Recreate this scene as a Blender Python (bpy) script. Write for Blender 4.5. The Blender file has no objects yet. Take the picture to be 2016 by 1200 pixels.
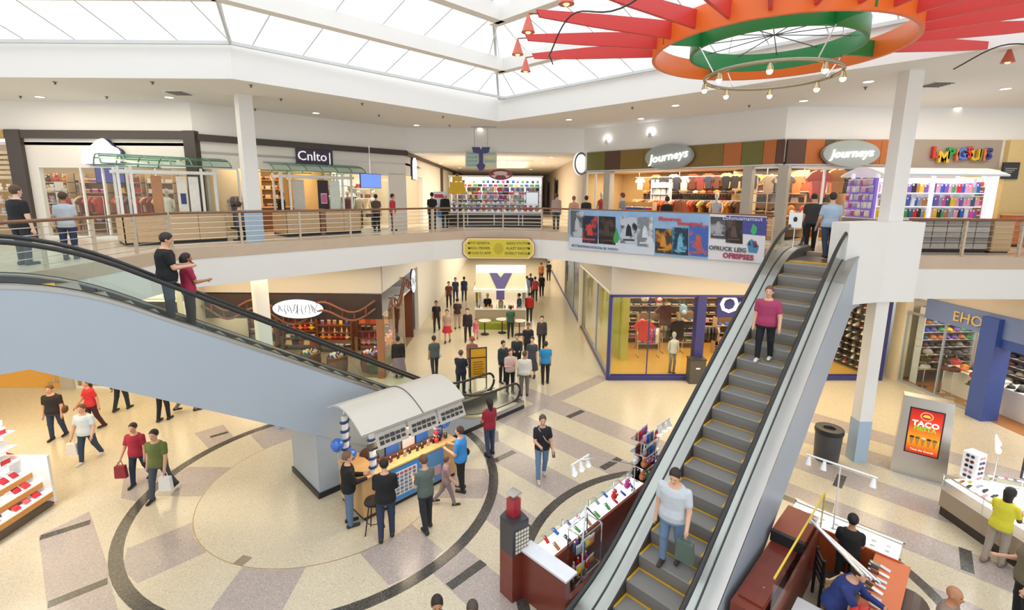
import bpy, bmesh, math, random
import numpy as np
from mathutils import Vector, Matrix
random.seed(7)
SC = bpy.context.scene
COL = SC.collection
R2 = math.sqrt(2.0)

# ------------------------------------------------------------------ camera
FPX, PPV, TH, ZC, ROLL = 944.0, 550.0, math.atan(168/944.0), 7.2, math.radians(0.4)
cam_d = bpy.data.cameras.new('camera'); cam = bpy.data.objects.new('camera', cam_d); COL.objects.link(cam)
cam_d.sensor_fit = 'HORIZONTAL'; cam_d.sensor_width = 36.0
cam_d.lens = FPX/2016*36.0; cam_d.shift_y = -(600-PPV)/2016; cam_d.clip_end = 300; cam_d.clip_start = .05
cam.matrix_world = Matrix.Translation((0, 0, ZC)) @ Matrix.Rotation(math.pi/2-TH, 4, 'X') @ Matrix.Rotation(ROLL, 4, 'Z')
SC.camera = cam
# ------------------------------------------------------------------ light
SC.view_settings.view_transform = 'Standard'; SC.view_settings.look = 'None'
SC.view_settings.gamma = 1.0; SC.view_settings.use_curve_mapping = False
SC.view_settings.exposure = 0.0
w = bpy.data.worlds.new('sky'); SC.world = w; w.use_nodes = True
bg = w.node_tree.nodes['Background']; bg.inputs[0].default_value = (0.93, 0.97, 1.0, 1); bg.inputs[1].default_value = 1.25
SC.cycles.max_bounces = 7; SC.cycles.diffuse_bounces = 4; SC.cycles.glossy_bounces = 3
SC.cycles.transparent_max_bounces = 14; SC.cycles.transmission_bounces = 4
SC.cycles.use_denoising = True; SC.cycles.caustics_reflective = False; SC.cycles.caustics_refractive = False
SC.cycles.sample_clamp_indirect = 6.0
def area(name, loc, sx, sy, power, col=(1, 1, 1), rot=(0, 0, 0), spread=180):
    d = bpy.data.lights.new(name, 'AREA'); d.shape = 'RECTANGLE'; d.size = sx; d.size_y = sy
    d.energy = power; d.color = col; d.spread = math.radians(spread)
    o = bpy.data.objects.new(name, d); COL.objects.link(o); o.location = loc; o.rotation_euler = rot
    return o
WARM = (1.0, .80, .56); WARM2 = (1.0, .88, .72); COOL = (.93, .97, 1.0)
# daylight over the skylight (outside, above the panes)
area('daylight_main', (0, 8.5, 17.5), 26, 22, 2100, COOL)
# lamps in the lower-level ceiling (they shine down only)
for n_, x_, y_, sx_, sy_, p_ in (('lower_left_lamps', -9.5, 16.2, 9, 2, 190), ('lower_right_lamps', 9.5, 15.6, 9, 2.5, 360),
                                 ('lower_corridor_lamps', -.6, 24, 5, 10, 420), ('lower_corridor_far_lamps', -.6, 42, 5, 16, 900),
                                 ('lower_west_lamps', -14, 11, 6, 8, 330)):
    area(n_, (x_, y_, 4.5), sx_, sy_, p_ if 'corridor' in n_ else p_*1.15, (1.0, .88, .68) if 'corridor' in n_ else (1.0, .80, .50))
# lamps in the upper ceilings
for n_, x_, y_, z_, sx_, sy_, p_ in (('upper_corridor_lamps', -.8, 30, 9.0, 3.0, 9, 520), ('upper_left_lamps', -13, 15.4, 10.1, 7, .35, 110),
                                     ('upper_right_lamps', 13.5, 15.0, 10.1, 8, .35, 120)):
    area(n_, (x_, y_, z_), sx_, sy_, p_, WARM2)

# ------------------------------------------------------------------ pixel -> place helpers (photo is 2016 x 1200)
_S, _C, _sR, _cR = math.sin(TH), math.cos(TH), math.sin(ROLL), math.cos(ROLL)
def ray(u, v):
    x = (u-1008)/FPX; y = (PPV-v)/FPX
    x, y = x*_cR-y*_sR, x*_sR+y*_cR
    return x, _C+y*_S, -_S+y*_C
def G(u, v, z=0.0):
    x, y, q = ray(u, v); t = (z-ZC)/q
    return Vector((x*t, y*t, z))
def GY(u, v, Y):
    x, y, q = ray(u, v); t = Y/y
    return Vector((x*t, Y, ZC+q*t))
def GP(u, v, n, d):
    r = ray(u, v); t = d/(n[0]*r[0]+n[1]*r[1])
    return Vector((r[0]*t, r[1]*t, ZC+r[2]*t))

# ------------------------------------------------------------------ materials
_M = {}
def mat(name, col=(.8, .8, .8), rough=.5, metal=0.0, emit=0.0, var=.06, scale=8.0, alpha=1.0, spec=.5, bump=0.0, coat=0.0):
    if name in _M: return _M[name]
    m = bpy.data.materials.new(name); m.use_nodes = True
    nt = m.node_tree; b = nt.nodes['Principled BSDF']
    b.inputs['Roughness'].default_value = rough; b.inputs['Metallic'].default_value = metal
    b.inputs['Specular IOR Level'].default_value = spec
    if coat: b.inputs['Coat Weight'].default_value = coat; b.inputs['Coat Roughness'].default_value = .08
    c4 = (*col, 1)
    if var > 0:
        tc = nt.nodes.new('ShaderNodeTexCoord')
        nz = nt.nodes.new('ShaderNodeTexNoise'); nz.inputs['Scale'].default_value = scale; nz.inputs['Detail'].default_value = 3
        mx = nt.nodes.new('ShaderNodeMix'); mx.data_type = 'RGBA'; mx.blend_type = 'MIX'
        mx.inputs['A'].default_value = (*[c*(1-var) for c in col], 1)
        mx.inputs['B'].default_value = (*[min(1, c*(1+var)) for c in col], 1)
        nt.links.new(tc.outputs['Object'], nz.inputs['Vector'])
        nt.links.new(nz.outputs['Fac'], mx.inputs['Factor']); nt.links.new(mx.outputs['Result'], b.inputs['Base Color'])
        if bump:
            bp = nt.nodes.new('ShaderNodeBump'); bp.inputs['Strength'].default_value = bump; bp.inputs['Distance'].default_value = .01
            nt.links.new(nz.outputs['Fac'], bp.inputs['Height']); nt.links.new(bp.outputs['Normal'], b.inputs['Normal'])
    else:
        b.inputs['Base Color'].default_value = c4
    if emit:
        b.inputs['Emission Color'].default_value = c4; b.inputs['Emission Strength'].default_value = emit
    _M[name] = m
    return m
def glassmat(name, tint=(.93, .97, .96), refl=.12, milk=0.0, milkcol=(1, 1, 1)):
    if name in _M: return _M[name]
    m = bpy.data.materials.new(name); m.use_nodes = True; nt = m.node_tree
    nt.nodes.remove(nt.nodes['Principled BSDF']); out = nt.nodes['Material Output']
    tr = nt.nodes.new('ShaderNodeBsdfTransparent'); tr.inputs[0].default_value = (*tint, 1)
    gl = nt.nodes.new('ShaderNodeBsdfGlossy'); gl.inputs['Roughness'].default_value = .03
    lw = nt.nodes.new('ShaderNodeLayerWeight'); lw.inputs[0].default_value = .5
    pw = nt.nodes.new('ShaderNodeMath'); pw.operation = 'POWER'; pw.inputs[1].default_value = 3.5
    fr = nt.nodes.new('ShaderNodeMath'); fr.operation = 'MULTIPLY_ADD'; fr.inputs[1].default_value = refl*3; fr.inputs[2].default_value = .03
    nt.links.new(lw.outputs['Facing'], pw.inputs[0]); nt.links.new(pw.outputs[0], fr.inputs[0])
    ms = nt.nodes.new('ShaderNodeMixShader')
    nt.links.new(fr.outputs[0], ms.inputs[0]); nt.links.new(tr.outputs[0], ms.inputs[1]); nt.links.new(gl.outputs[0], ms.inputs[2])
    last = ms
    if milk:
        tl = nt.nodes.new('ShaderNodeBsdfTranslucent'); tl.inputs[0].default_value = (*milkcol, 1)
        ns = nt.nodes.new('ShaderNodeTexNoise'); ns.inputs['Scale'].default_value = 2.0
        m2 = nt.nodes.new('ShaderNodeMixShader'); m2.inputs[0].default_value = milk
        nt.links.new(ms.outputs[0], m2.inputs[1]); nt.links.new(tl.outputs[0], m2.inputs[2]); last = m2
    nt.links.new(last.outputs[0], out.inputs['Surface'])
    _M[name] = m
    return m
def terrazzo(name, base, chip, dark, rough=.22):
    if name in _M: return _M[name]
    m = bpy.data.materials.new(name); m.use_nodes = True; nt = m.node_tree; b = nt.nodes['Principled BSDF']
    tc = nt.nodes.new('ShaderNodeTexCoord')
    v = nt.nodes.new('ShaderNodeTexVoronoi'); v.inputs['Scale'].default_value = 60
    cr = nt.nodes.new('ShaderNodeValToRGB')
    e = cr.color_ramp.elements; e[0].position = .0; e[0].color = (*dark, 1); e[1].position = .16; e[1].color = (*base, 1)
    a = e.new(.75); a.color = (*base, 1); a = e.new(.95); a.color = (*chip, 1)
    sp = nt.nodes.new('ShaderNodeSeparateColor')
    nt.links.new(tc.outputs['Object'], v.inputs['Vector']); nt.links.new(v.outputs['Color'], sp.inputs[0])
    nt.links.new(sp.outputs[0], cr.inputs[0])
    nz = nt.nodes.new('ShaderNodeTexNoise'); nz.inputs['Scale'].default_value = .35; nz.inputs['Detail'].default_value = 4
    nt.links.new(tc.outputs['Object'], nz.inputs['Vector'])
    mr = nt.nodes.new('ShaderNodeMapRange'); mr.inputs['To Min'].default_value = rough*.75; mr.inputs['To Max'].default_value = rough*1.3
    nt.links.new(nz.outputs['Fac'], mr.inputs[0]); nt.links.new(mr.outputs[0], b.inputs['Roughness'])
    nt.links.new(cr.outputs[0], b.inputs['Base Color']); b.inputs['Specular IOR Level'].default_value = .55
    _M[name] = m
    return m
def brushed(name, col, rough=.3):
    if name in _M: return _M[name]
    m = mat(name, col, rough, 1.0, var=.05, scale=3); return m
def rgb(h):
    h = h.lstrip('#'); c = [int(h[i:i+2], 16)/255 for i in (0, 2, 4)]
    return tuple(x/12.92 if x <= .04045 else ((x+.055)/1.055)**2.4 for x in c)
def cm(h, rough=.6, **k):            # plain coloured material from a hex colour
    return mat('colour_%s_%d%s' % (h, rough*100, ''.join('%s%s' % i for i in sorted(k.items()))), rgb(h), rough, **k)

WHITE = mat('white_paint', (.84, .83, .81), .7, var=.015, scale=2)
CEIL = mat('ceiling_paint', (.85, .84, .825), .85, var=.01, scale=1)
TAN = mat('tan_curb', rgb('c9b49d'), .55, var=.05, scale=3)
DARK = mat('dark_bronze', rgb('4d443f'), .5, var=.06)
CLAD = mat('grey_blue_cladding', rgb('a9b4c1'), .45, var=.02, scale=1.5)
STEEL = brushed('brushed_steel', (.46, .45, .435), .36)
RUBBER = mat('black_rubber', (.018, .018, .02), .38, var=.2)
BLACK = mat('black_paint', (.02, .02, .022), .45, var=.1)
GLASS = glassmat('clear_glass', (.95, .975, .965), .10)
GLASSG = glassmat('balustrade_glass', (.93, .97, .955), .12)
T_CREAM = terrazzo('terrazzo_cream', rgb('cbc0a8'), rgb('d9cfba'), rgb('b3a68e'), .19)
T_GREY = terrazzo('terrazzo_mauve', rgb('aca09a'), rgb('bfb4ae'), rgb('958a84'), .2)
T_DARK = terrazzo('terrazzo_black', rgb('4a4743'), rgb('6a6660'), rgb('2c2a28'), .2)
WOODL = mat('light_oak', rgb('cdb08a'), .45, var=.12, scale=14)
MAHOG = mat('mahogany', rgb('7a3426'), .32, var=.18, scale=5, coat=.3)
RAILW = mat('rail_wood', rgb('8a6247'), .4, var=.12, scale=10)
CHROME = mat('chrome', (.8, .8, .8), .12, 1.0, var=.02)
WHITEG = mat('white_gloss', (.86, .86, .86), .25, var=.01)

# ------------------------------------------------------------------ mesh helpers
class MB:
    def __init__(s): s.v = []; s.f = []; s.mi = []
    def add(s, vs, fs, mi=0):
        o = len(s.v); s.v += [tuple(p) for p in vs]; s.f += [[i+o for i in f] for f in fs]; s.mi += [mi]*len(fs); return s
    def box(s, c, d, rz=0.0, mi=0, tilt=None):
        x, y, z = d[0]/2, d[1]/2, d[2]/2
        vs = [(-x, -y, -z), (x, -y, -z), (x, y, -z), (-x, y, -z), (-x, -y, z), (x, -y, z), (x, y, z), (-x, y, z)]
        m = Matrix.Rotation(rz, 3, 'Z')
        if tilt is not None: m = m @ Matrix.Rotation(tilt[1], 3, tilt[0])
        return s.add([m @ Vector(p)+Vector(c) for p in vs], [(0, 3, 2, 1), (4, 5, 6, 7), (0, 1, 5, 4), (1, 2, 6, 5), (2, 3, 7, 6), (3, 0, 4, 7)], mi)
    def bb(s, a, b, mi=0):
        return s.box([(a[i]+b[i])/2 for i in range(3)], [abs(b[i]-a[i]) for i in range(3)], 0, mi)
    def cyl(s, a, b, r0, r1=None, n=12, mi=0, cap=True):
        r1 = r0 if r1 is None else r1; a = Vector(a); b = Vector(b); d = (b-a).normalized()
        q = d.to_track_quat('Z', 'Y').to_matrix()
        vs = [a+q @ Vector((r0*math.cos(2*math.pi*i/n), r0*math.sin(2*math.pi*i/n), 0)) for i in range(n)]
        vs += [b+q @ Vector((r1*math.cos(2*math.pi*i/n), r1*math.sin(2*math.pi*i/n), 0)) for i in range(n)]
        fs = [(i, (i+1) % n, n+(i+1) % n, n+i) for i in range(n)]
        if cap: fs += [tuple(range(n-1, -1, -1)), tuple(range(n, 2*n))]
        return s.add(vs, fs, mi)
    def lathe(s, prof, n=20, c=(0, 0, 0), mi=0, sx=1.0, sy=1.0):
        vs = []; fs = []
        for r, z in prof:
            for i in range(n):
                a = 2*math.pi*i/n; vs.append((c[0]+r*sx*math.cos(a), c[1]+r*sy*math.sin(a), c[2]+z))
        for k in range(len(prof)-1):
            for i in range(n):
                fs.append((k*n+i, k*n+(i+1) % n, (k+1)*n+(i+1) % n, (k+1)*n+i))
        fs.append(tuple(range(n-1, -1, -1))); fs.append(tuple(range((len(prof)-1)*n, len(prof)*n)))
        return s.add(vs, fs, mi)
    def ball(s, c, r, n=10, m=7, mi=0):
        r = (r, r, r) if isinstance(r, (int, float)) else r
        vs = [(c[0], c[1], c[2]-r[2])]
        for j in range(1, m):
            t = math.pi*j/m
            for i in range(n):
                a = 2*math.pi*i/n
                vs.append((c[0]+r[0]*math.sin(t)*math.cos(a), c[1]+r[1]*math.sin(t)*math.sin(a), c[2]-r[2]*math.cos(t)))
        vs.append((c[0], c[1], c[2]+r[2])); fs = []
        for i in range(n): fs.append((0, 1+(i+1) % n, 1+i))
        for j in range(m-2):
            for i in range(n):
                a = 1+j*n+i; b = 1+j*n+(i+1) % n; fs.append((a, b, b+n, a+n))
        L = len(vs)-1; o = 1+(m-2)*n
        for i in range(n): fs.append((o+i, o+(i+1) % n, L))
        return s.add(vs, fs, mi)
    def prism(s, pts, z0, z1, mi=0):          # pts: plan polygon, counter-clockwise
        n = len(pts); vs = [(p[0], p[1], z0) for p in pts]+[(p[0], p[1], z1) for p in pts]
        ar = sum(pts[i][0]*pts[(i+1) % n][1]-pts[(i+1) % n][0]*pts[i][1] for i in range(n))
        top = tuple(range(n, 2*n)); bot = tuple(range(n-1, -1, -1)); sd = [(i, (i+1) % n, n+(i+1) % n, n+i) for i in range(n)]
        if ar < 0: top = top[::-1]; bot = bot[::-1]; sd = [f[::-1] for f in sd]
        return s.add(vs, [top, bot]+sd, mi)
    def plate(s, pts, y0, y1, mi=0):          # pts: (x, z) outline, thick along y
        n = len(pts); vs = [(p[0], y0, p[1]) for p in pts]+[(p[0], y1, p[1]) for p in pts]
        ar = sum(pts[i][0]*pts[(i+1) % n][1]-pts[(i+1) % n][0]*pts[i][1] for i in range(n))
        f0 = tuple(range(n)); f1 = tuple(range(2*n-1, n-1, -1)); sd = [((i+1) % n, i, n+i, n+(i+1) % n) for i in range(n)]
        if ar < 0: f0 = f0[::-1]; f1 = f1[::-1]; sd = [f[::-1] for f in sd]
        return s.add(vs, [f0, f1]+sd, mi)
    def tube(s, pts, r, n=8, mi=0):
        pts = [Vector(p) for p in pts]; k = len(pts); vs = []; up = Vector((0, 0, 1))
        for i, p in enumerate(pts):
            t = (pts[min(i+1, k-1)]-pts[max(i-1, 0)]).normalized()
            u = t.cross(up)
            if u.length < 1e-3: u = t.cross(Vector((1, 0, 0)))
            u.normalize(); w_ = u.cross(t)
            rr = r[i] if isinstance(r, (list, tuple)) else r
            for j in range(n):
                a = 2*math.pi*j/n; vs.append(p+u*rr*math.cos(a)+w_*rr*math.sin(a))
        fs = [(i*n+j, i*n+(j+1) % n, (i+1)*n+(j+1) % n, (i+1)*n+j) for i in range(k-1) for j in range(n)]
        fs += [tuple(range(n-1, -1, -1)), tuple(range((k-1)*n, k*n))]
        return s.add(vs, fs, mi)
    def sweep(s, path, prof, mi=0, closed=False):   # path: (s,z) points in a local xz plane; prof: (y, dz) outline swept along it, y across
        k = len(path); n = len(prof); vs = []
        for (a, z) in path:
            for (y, dz) in prof: vs.append((a, y, z+dz))
        fs = [(i*n+j, i*n+(j+1) % n, (i+1)*n+(j+1) % n, (i+1)*n+j) for i in range(k-1) for j in range(n)]
        fs += [tuple(range(n-1, -1, -1)), tuple(range((k-1)*n, k*n))]
        return s.add(vs, fs, mi)
    def mesh(s, name, mats, smooth=False):
        me = bpy.data.meshes.new(name); me.from_pydata(s.v, [], s.f)
        for m in (mats if isinstance(mats, (list, tuple)) else [mats]): me.materials.append(m)
        if len(set(s.mi)) > 1: me.polygons.foreach_set('material_index', s.mi)
        bm = bmesh.new(); bm.from_mesh(me); bmesh.ops.recalc_face_normals(bm, faces=bm.faces); bm.to_mesh(me); bm.free()
        if smooth is not False:
            me.polygons.foreach_set('use_smooth', [True]*len(me.polygons))
            if smooth is not True: me.set_sharp_from_angle(angle=math.radians(smooth))
        me.update(); return me
    def obj(s, name, mats, parent=None, smooth=False):
        return link(name, s.mesh(name, mats, smooth), parent)
def link(name, data, parent=None, loc=None, rz=None):
    o = bpy.data.objects.new(name, data); COL.objects.link(o); o.parent = parent
    if loc is not None: o.location = loc
    if rz is not None: o.rotation_euler = (0, 0, rz)
    return o
def tag(o, label=None, cat=None, group=None, kind=None):
    if label: o['label'] = label
    if cat: o['category'] = cat
    if group: o['group'] = group
    if kind: o['kind'] = kind
    return o
def thing(name, label, cat, loc=(0, 0, 0), rz=0.0, group=None):
    o = bpy.data.objects.new(name, None); COL.objects.link(o); o.location = loc; o.rotation_euler = (0, 0, rz); o.empty_display_size = .2
    return tag(o, label, cat, group)
def struct(name, mb, m, parent=None, smooth=False):
    o = mb.obj(name, m, parent, smooth)
    if parent is None: o['kind'] = 'structure'
    return o
def copy_tree(o, parent=None):
    c = o.copy(); COL.objects.link(c); c.parent = parent
    for ch in list(o.children): copy_tree(ch, c)
    return c
def wall(mb, p0, p1, z0, z1, t=.2, mi=0):     # upright slab from p0 to p1, thickness t to the left of the direction
    p0 = Vector(p0[:2]); p1 = Vector(p1[:2]); d = (p1-p0).normalized(); n = Vector((-d.y, d.x))*t
    return mb.prism([p0, p1, p1+n, p0+n], z0, z1, mi)
_TXT = {}
def text_mesh(txt, size, depth, m, align='CENTER', shear=0.0, bold=0.0):
    k = (txt, size, depth, m.name, align, shear, bold)
    if k in _TXT: return _TXT[k]
    c = bpy.data.curves.new('lettering', 'FONT'); c.body = txt; c.size = size; c.extrude = depth; c.align_x = align; c.align_y = 'CENTER'
    c.shear = shear; c.offset = bold; c.resolution_u = 2
    o = bpy.data.objects.new('lettering', c); COL.objects.link(o)
    dg = bpy.context.evaluated_depsgraph_get(); me = bpy.data.meshes.new_from_object(o.evaluated_get(dg))
    bpy.data.objects.remove(o); bpy.data.curves.remove(c)
    me.materials.clear(); me.materials.append(m); _TXT[k] = me
    return me
def text(txt, parent, loc, size, m, depth=.01, rz=0.0, align='CENTER', shear=0.0, bold=0.0, name='lettering', lean=math.pi/2, roll=0.0):
    o = bpy.data.objects.new(name, text_mesh(txt, size, depth, m, align, shear, bold)); COL.objects.link(o); o.parent = parent
    o.location = loc; o.rotation_mode = 'XYZ'
    o.matrix_basis = Matrix.Translation(loc) @ Matrix.Rotation(rz, 4, 'Z') @ Matrix.Rotation(lean, 4, 'X') @ Matrix.Rotation(roll, 4, 'Z')
    return o
# ================================================================== STRUCTURE
U = 5.55          # upper floor
ZB = 4.55         # underside of the slab
ZS = 10.18        # atrium soffit
ZF = 9.13         # underside of the fascia over the shop fronts
FL = (-10.95, 17.0); FLC = (-5.0, 23.0); FRC = (3.3, 23.0); FR = (9.3, 17.0)     # upper shop-front corners
fl = struct('floor', MB().bb((-32, -8, -.25), (32, 75, 0)), T_CREAM)
EDGE = [(-9.3, -4), (-9.3, 13.1), (-3.2, 19.3), (-2.0, 20.2), (-.4, 20.55), (1.2, 20.3), (2.2, 19.6), (9.2, 12.65), (10.2, 12.55), (34, 12.55)]
OUT = [(34, 75), (-34, 75), (-34, -4)]
UPF = MB().prism(EDGE+OUT, 5.36, U); struct('floor_upper', UPF, mat('upper_floor_tile', rgb('d9ccb8'), .25, var=.06, scale=1.2))
struct('ceiling_lower', MB().prism(EDGE+OUT, ZB, 5.36), WHITE)
def strip(edge, off, w_, z0, z1):
    # strip following an open plan polyline, from off to off+w_ on its left side
    def offs(d):
        r = []
        for i, p in enumerate(edge):
            p = Vector(p); ns = []
            if i > 0: t = (p-Vector(edge[i-1])).normalized(); ns.append(Vector((-t.y, t.x)))
            if i < len(edge)-1: t = (Vector(edge[i+1])-p).normalized(); ns.append(Vector((-t.y, t.x)))
            n = sum(ns, Vector((0, 0))).normalized(); k = 1/max(.5, n.dot(ns[0])); r.append(p+n*d*k)
        return r
    return MB().prism(offs(off)+offs(off+w_)[::-1], z0, z1)
struct('trim_1', strip(EDGE, -.04, .30, 5.34, 5.66), TAN)                 # tan curb
struct('wall_fascia', strip(EDGE, -.02, .10, ZB-.02, 5.34), WHITE)         # white slab face

# ---- upper shop fronts: fascia over the shops, all round
FAC = [(-34, 17.0), FL, FLC, (-5.0, 70)]; FAC2 = [(3.3, 70), FRC, FR, (34, 17.0)]
def band(name, line, z0, z1, t, m):
    return struct(name, strip(line, 0, t, z0, z1), m)
band('wall_left_fascia', FAC, ZF, 10.4, .3, CEIL); band('wall_right_fascia', FAC2, ZF, 10.4, .3, CEIL)
struct('wall_corridor_fascia', MB().bb((-5.0, 23.0, ZF), (3.3, 23.3, 10.4)), CEIL)
# atrium soffit between bulkhead and fascia
BK = [(-34, 13.45), (-7.45, 13.45), (-.6, 20.7), (9.0, 11.05), (20, 0.05)]
soff = [(-34, 13.6), (-7.5, 13.6), (-.6, 20.85), (20.2, .1), (34, .1), (34, 17.2), FR, FRC, FLC, FL, (-34, 17.2)]
struct('ceiling', MB().prism(soff, ZS, ZS+.18), CEIL)
struct('wall_bulkhead', strip(BK, 0, .25, ZS-.02, 11.05), CEIL)
struct('ceiling_corridor', MB().bb((-5.2, 23.2, 9.1), (3.5, 70, 9.25)), CEIL)
# corridor walls (upper), end wall
LINE = mat('wall_joint', rgb('8d8780'), .6)
struct('wall_corridor_end', MB().bb((-6, 62, 0), (5, 62.2, 9.2)), WHITE)

# ---- skylight: roof planes rising inwards from the bulkhead, purlins and panes
SKY = glassmat('skylight_glass', (1, 1, 1), .06, .35)
MUL = mat('skylight_mullion', rgb('d2d5d6'), .5, var=.02)
SLOPE = .30
sk = thing('skylight', 'white-framed pitched skylight over the atrium', 'skylight'); sk['kind'] = 'structure'
ZK = 11.03
def skyplane(A, inward, along, rows, cols, w_, step, first, lens):
    # A: a start point on the edge; inward/along unit plan vectors; row k clipped between lens(k)=(start,end) along the edge
    A = Vector((A[0], A[1], ZK)); iv = Vector((inward[0], inward[1], SLOPE)); av = Vector((along[0], along[1], 0))
    nv = av.cross(iv).normalized()
    if nv.z < 0: nv = -nv
    for k in range(rows):
        s0, s1 = lens(k*w_); t0, t1 = lens((k+1)*w_)
        d0, d1 = k*w_, (k+1)*w_
        marks = [first+i*step for i in range(-2, cols+2)]
        lo, hi = min(s0, t0), max(s1, t1)
        ms = [lo]+[q for q in marks if lo+.05 < q < hi-.05]+[hi]
        for a, b in zip(ms[:-1], ms[1:]):
            # pane quad, clipped by the slanted row ends
            def cl(q, d):
                l0, l1 = lens(d); return min(max(q, l0), l1)
            P = [A+av*cl(a, d0)+iv*d0, A+av*cl(b, d0)+iv*d0, A+av*cl(b, d1)+iv*d1, A+av*cl(a, d1)+iv*d1]
            if (P[1]-P[0]).length < .02 and (P[2]-P[3]).length < .02: continue
            mb = MB().add([p+nv*.06 for p in P]+[p+nv*.075 for p in P], [(3, 2, 1, 0), (4, 5, 6, 7), (0, 1, 5, 4), (1, 2, 6, 5), (2, 3, 7, 6), (3, 0, 4, 7)])
            mb.obj('pane', SKY, sk)
            if a != lo:
                mu = MB().tube([P[0]+nv*.04, P[3]+nv*.04], .02, 4); mu.obj('mullion', MUL, sk)
    for k in range(0, rows+1):
        d = k*w_; l0, l1 = lens(d); z_lo = -.34 if k else -.06; dz = .40 if k else .08
        hw = .15 if k else .05
        a = A+av*l0+iv*d; b = A+av*l1+iv*d
        inn = Vector((inward[0], inward[1], 0))*hw
        vs = [a-inn, b-inn, b+inn, a+inn]
        mb = MB().add([v+Vector((0, 0, z_lo)) for v in vs]+[v+Vector((0, 0, z_lo+dz)) for v in vs], [(3, 2, 1, 0), (4, 5, 6, 7), (0, 1, 5, 4), (1, 2, 6, 5), (2, 3, 7, 6), (3, 0, 4, 7)])
        mb.obj('purlin' if k else 'sill', WHITE if k else MUL, sk)
i2 = 1/R2
AP = (-.6, 20.55); P1 = (-7.35, 13.3)
LB = math.hypot(AP[0]-P1[0], AP[1]-P1[1])
# west wing (along x), left diagonal, right diagonal
skyplane((-25.35, 13.3), (0, -1), (1, 0), 5, 16, 2.05, 1.33, .67, lambda d: (0, 18.0+d*math.tan(math.radians(22.5))))
skyplane(P1, (i2, -i2), (i2, i2), 5, 9, 2.05, 1.33, .55, lambda d: (-d*math.tan(math.radians(22.5)), LB-d))
skyplane(AP, (-i2, -i2), (i2, -i2), 5, 17, 2.05, 1.33, .9, lambda d: (d, 24.0))
hip = MB().tube([Vector((AP[0], AP[1], ZK)), Vector((AP[0], AP[1]-9.3*R2, ZK+9.3*SLOPE))], .05, 6); hip.obj('hip_bar', MUL, sk)
dv = Vector((math.sin(math.radians(22.5)), -math.cos(math.radians(22.5)), 0))/math.cos(math.radians(22.5))
hip = MB().tube([Vector((P1[0], P1[1], ZK)), Vector((P1[0], P1[1], ZK))+dv*9.3+Vector((0, 0, 9.3*SLOPE))], .05, 6); hip.obj('valley_bar', MUL, sk)

# ---- columns
def column(x, y, w_, z0, z1, rz, foot, name='column', label=''):
    t = thing(name, label, 'column', (x, y, z0), rz); t['kind'] = 'structure'
    MB().box((0, 0, (z1-z0)/2), (w_, w_, z1-z0)).obj('shaft', WHITE, t)
    MB().box((0, 0, foot/2), (w_+.02, w_+.02, foot)).obj('painted_base', mat('pale_blue_paint', rgb('a9c0d6'), .5, var=.02), t)
    return t
column(-8.45, 15.75, .41, U, ZS, math.pi/4, 1.1, 'column_upper', 'white square column rising from the upper floor behind the railing')
column(-8.45, 15.75, .41, 0, ZB, math.pi/4, 1.1, 'column_lower', 'white square column on the ground floor beside the candy shop')
column(9.62, 12.3, .36, U, ZS, 0, .02, 'column_upper', 'white square column beside the escalator head')
column(9.62, 12.3, .33, 0, ZB, 0, 1.2, 'column_lower', 'white square column with pale blue base beside the litter bin')
# ================================================================== FLOOR INLAYS (thin terrazzo pieces set into the floor)
def inlay(pts, m, z, name='inlay'):
    return MB().prism(pts, 0, z).obj(name, m, fl)
def diag(s0, s1, d0, d1):       # rectangle between x+y = s0..s1 and y-x = d0..d1
    return [((s-d)/2, (s+d)/2) for s, d in ((s0, d0), (s0, d1), (s1, d1), (s1, d0))]
for k in range(-1, 4):           # bands between the escalators
    a = 9.1+k*2.48
    inlay(diag(a, a+1.24, 4.6, 15.3 if a < 15 else 17.2), T_GREY, .002, 'inlay_band')
for a in (14.6, 17.05, 19.5, 21.9, 24.2):      # bands right of the escalator
    inlay(diag(a, a+1.2, -9.0, 6.2), T_GREY, .002, 'inlay_band')
inlay(diag(14.0, 22.0, 14.2, 14.95), T_GREY, .0025, 'inlay_band')
def dbar(u0, v0, u1, v1, w_=.2):
    a = G(u0, v0); b = G(u1, v1); d = (b-a).normalized(); n = Vector((-d.y, d.x, 0))*w_/2
    return inlay([(p.x, p.y) for p in (a-n, b-n, b+n, a+n)], T_DARK, .0032, 'inlay_bar')
for q in ((1118, 821, 1148, 808), (1185, 922, 1220, 902), (973, 907, 1013, 888), (1009, 1056, 1042, 1032), (884, 1155, 952, 1106),
          (1658, 935, 1648, 958), (1633, 987, 1626, 1014), (1900, 1080, 1905, 1125)): dbar(*q)
def ring_pts(c, r, a0=0, a1=360, n=72):
    return [(c[0]+r*math.cos(math.radians(a0+(a1-a0)*i/n)), c[1]+r*math.sin(math.radians(a0+(a1-a0)*i/n))) for i in range(n)]
def annulus(c, r0, r1, z, m, name, n=72):
    mb = MB(); vs = []
    for zz in (0, z):
        for r in (r0, r1):
            vs += [(x, y, zz) for x, y in ring_pts(c, r, n=n)]
    fs = []
    for i in range(n):
        j = (i+1) % n
        fs += [(2*n+i, 2*n+j, 3*n+j, 3*n+i), (i, n+i, n+j, j), (n+i, n+j, 3*n+j, 3*n+i), (j, i, 2*n+i, 2*n+j)]
    return mb.add(vs, fs).obj(name, m, fl)
C1 = (-4.61, 11.05); C2 = (4.0, 7.84)
inlay(ring_pts(C1, 4.15), T_CREAM, .0034, 'inlay_disc'); annulus(C1, 4.06, 4.30, .0050, T_DARK, 'inlay_ring')
annulus(C1, 2.86, 2.88, .0046, mat('brass_divider', rgb('b59c78'), .4, .5), 'inlay_divider')
inlay(ring_pts(C2, 3.78), T_CREAM, .0034, 'inlay_disc'); annulus(C2, 3.68, 3.9, .0050, T_DARK, 'inlay_ring')
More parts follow.
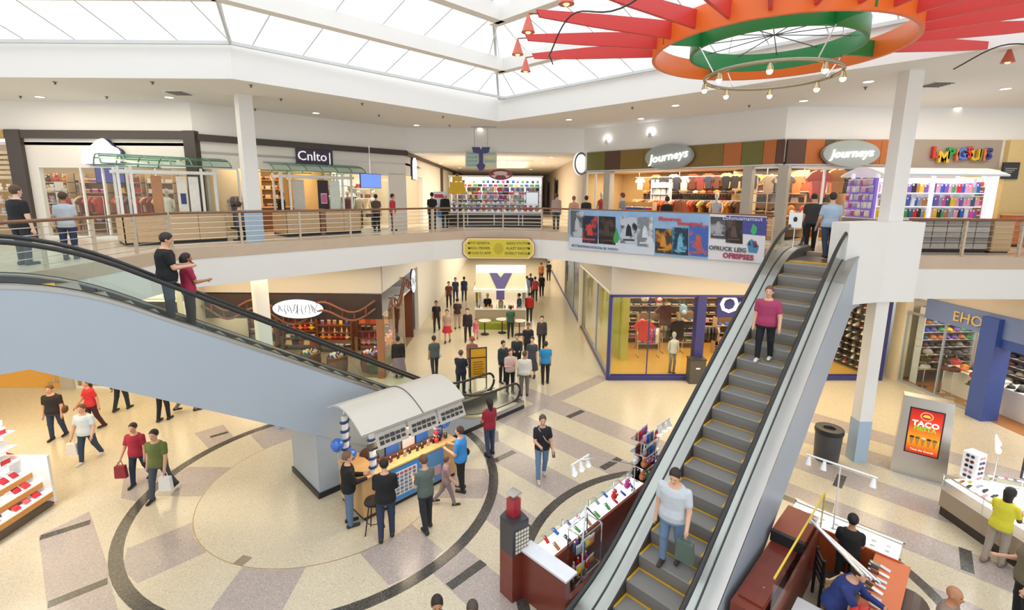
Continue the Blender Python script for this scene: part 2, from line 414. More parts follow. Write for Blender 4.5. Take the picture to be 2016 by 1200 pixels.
for k in range(8):
    a = math.radians(k*45); hw = .62
    def pt(r, o): return (C1[0]+r*math.cos(a)-o*math.sin(a), C1[1]+r*math.sin(a)+o*math.cos(a))
    r0 = 2.9
    inlay([pt(2.82, -hw), pt(3.95, -hw*1.02), pt(4.1, 0), pt(3.95, hw*1.02), pt(2.82, hw), pt(2.9, 0)][::1], T_GREY, .0042, 'inlay_wedge')
inlay([(-10.22, 11.62), (-8.6, 11.55), (-8.75, 10.2), (-9.3, 10.35)], T_GREY, .0022, 'inlay_wedge')
inlay([(-10.0, 9.05), (-9.62, 9.85), (-7.55, 7.95), (-8.1, 7.25)], T_GREY, .0022, 'inlay_wedge')
inlay([(-8.1, 7.22), (-7.55, 7.9), (-6.6, 7.0), (-7.2, 6.2)], T_GREY, .0022, 'inlay_wedge')
inlay([(-9.6, 13.5), (-9.05, 14.05), (-8.0, 13.0), (-8.5, 12.5)], T_GREY, .0022, 'inlay_wedge')
dbar(79, 1058, 178, 1027); dbar(94, 1190, 212, 1143); dbar(414, 860, 449, 850, .14)
inlay([(p.x, p.y) for p in (G(458, 1109), G(479, 1092), G(497, 1097), G(477, 1114))], mat('drain_cover', rgb('8d8270'), .5), .006, 'inlay_cover')

# ================================================================== ESCALATORS
STEPM = mat('step_grooved', (.30, .29, .28), .5, .25, var=.0)
def groove(m):
    nt = m.node_tree; b = nt.nodes['Principled BSDF']; tc = nt.nodes.new('ShaderNodeTexCoord')
    wv = nt.nodes.new('ShaderNodeTexWave'); wv.bands_direction = 'Y'; wv.inputs['Scale'].default_value = 26
    mx = nt.nodes.new('ShaderNodeMix'); mx.data_type = 'RGBA'; mx.inputs['A'].default_value = (.17, .16, .15, 1); mx.inputs['B'].default_value = (.33, .315, .30, 1)
    nt.links.new(tc.outputs['Object'], wv.inputs['Vector']); nt.links.new(wv.outputs['Fac'], mx.inputs['Factor']); nt.links.new(mx.outputs['Result'], b.inputs['Base Color'])
groove(STEPM)
YELL = mat('yellow_marking', rgb('dba51a'), .5, var=.1)
SKIRT = mat('dark_skirt', (.05, .047, .045), .4, var=.1)
def escalator(label, o_s, d, up, run, stepw=1.0, total=1.75, soffit=1.15, bottom_flat=2.2, top_flat=2.0, ground_to=1.25):
    # origin: point on the axis where the step line meets the ground; up=+1: climbs along (1,1), -1: climbs along (-1,-1)
    x0 = (o_s/ R2*1.0); ox = o_s/R2-d/2; oy = o_s/R2+d/2
    t = thing('escalator', label, 'escalator', (ox, oy, 0), math.pi/4 if up > 0 else math.pi*1.25)
    L = run; H = U; sl = H/L; hs = stepw/2; ht = total/2
    def line(x, off):            # height of a line parallel to the step line, with rounded ends
        r = .9
        def f(q):
            return min(max(q*sl, 0), H)
        return sum(f(x+e*r/4) for e in range(-4, 5))/9+off
    xs = [-bottom_flat]+[i*.25 for i in range(-5, int((L+1.5)/.25)+1)]+[L+top_flat]
    xs = sorted(set(round(x, 3) for x in xs if -bottom_flat <= x <= L+top_flat))
    dk = .27
    for sd in (-1, 1):
        # outer cladding: face panels between deck and soffit
        y1 = sd*ht; y0 = sd*(ht-.06)
        lo = lambda x: min(max((x-1.25)*sl-.62, 0), H-soffit) if x > ground_to else 0.0
        cuts = [-bottom_flat, .35*L, .7*L, L+top_flat]
        for a, b in zip(cuts[:-1], cuts[1:]):
            q = [a]+[x for x in xs if a < x < b]+[b]
            q2 = sorted(set(q+[x for x in (1.25, 1.25+.62/sl, 1.25+(H-soffit+.62)/sl, ground_to, ground_to+.01) if a < x < b]))
            up_ = [(x, line(x, dk-.03)) for x in q]; dn = [(x, max(lo(x), .001)) for x in q2]
            MB().plate(up_+dn[::-1], min(y0, y1), max(y0, y1)).obj('cladding_panel', CLAD, t)
        # black plinth
        MB().bb((-bottom_flat, y1-sd*.005, 0), (max(1.3, ground_to), y1+sd*.012, .13)).obj('plinth', BLACK, t)
        # decks either side of the glass, steel
        yg = sd*(hs+(ht-hs)*.45)
        MB().sweep([(x, line(x, dk)) for x in xs], [(sd*(hs+.02), -.05), (sd*(hs+.02), 0), (yg-sd*.015, .012), (yg-sd*.015, -.05)]).obj('inner_deck', STEEL, t)
        MB().sweep([(x, line(x, dk)) for x in xs], [(yg+sd*.015, -.05), (yg+sd*.015, .012), (sd*(ht+.01), 0), (sd*(ht+.01), -.06)]).obj('outer_deck', STEEL, t)
        MB().sweep([(x, line(x, dk)) for x in xs], [(yg-sd*.015, -.05), (yg-sd*.015, .025), (yg+sd*.015, .025), (yg+sd*.015, -.05)]).obj('glass_seal', RUBBER, t)
        MB().sweep([(x, line(x, 0)) for x in xs], [(sd*(hs+.005), -.2), (sd*(hs+.005), .24), (sd*(hs+.03), .24), (sd*(hs+.03), -.2)]).obj('skirt_panel', SKIRT, t)
        # glass panels and handrail
        hr = .92
        x_a, x_b = -bottom_flat+.35, L+top_flat-.35
        n = max(4, int(round((x_b-x_a)/1.7)))
        for i in range(n):
            a = x_a+(x_b-x_a)*i/n+.008; b = x_a+(x_b-x_a)*(i+1)/n-.008
            q = [a+(b-a)*j/8 for j in range(9)]
            MB().plate([(x, line(x, hr-.02)) for x in q]+[(x, line(x, dk+.02)) for x in q[::-1]], yg-.006, yg+.006).obj('glass_panel', GLASSG, t)
        mid = (hr+dk)/2; rad = (hr-dk)/2
        path = []
        for j in range(0, 9):
            an = -math.pi/2-math.pi*j/8; path.append((x_a+rad*math.cos(an), 0, 0, an))
        loop0 = [(x_a+rad*math.cos(-math.pi/2-math.pi*j/10), yg, line(x_a, mid)+rad*math.sin(-math.pi/2-math.pi*j/10)) for j in range(11)]
        body = [(x, yg, line(x, hr)) for x in xs if x_a+.05 < x < x_b-.05]
        loop1 = [(x_b+rad*math.cos(math.pi/2-math.pi*j/10), yg, line(x_b, mid)+rad*math.sin(math.pi/2-math.pi*j/10)) for j in range(11)]
        MB().tube(loop0+body+loop1, .042, 8).obj('handrail', RUBBER, t, True)
        for xe, sg in ((x_a, -1), (x_b, 1)):      # rounded glass ends
            pts = [(xe, line(xe, mid)-rad)]+[(xe+sg*rad*math.sin(math.pi*j/10), line(xe, mid)-rad*math.cos(math.pi*j/10)) for j in range(11)]
            MB().plate(pts[1:], yg-.006, yg+.006).obj('glass_end', GLASSG, t)
    # soffit plate
    q = [1.25, 1.25+.62/sl, 1.25+(H-soffit+.62)/sl, L+top_flat]
    MB().sweep([(q[0], .0), (q[1], .0), (q[2], H-soffit), (q[3], H-soffit)], [(-ht+.06, 0), (-ht+.06, .05), (ht-.06, .05), (ht-.06, 0)]).obj('soffit_panel', CLAD, t)
    MB().bb((L+top_flat-.05, -ht, H-soffit), (L+top_flat, ht, H)).obj('end_panel', CLAD, t)
    # steps
    ns = int(L/.37); dx = L/ns; rise = H/ns; mesh = None
    m1 = MB().sweep([(0, 0), (.03, .0), (dx+.02, 0)], [(-hs, -.03), (-hs, 0), (hs, 0), (hs, -.03)])
    prof = [(0, 0), (-.012, -.02), (-.006, -rise*.5), (.022, -rise-.03)]
    for (a, z), (b, z2) in zip(prof[:-1], prof[1:]):
        m1.add([(a, -hs, z), (a, hs, z), (b, hs, z2), (b, -hs, z2)], [(0, 1, 2, 3)])
    sm = m1.mesh('step', STEPM, 30)
    m2 = MB().bb((dx-.035, -hs, .001), (dx+.005, hs, .004)); m2.bb((0.0, -hs, .001), (dx, -hs+.035, .004)); m2.bb((.0, hs-.035, .001), (dx, hs, .004))
    ym = m2.mesh('step_border', YELL)
    for i in range(ns):
        x = i*dx; z = (i+1)*rise
        st = link('step', sm, t, (x, 0, z-.012)); link('step_border', ym, st)
    # landings
    MB().bb((-bottom_flat-.35, -hs-.02, 0), (-.05, hs+.02, .022)).obj('landing_plate', STEEL, t)
    MB().bb((L+.1, -hs-.02, H-.06), (L+top_flat, hs+.02, H+.012)).obj('landing_plate', brushed('comb_plate', (.45, .43, .41), .35), t)
    MB().bb((L-.06, -hs, H-.03), (L+.1, hs, H+.016)).obj('comb', YELL, t)
    MB().bb((-.1, -hs, 0), (.02, hs, .026)).obj('comb', YELL, t)
    return t
esc_r = escalator('steel escalator climbing to the upper floor beside the red kiosks', 5.67, 4.49, 1, 8.1, stepw=.93, total=1.86)
esc_l = escalator('grey-blue clad escalator coming down past the blue-balloon kiosk', 8.99, 16.12, -1, 8.88, total=1.68, top_flat=3.2, ground_to=3.5)
# boxed pier that carries the left escalator, and a pier behind it
pier = thing('escalator_pier', 'boxed grey-blue pier under the descending escalator', 'pier'); pier['kind'] = 'structure'
def dbox(s0, s1, d0, d1, z0, z1): return MB().prism(diag(s0*R2, s1*R2, d0, d1), z0, z1)
dbox(4.12, 5.5, 14.95, 17.2, .14, 1.95).obj('casing', CLAD, pier)
dbox(4.08, 5.5, 14.9, 17.25, 0, .14).obj('plinth', BLACK, pier)
p2_ = thing('escalator_pier', 'pale blue square pier standing behind the descending escalator', 'pier'); p2_['kind'] = 'structure'
MB().box((-7.15, 14.1, 1.1), (.5, .5, 2.2), math.pi/4).obj('casing', mat('pale_blue_paint'), p2_)
# landing slabs bridging to the upper floor
struct('floor_landing_left', dbox(-4.2, .15, 15.2, 17.1, 4.6, U-.02), mat('upper_floor_tile'))
struct('floor_landing_right', dbox(13.75, 15.7, 3.2, 5.8, 4.5, U-.02), mat('upper_floor_tile'))

# ================================================================== RAILINGS
POST = mat('rail_post', rgb('cbb9a2'), .45, .0, var=.04); ROD = brushed('rail_rod', (.70, .67, .63), .3)
def railing(label, pts, spacing=1.9, rods=6, z0=5.62, top=6.62, end_post=True):
    t = thing('railing', label, 'railing', (pts[0][0], pts[0][1], z0))
    o = Vector((pts[0][0], pts[0][1], z0)); P = [Vector((p[0], p[1], z0))-o for p in pts]; h = top-z0
    MB().tube([p+Vector((0, 0, h)) for p in P], .036, 8).obj('handrail', RAILW, t, True)
    for k in range(rods):
        MB().tube([p+Vector((0, 0, .12+k*(h-.25)/(rods-1))) for p in P], .009, 5).obj('rod', ROD, t)
    for a, b in zip(P[:-1], P[1:]):
        n = max(1, round((b-a).length/spacing)); an = math.atan2((b-a).y, (b-a).x)
        for i in range(n+(1 if b is P[-1] else 0)):
            p = a+(b-a)*i/n
            MB().box((p.x, p.y, h/2-.02), (.05, .07, h-.02), an).obj('post', POST, t)
    return t
def off(p, q): return (p[0]+q[0], p[1]+q[1])
railing('wood-topped railing along the upper left walkway before the black-shirted shopper', [(-9.42, 8.4), (-9.42, 13.15)], 1.2)
railing('long wood-topped railing in front of the green canopy kiosks', [(-9.42, 13.25), (-3.25, 19.45)])
railing('wood-topped railing above the yellow sign', [(-3.2, 19.5), (-2.05, 20.35), (-.4, 20.7), (1.25, 20.45), (2.3, 19.72)], 1.75)
railing('wood-topped railing that carries the film banner', [(2.38, 19.64), (7.75, 14.3)])
railing('wood-topped railing right of the white column before the phone kiosk', [(10.45, 12.7), (30, 12.7)], 1.55)
# solid white parapet between the escalator and the column
struct('wall_parapet', MB().prism([(8.05, 11.5), (9.4, 11.98), (10.3, 12.02), (10.3, 12.7), (9.4, 12.75), (7.95, 12.0)], ZB, 6.58), WHITE)
# ================================================================== ITEM LIBRARY (goods on shelves)
PAL = dict(
 shoes=['e9e4da', '2a2a2c', 'b33a2e', '6a4a32', '8f9aa5', 'd8c39a', '30405e', 'c9c9c6', '4a3328', 'e0dcd2', '7a2f2a'],
 warm=['d9892e', 'c34a26', 'e5b04a', '8c4a22', 'f0dca0', 'a83a2a', '5a3a22', 'e8c890', 'd96a3a', '3a2a20'],
 dark=['26262a', '3a3a40', '1d2430', '4a4038', '5c2f33', '2f3a2e', '77706a', 'a29a92'],
 candy=['d8262c', 'f0c21a', '2f9a3c', '2a62c0', 'f08a1c', 'd54a9a', 'f4f0e8', '7a3aa0'],
 white=['f2f0ea', 'e6e2dc', 'd9dbe0', 'c2c6cc', 'f6e9e0', 'dcd2c6'],
 mix=['d8262c', 'f2f0ea', '2a62c0', '26262a', 'd54a9a', '7a5aa8', 'f0c21a', '4aa35a', '9aa0a8', 'c87a4a', 'e9a0b0', '3c5a78'],
 candycane=['d8303a', 'f4f0ee', 'e86a6a', 'f2d8d4', 'c02434', 'f7f4f2'],
 warmdark=['2a2420', 'b8582a', '3a3a40', 'd9a04a', '6a3a2a', 'e8dcc4', '8c3a2a', '4a4038', 'c87a3a', '1f1d1e', 'a88a6a'],
 pastel=['e7b6c6', 'b6a6d8', 'd8d2e6', 'f3e3c0', 'bcd8cf', '9a6fc0', 'd24f90', 'f2f0ea'])
def _shirt():
    o = [(-.14, 0), (.14, 0), (.16, .28), (.15, .40), (.24, .33), (.30, .42), (.19, .55), (.07, .60), (0, .575), (-.07, .60), (-.19, .55), (-.30, .42), (-.24, .33), (-.15, .40), (-.16, .28)]
    o = [(x*1.0, z-.60) for x, z in o]
    return MB().plate(o, -.045, .045)
def _shoe():
    m = MB(); o = [(-.13, -.035), (-.06, -.045), (.05, -.048), (.12, -.035), (.14, 0), (.12, .038), (.05, .048), (-.06, .042), (-.13, .035), (-.145, 0)]
    m.prism(o, 0, .028, 1)
    prof = [(1.0, .028), (.95, .055)]
    n = len(o); vs = [(x*.97, y*.95, .028) for x, y in o]+[(x*.9-.005, y*.85, .06 if x > 0.03 else .085) for x, y in o]+[(x*.45-.055, y*.6, .075 if x > 0 else .115) for x, y in o]
    fs = [(k*n+i, k*n+(i+1) % n, (k+1)*n+(i+1) % n, (k+1)*n+i) for k in range(2) for i in range(n)]+[tuple(range(2*n, 3*n))]
    return m.add(vs, fs, 0)
def _cap():
    m = MB().lathe([(.105, 0), (.108, .03), (.095, .07), (.06, .10), (.012, .112), (.012, .118), (.0, .119)], 10, sy=1.1)
    return m.prism([(-.075, -.09), (-.06, -.16), (0, -.185), (.06, -.16), (.075, -.09)], 0, .012)
def _box():
    return MB().bb((-.1, -.07, 0), (.1, .07, .11)).bb((-.104, -.074, .105), (.104, .074, .145), 1)
def _stack():
    m = MB()
    for k in range(3): m.box((0, 0, .025+k*.05), (.28-.01*(k % 2), .22, .045), .03*(k-1), k % 2)
    return m
def _bag():
    m = MB().plate([(-.15, 0), (.15, 0), (.12, .2), (-.12, .2)], -.055, .055)
    return m.tube([(-.07, 0, .19), (-.065, 0, .27), (0, 0, .31), (.065, 0, .27), (.07, 0, .19)], .01, 5, 1)
def _bottle():
    return MB().lathe([(.035, 0), (.036, .11), (.03, .14), (.014, .16), (.014, .185)], 8).lathe([(.017, .18), (.017, .205)], 8, mi=1)
def _plush():
    return MB().ball((0, 0, .1), (.1, .085, .1), 8, 6).ball((0, -.01, .24), .075, 8, 6).ball((-.06, 0, .30), .03, 6, 4, 1).ball((.06, 0, .30), .03, 6, 4, 1).ball((-.1, -.03, .12), (.05, .035, .035), 6, 4).ball((.1, -.03, .12), (.05, .035, .035), 6, 4).ball((0, -.075, .225), .03, 6, 4, 1)
def _case():
    o = [(-.036, .008), (-.028, 0), (.028, 0), (.036, .008), (.036, .142), (.028, .15), (-.028, .15), (-.036, .142)]
    return MB().plate(o, -.006, .006).box((-.02, -.009, .125), (.022, .008, .03), 0, 1)
def _packet():
    m = MB(); n = 8; vs = []
    for z, w_, t in ((0, .075, .004), (.05, .08, .03), (.11, .08, .028), (.16, .075, .004)):
        vs += [(-w_, 0, z), (-w_*.5, -t, z), (w_*.5, -t, z), (w_, 0, z), (w_*.5, t, z), (-w_*.5, t, z)]
    fs = [(k*6+i, k*6+(i+1) % 6, (k+1)*6+(i+1) % 6, (k+1)*6+i) for k in range(3) for i in range(6)]+[(0, 1, 2, 3, 4, 5), (18, 19, 20, 21, 22, 23)]
    return m.add(vs, fs).box((0, 0, .185), (.15, .01, .05), 0, 1)
def _dress():
    o = [(-.25, 0), (.25, 0), (.12, .5), (.15, .62), (.12, .78), (.08, .85), (-.08, .85), (-.12, .78), (-.15, .62), (-.12, .5)]
    return MB().plate([(x, z-.85) for x, z in o], -.06, .06)
def _backpack():
    return MB().lathe([(.10, 0), (.135, .05), (.14, .22), (.11, .33), (.04, .38), (0, .385)], 8, sy=.65).ball((0, -.09, .12), (.09, .05, .08), 8, 5, 1)
_IM = {}
def imesh(kind):
    if kind not in _IM:
        mb = globals()['_'+kind](); two = len(set(mb.mi)) > 1
        _IM[kind] = mb.mesh(kind, [mat('goods_base', (.8, .8, .8), .6)]*1+([mat('goods_trim', (.85, .83, .8), .6)] if two else []), 40 if kind in ('shoe', 'cap', 'bottle', 'plush', 'backpack', 'packet') else False)
    return _IM[kind]
NAMES = dict(shirt='hanging_shirt', shoe='shoe', cap='cap', box='carton', stack='folded_clothes', bag='handbag', bottle='bottle', plush='plush_toy', case='phone_case', packet='sweet_packet', dress='hanging_dress', backpack='backpack')
CATS = dict(shirt='shirt', shoe='shoe', cap='cap', box='box', stack='clothes', bag='bag', bottle='bottle', plush='toy', case='phone case', packet='packet', dress='dress', backpack='backpack')
def item(kind, M, p, hexcol, label, group, rz=0.0, sc=1.0, trim=None, tiltx=0.0):
    o = bpy.data.objects.new(NAMES[kind], imesh(kind)); COL.objects.link(o)
    o.matrix_world = M @ Matrix.Translation(p) @ Matrix.Rotation(rz, 4, 'Z') @ Matrix.Rotation(tiltx, 4, 'X') @ Matrix.Diagonal((sc, sc, sc, 1))
    o.material_slots[0].link = 'OBJECT'; o.material_slots[0].material = cm(hexcol, .6)
    if trim and len(o.material_slots) > 1: o.material_slots[1].link = 'OBJECT'; o.material_slots[1].material = cm(trim, .6)
    return tag(o, label, CATS[kind], group)
ORD = 'first second third fourth fifth sixth seventh eighth ninth tenth eleventh twelfth thirteenth fourteenth fifteenth sixteenth seventeenth eighteenth nineteenth twentieth'.split()
ORD += ['twenty-'+w_ for w_ in ORD[:9]]+['thirtieth']+['thirty-'+w_ for w_ in ORD[:9]]
def cname(hx):
    r, g, b = [int(hx[i:i+2], 16) for i in (0, 2, 4)]; mx, mn = max(r, g, b), min(r, g, b); d = mx-mn
    if d < 28: return 'white' if mx > 222 else 'pale' if mx > 185 else 'grey' if mx > 105 else 'charcoal' if mx > 62 else 'black'
    h = (60*((g-b)/d % 6) if mx == r else 60*((b-r)/d+2) if mx == g else 60*((r-g)/d+4)) % 360
    if mx < 75: return 'dark'
    if h < 14 or h > 345: return 'pink' if mx > 215 and mn > 110 else 'red' if mx > 130 else 'maroon'
    if h < 42: return 'cream' if mn > 150 else 'tan' if mn > 95 else 'orange' if mx > 185 else 'brown'
    if h < 68: return 'cream' if mn > 140 else 'yellow' if mx > 170 else 'olive'
    return 'green' if h < 165 else 'blue' if h < 250 else 'purple' if h < 290 else 'pink'
_ROWS = {}
def row(kind, M, x0, x1, y, z, step, pal, label, group, rz=0.0, sc=1.0, jit=.02, trim=None, turn=.2, tiltx=0.0, single=False):
    n = max(1, int((x1-x0)/step)); k = _ROWS[label] = _ROWS.get(label, -1)+1
    for i in range(n):
        x = x0+(i+.5)*(x1-x0)/n+random.uniform(-jit, jit); c = random.choice(PAL[pal])
        lb = '%s %s, %s%s' % (cname(c), label, ORD[i % 39], ' from left' if single else ' in %s row' % ORD[k % 39])
        item(kind, M, (x, y+random.uniform(-jit, jit), z), c, lb, group, rz+random.uniform(-turn, turn), sc*random.uniform(.92, 1.08), trim, tiltx)
def frame(p0, p1, z):
    a = math.atan2(p1[1]-p0[1], p1[0]-p0[0])
    return Matrix.Translation((p0[0], p0[1], z)) @ Matrix.Rotation(a, 4, 'Z'), math.hypot(p1[0]-p0[0], p1[1]-p0[1])
def put(o, M):
    o.matrix_world = M; return o
def thingM(name, label, cat, M, p=(0, 0, 0), rz=0.0, group=None):
    t = thing(name, label, cat, group=group); t.matrix_world = M @ Matrix.Translation(p) @ Matrix.Rotation(rz, 4, 'Z'); return t
def shelves(label, M, x0, x1, y, zs, depth=.3, m=None, back=None, top=None, name='shelf_unit'):
    t = thingM(name, label, 'shelf', M, (x0, y, 0)); W = x1-x0; m = m or WHITEG
    h = top or (max(zs)+.35)
    if back: MB().bb((0, depth-.03, 0), (W, depth, h)).obj('back_panel', back, t)
    for z in zs: MB().bb((0, 0, z-.025), (W, depth, z)).obj('shelf_board', m, t)
    for x in (0, W-.03): MB().bb((x, 0, 0), (x+.03, depth, h)).obj('side_panel', m, t)
    return t
def hangrail(label, M, x0, x1, y, z, name='clothes_rail'):
    t = thingM(name, label, 'clothes rail', M, (x0, y, 0)); W = x1-x0
    MB().tube([(0, 0, z), (W, 0, z)], .015, 6).obj('bar', CHROME, t)
    for x in (.03, W-.03):
        MB().tube([(x, 0, 0), (x, 0, z)], .016, 6).obj('upright', CHROME, t); MB().bb((x-.02, -.22, 0), (x+.02, .22, .03)).obj('foot', CHROME, t)
    return t
NSH = [0]
def shop(M, W, depth, h, wallm, floorm=None, lamp=90, lampcol=WARM, ceilm=None, sides=(True, True)):
    NSH[0] += 1; n = NSH[0]
    r = MB().bb((0, depth, 0), (W, depth+.1, h)); put(struct('wall_shop_back_%d' % n, r, wallm), M)
    for k, x in enumerate((-.05, W-.05)):
        if sides[k]: put(struct('wall_shop_side_%d' % (2*n+k), MB().bb((x, .05, 0), (x+.1, depth, h)), wallm), M)
    put(struct('ceiling_shop_%d' % n, MB().bb((0, .02, h), (W, depth, h+.1)), ceilm or CEIL), M)
    if floorm: put(struct('floor_shop_%d' % n, MB().bb((0, .05, 0), (W, depth, .012)), floorm), M)
    if lamp:
        a = area('shop_lamps', (0, 0, 0), W*.8, depth*.6, lamp, lampcol); a.matrix_world = M @ Matrix.Translation((W/2, depth*.45, h-.03))
def glazing(M, xs, z0, z1, y=.06, fm=None, n0=[0], fw=.06, top=True):
    n0[0] += 1
    w_ = put(struct('window_%d' % n0[0], MB().bb((xs[0], y-.03, z0), (xs[-1], y+.03, z0+.09)), fm or WHITEG), M)
    for a, b in zip(xs[:-1], xs[1:]): MB().bb((a+.01, y-.006, z0+.09), (b-.01, y+.006, z1)).obj('pane', GLASS, w_)
    for x in xs: MB().bb((x-fw/2, y-.035, z0), (x+fw/2, y+.035, z1)).obj('mullion', fm or WHITEG, w_)
    if top: MB().bb((xs[0], y-.035, z1), (xs[-1], y+.035, z1+.08)).obj('head_rail', fm or WHITEG, w_)
    return w_
# ================================================================== UPPER SHOP FRONTS
def LP(M, u, v, y=0.0):
    o = M.translation; n = (M.to_3x3() @ Vector((0, 1, 0))); r = Vector(ray(u, v)); c = Vector((0, 0, ZC))
    t = (n.dot(o-c)+y)/n.dot(r); q = M.inverted() @ (c+r*t); return q.x, q.z
BEIGE = mat('shop_beige', rgb('d8c4a4'), .8, var=.05); CREAMW = mat('shop_cream', rgb('efe2c8'), .8, var=.03); AMBER = mat('shop_amber', rgb('dcbd86'), .8, var=.08)
OAKF = mat('shop_oak_floor', rgb('c99a5e'), .4, var=.1, scale=4); SHOPW = mat('shop_white', rgb('ece9e2'), .7, var=.02)
def mannequin(label, M, p, rz, top, bottom, group=None, sc=1.0, skin='d8d2c8', skirt=False):
    t = thingM('mannequin', label, 'mannequin', M @ Matrix.Translation(p) @ Matrix.Diagonal((sc, sc, sc, 1)), (0, 0, 0), rz, group)
    sk_ = cm(skin, .4)
    MB().lathe([(.16, 0), (.16, .02), (.02, .03)], 14).obj('stand', CHROME, t, 40)
    b = MB().lathe([(.03, 1.42), (.05, 1.46), (.045, 1.52), (.075, 1.58), (.085, 1.66), (.06, 1.75), (0, 1.77)], 12)
    b.obj('head', sk_, t, True)
    MB().lathe([(.13, .86), (.15, .92), (.12, 1.08), (.16, 1.25), (.17, 1.36), (.08, 1.44), (.04, 1.46)], 14, sx=1.15, sy=.75).obj('top', cm(top), t, True)
    for s in (-1, 1):
        MB().tube([(s*.18, 0, 1.37), (s*.24, .01, 1.12), (s*.22, -.06, .88)], [.055, .042, .03], 8).obj('arm', sk_, t, True)
        if not skirt: MB().tube([(s*.08, 0, .92), (s*.1, -.01, .5), (s*.1, .02, .06)], [.085, .06, .045], 8).obj('trouser_leg', cm(bottom), t, True)
    if skirt: MB().lathe([(.34, .25), (.30, .4), (.17, .85), (.13, .95)], 14, sy=.8).obj('skirt', cm(bottom), t, True); MB().cyl((0, 0, .02), (0, 0, .3), .02).obj('pole', CHROME, t)
    return t
# ---- left, facing the atrium (M1) -------------------------------------------------
M1, W1 = frame((-22, 17), FL, U)
xp1 = LP(M1, 29, 262)[0]
pst = thing('shop_front_post', 'dark bronze post at the far left shop front', 'post'); pst['kind'] = 'structure'; put(pst, M1)
MB().bb((xp1-.25, -.12, 0), (xp1+.25, .2, ZF-U+.12)).obj('post', DARK, pst)
MB().bb((W1-.28, -.12, 0), (W1+.12, .2, ZF-U+.12)).obj('post', DARK, pst)
MB().bb((xp1, -.1, 8.97-U), (W1, .2, 9.24-U)).obj('beam', DARK, pst)
MB().bb((0, -.1, 8.97-U), (xp1-.3, .2, 9.24-U)).obj('beam', mat('pale_wood_beam', rgb('c49a62'), .5), pst)
zw = 8.06-U
put(struct('wall_left', MB().bb((xp1+.25, .02, zw), (W1-.2, .22, 9.0-U)).bb((xp1+.25, .02, 0), (LP(M1, 84, 400)[0], .22, zw)), SHOPW), M1)
xg = LP(M1, 84, 400)[0]
glazing(M1, [xg, LP(M1, 166, 400)[0], LP(M1, 208, 400)[0], LP(M1, 262, 400)[0], LP(M1, 312, 400)[0], W1-.25], 0, zw-.06)
shop(M1, W1, 4.2, 8.75-U, BEIGE, None, 150, WARM2)
# slatted shop at the far left
slt = thingM('slat_screen', 'pale wooden slat screen over the far left shop', 'screen', M1, (0, .1, 2.05))
for k in range(6): MB().bb((xp1-3.0, 0, k*.17), (xp1-.28, .06, k*.17+.11)).obj('slat', mat('pale_wood', rgb('e3d3b4'), .5, var=.08), slt)
shelves('white shelf unit in the far left shop with small toys', M1, 1.0, xp1-.4, 1.6, (.3, .75, 1.2, 1.65), .35, WHITEG)
for z in (.3, .75, 1.2, 1.65): row('plush', M1, 1.1, xp1-.5, 1.75, z, .32, 'white', 'small pale toy on the far left shop shelf', 'toys in the far left shop', sc=.8)
# crest sign
sg = thingM('shop_sign', 'white glowing crest-shaped sign above the left shop window', 'sign', M1)
pts = [LP(M1, a, b, -.2) for a, b in ((161, 322), (161, 291), (174, 290), (184, 281), (190, 275), (200, 272), (207, 277), (216, 286), (229, 292), (233, 298), (233, 322))]
MB().plate(pts, -.2, -.12).obj('face', mat('sign_glow_white', (1, 1, 1), .4, emit=1.6, var=0), sg)
MB().plate([(x+.07, z-.02) for x, z in pts], -.12, .0).obj('box', mat('sign_purple', rgb('3a2f5c'), .5), sg)
# goods behind that window
shelves('beige wall shelf behind the left shop window', M1, LP(M1, 90, 400, 3.7)[0], W1-.4, 3.7, (.5, 1.0, 1.5, 2.0), .4, WOODL)
for z, k in ((.5, 'stack'), (1.0, 'bag'), (1.5, 'stack'), (2.0, 'box')): row(k, M1, LP(M1, 95, 400, 3.7)[0], W1-.5, 3.85, z, .42, 'warm', 'goods on the beige wall shelf of the left shop', 'left shop wall goods')
mannequin('red-dressed mannequin in the left shop window', M1, (LP(M1, 130, 400, .8)[0], .8, 0), .3, 'b01f2a', '9c1722', skirt=True)
mannequin('mannequin in pale coat behind the first green kiosk', M1, (LP(M1, 330, 400, .9)[0], .9, 0), 0, 'efe8dc', 'e6ded2')
for k, (u, kd, pl) in enumerate(((112, 'plush', 'warm'), (188, 'box', 'mix'), (255, 'bag', 'warm'), (318, 'stack', 'white'))):
    xa = LP(M1, u, 400, 2.4)[0]; nm = ('beside the red dress', 'below the dark screen', 'behind the brown boards', 'beside the pale coat')[k]
    shelves('display shelf %s in the left shop' % nm, M1, xa-.55, xa+.55, 2.4, (.4, .8, 1.2, 1.6, 2.0), .35, WOODL, mat('tan_back', rgb('b08a60'), .7))
    for z in (.4, .8, 1.2, 1.6, 2.0): row(kd, M1, xa-.5, xa+.5, 2.55, z, .27, pl, 'goods on the display shelf %s' % nm, 'goods on the shelf %s' % nm)
tv = thingM('wall_screen', 'dark blue wall screen inside the left shop', 'screen', M1, (LP(M1, 218, 355, 1.4)[0], 1.4, 1.95))
MB().bb((-.55, 0, 0), (.55, .06, .65)).obj('bezel', BLACK, tv); MB().bb((-.52, -.01, .03), (.52, 0, .62)).obj('display', mat('screen_indigo', rgb('4a4a8a'), .3, emit=.5, var=0), tv)
for i, u in enumerate((180, 245, 285)):
    hangrail('chrome clothes rail in the left shop, %s from the door' % ('first', 'second', 'third')[i], M1, LP(M1, u, 400, 1.6)[0]-.5, LP(M1, u, 400, 1.6)[0]+.5, 1.6+.2*i, 1.45)
    row('shirt', M1, LP(M1, u, 400, 1.6)[0]-.45, LP(M1, u, 400, 1.6)[0]+.45, 1.6+.2*i, 1.43, .13, 'warm', 'garment on the left shop rails', 'garments on the left shop rails', rz=1.3, turn=.3)
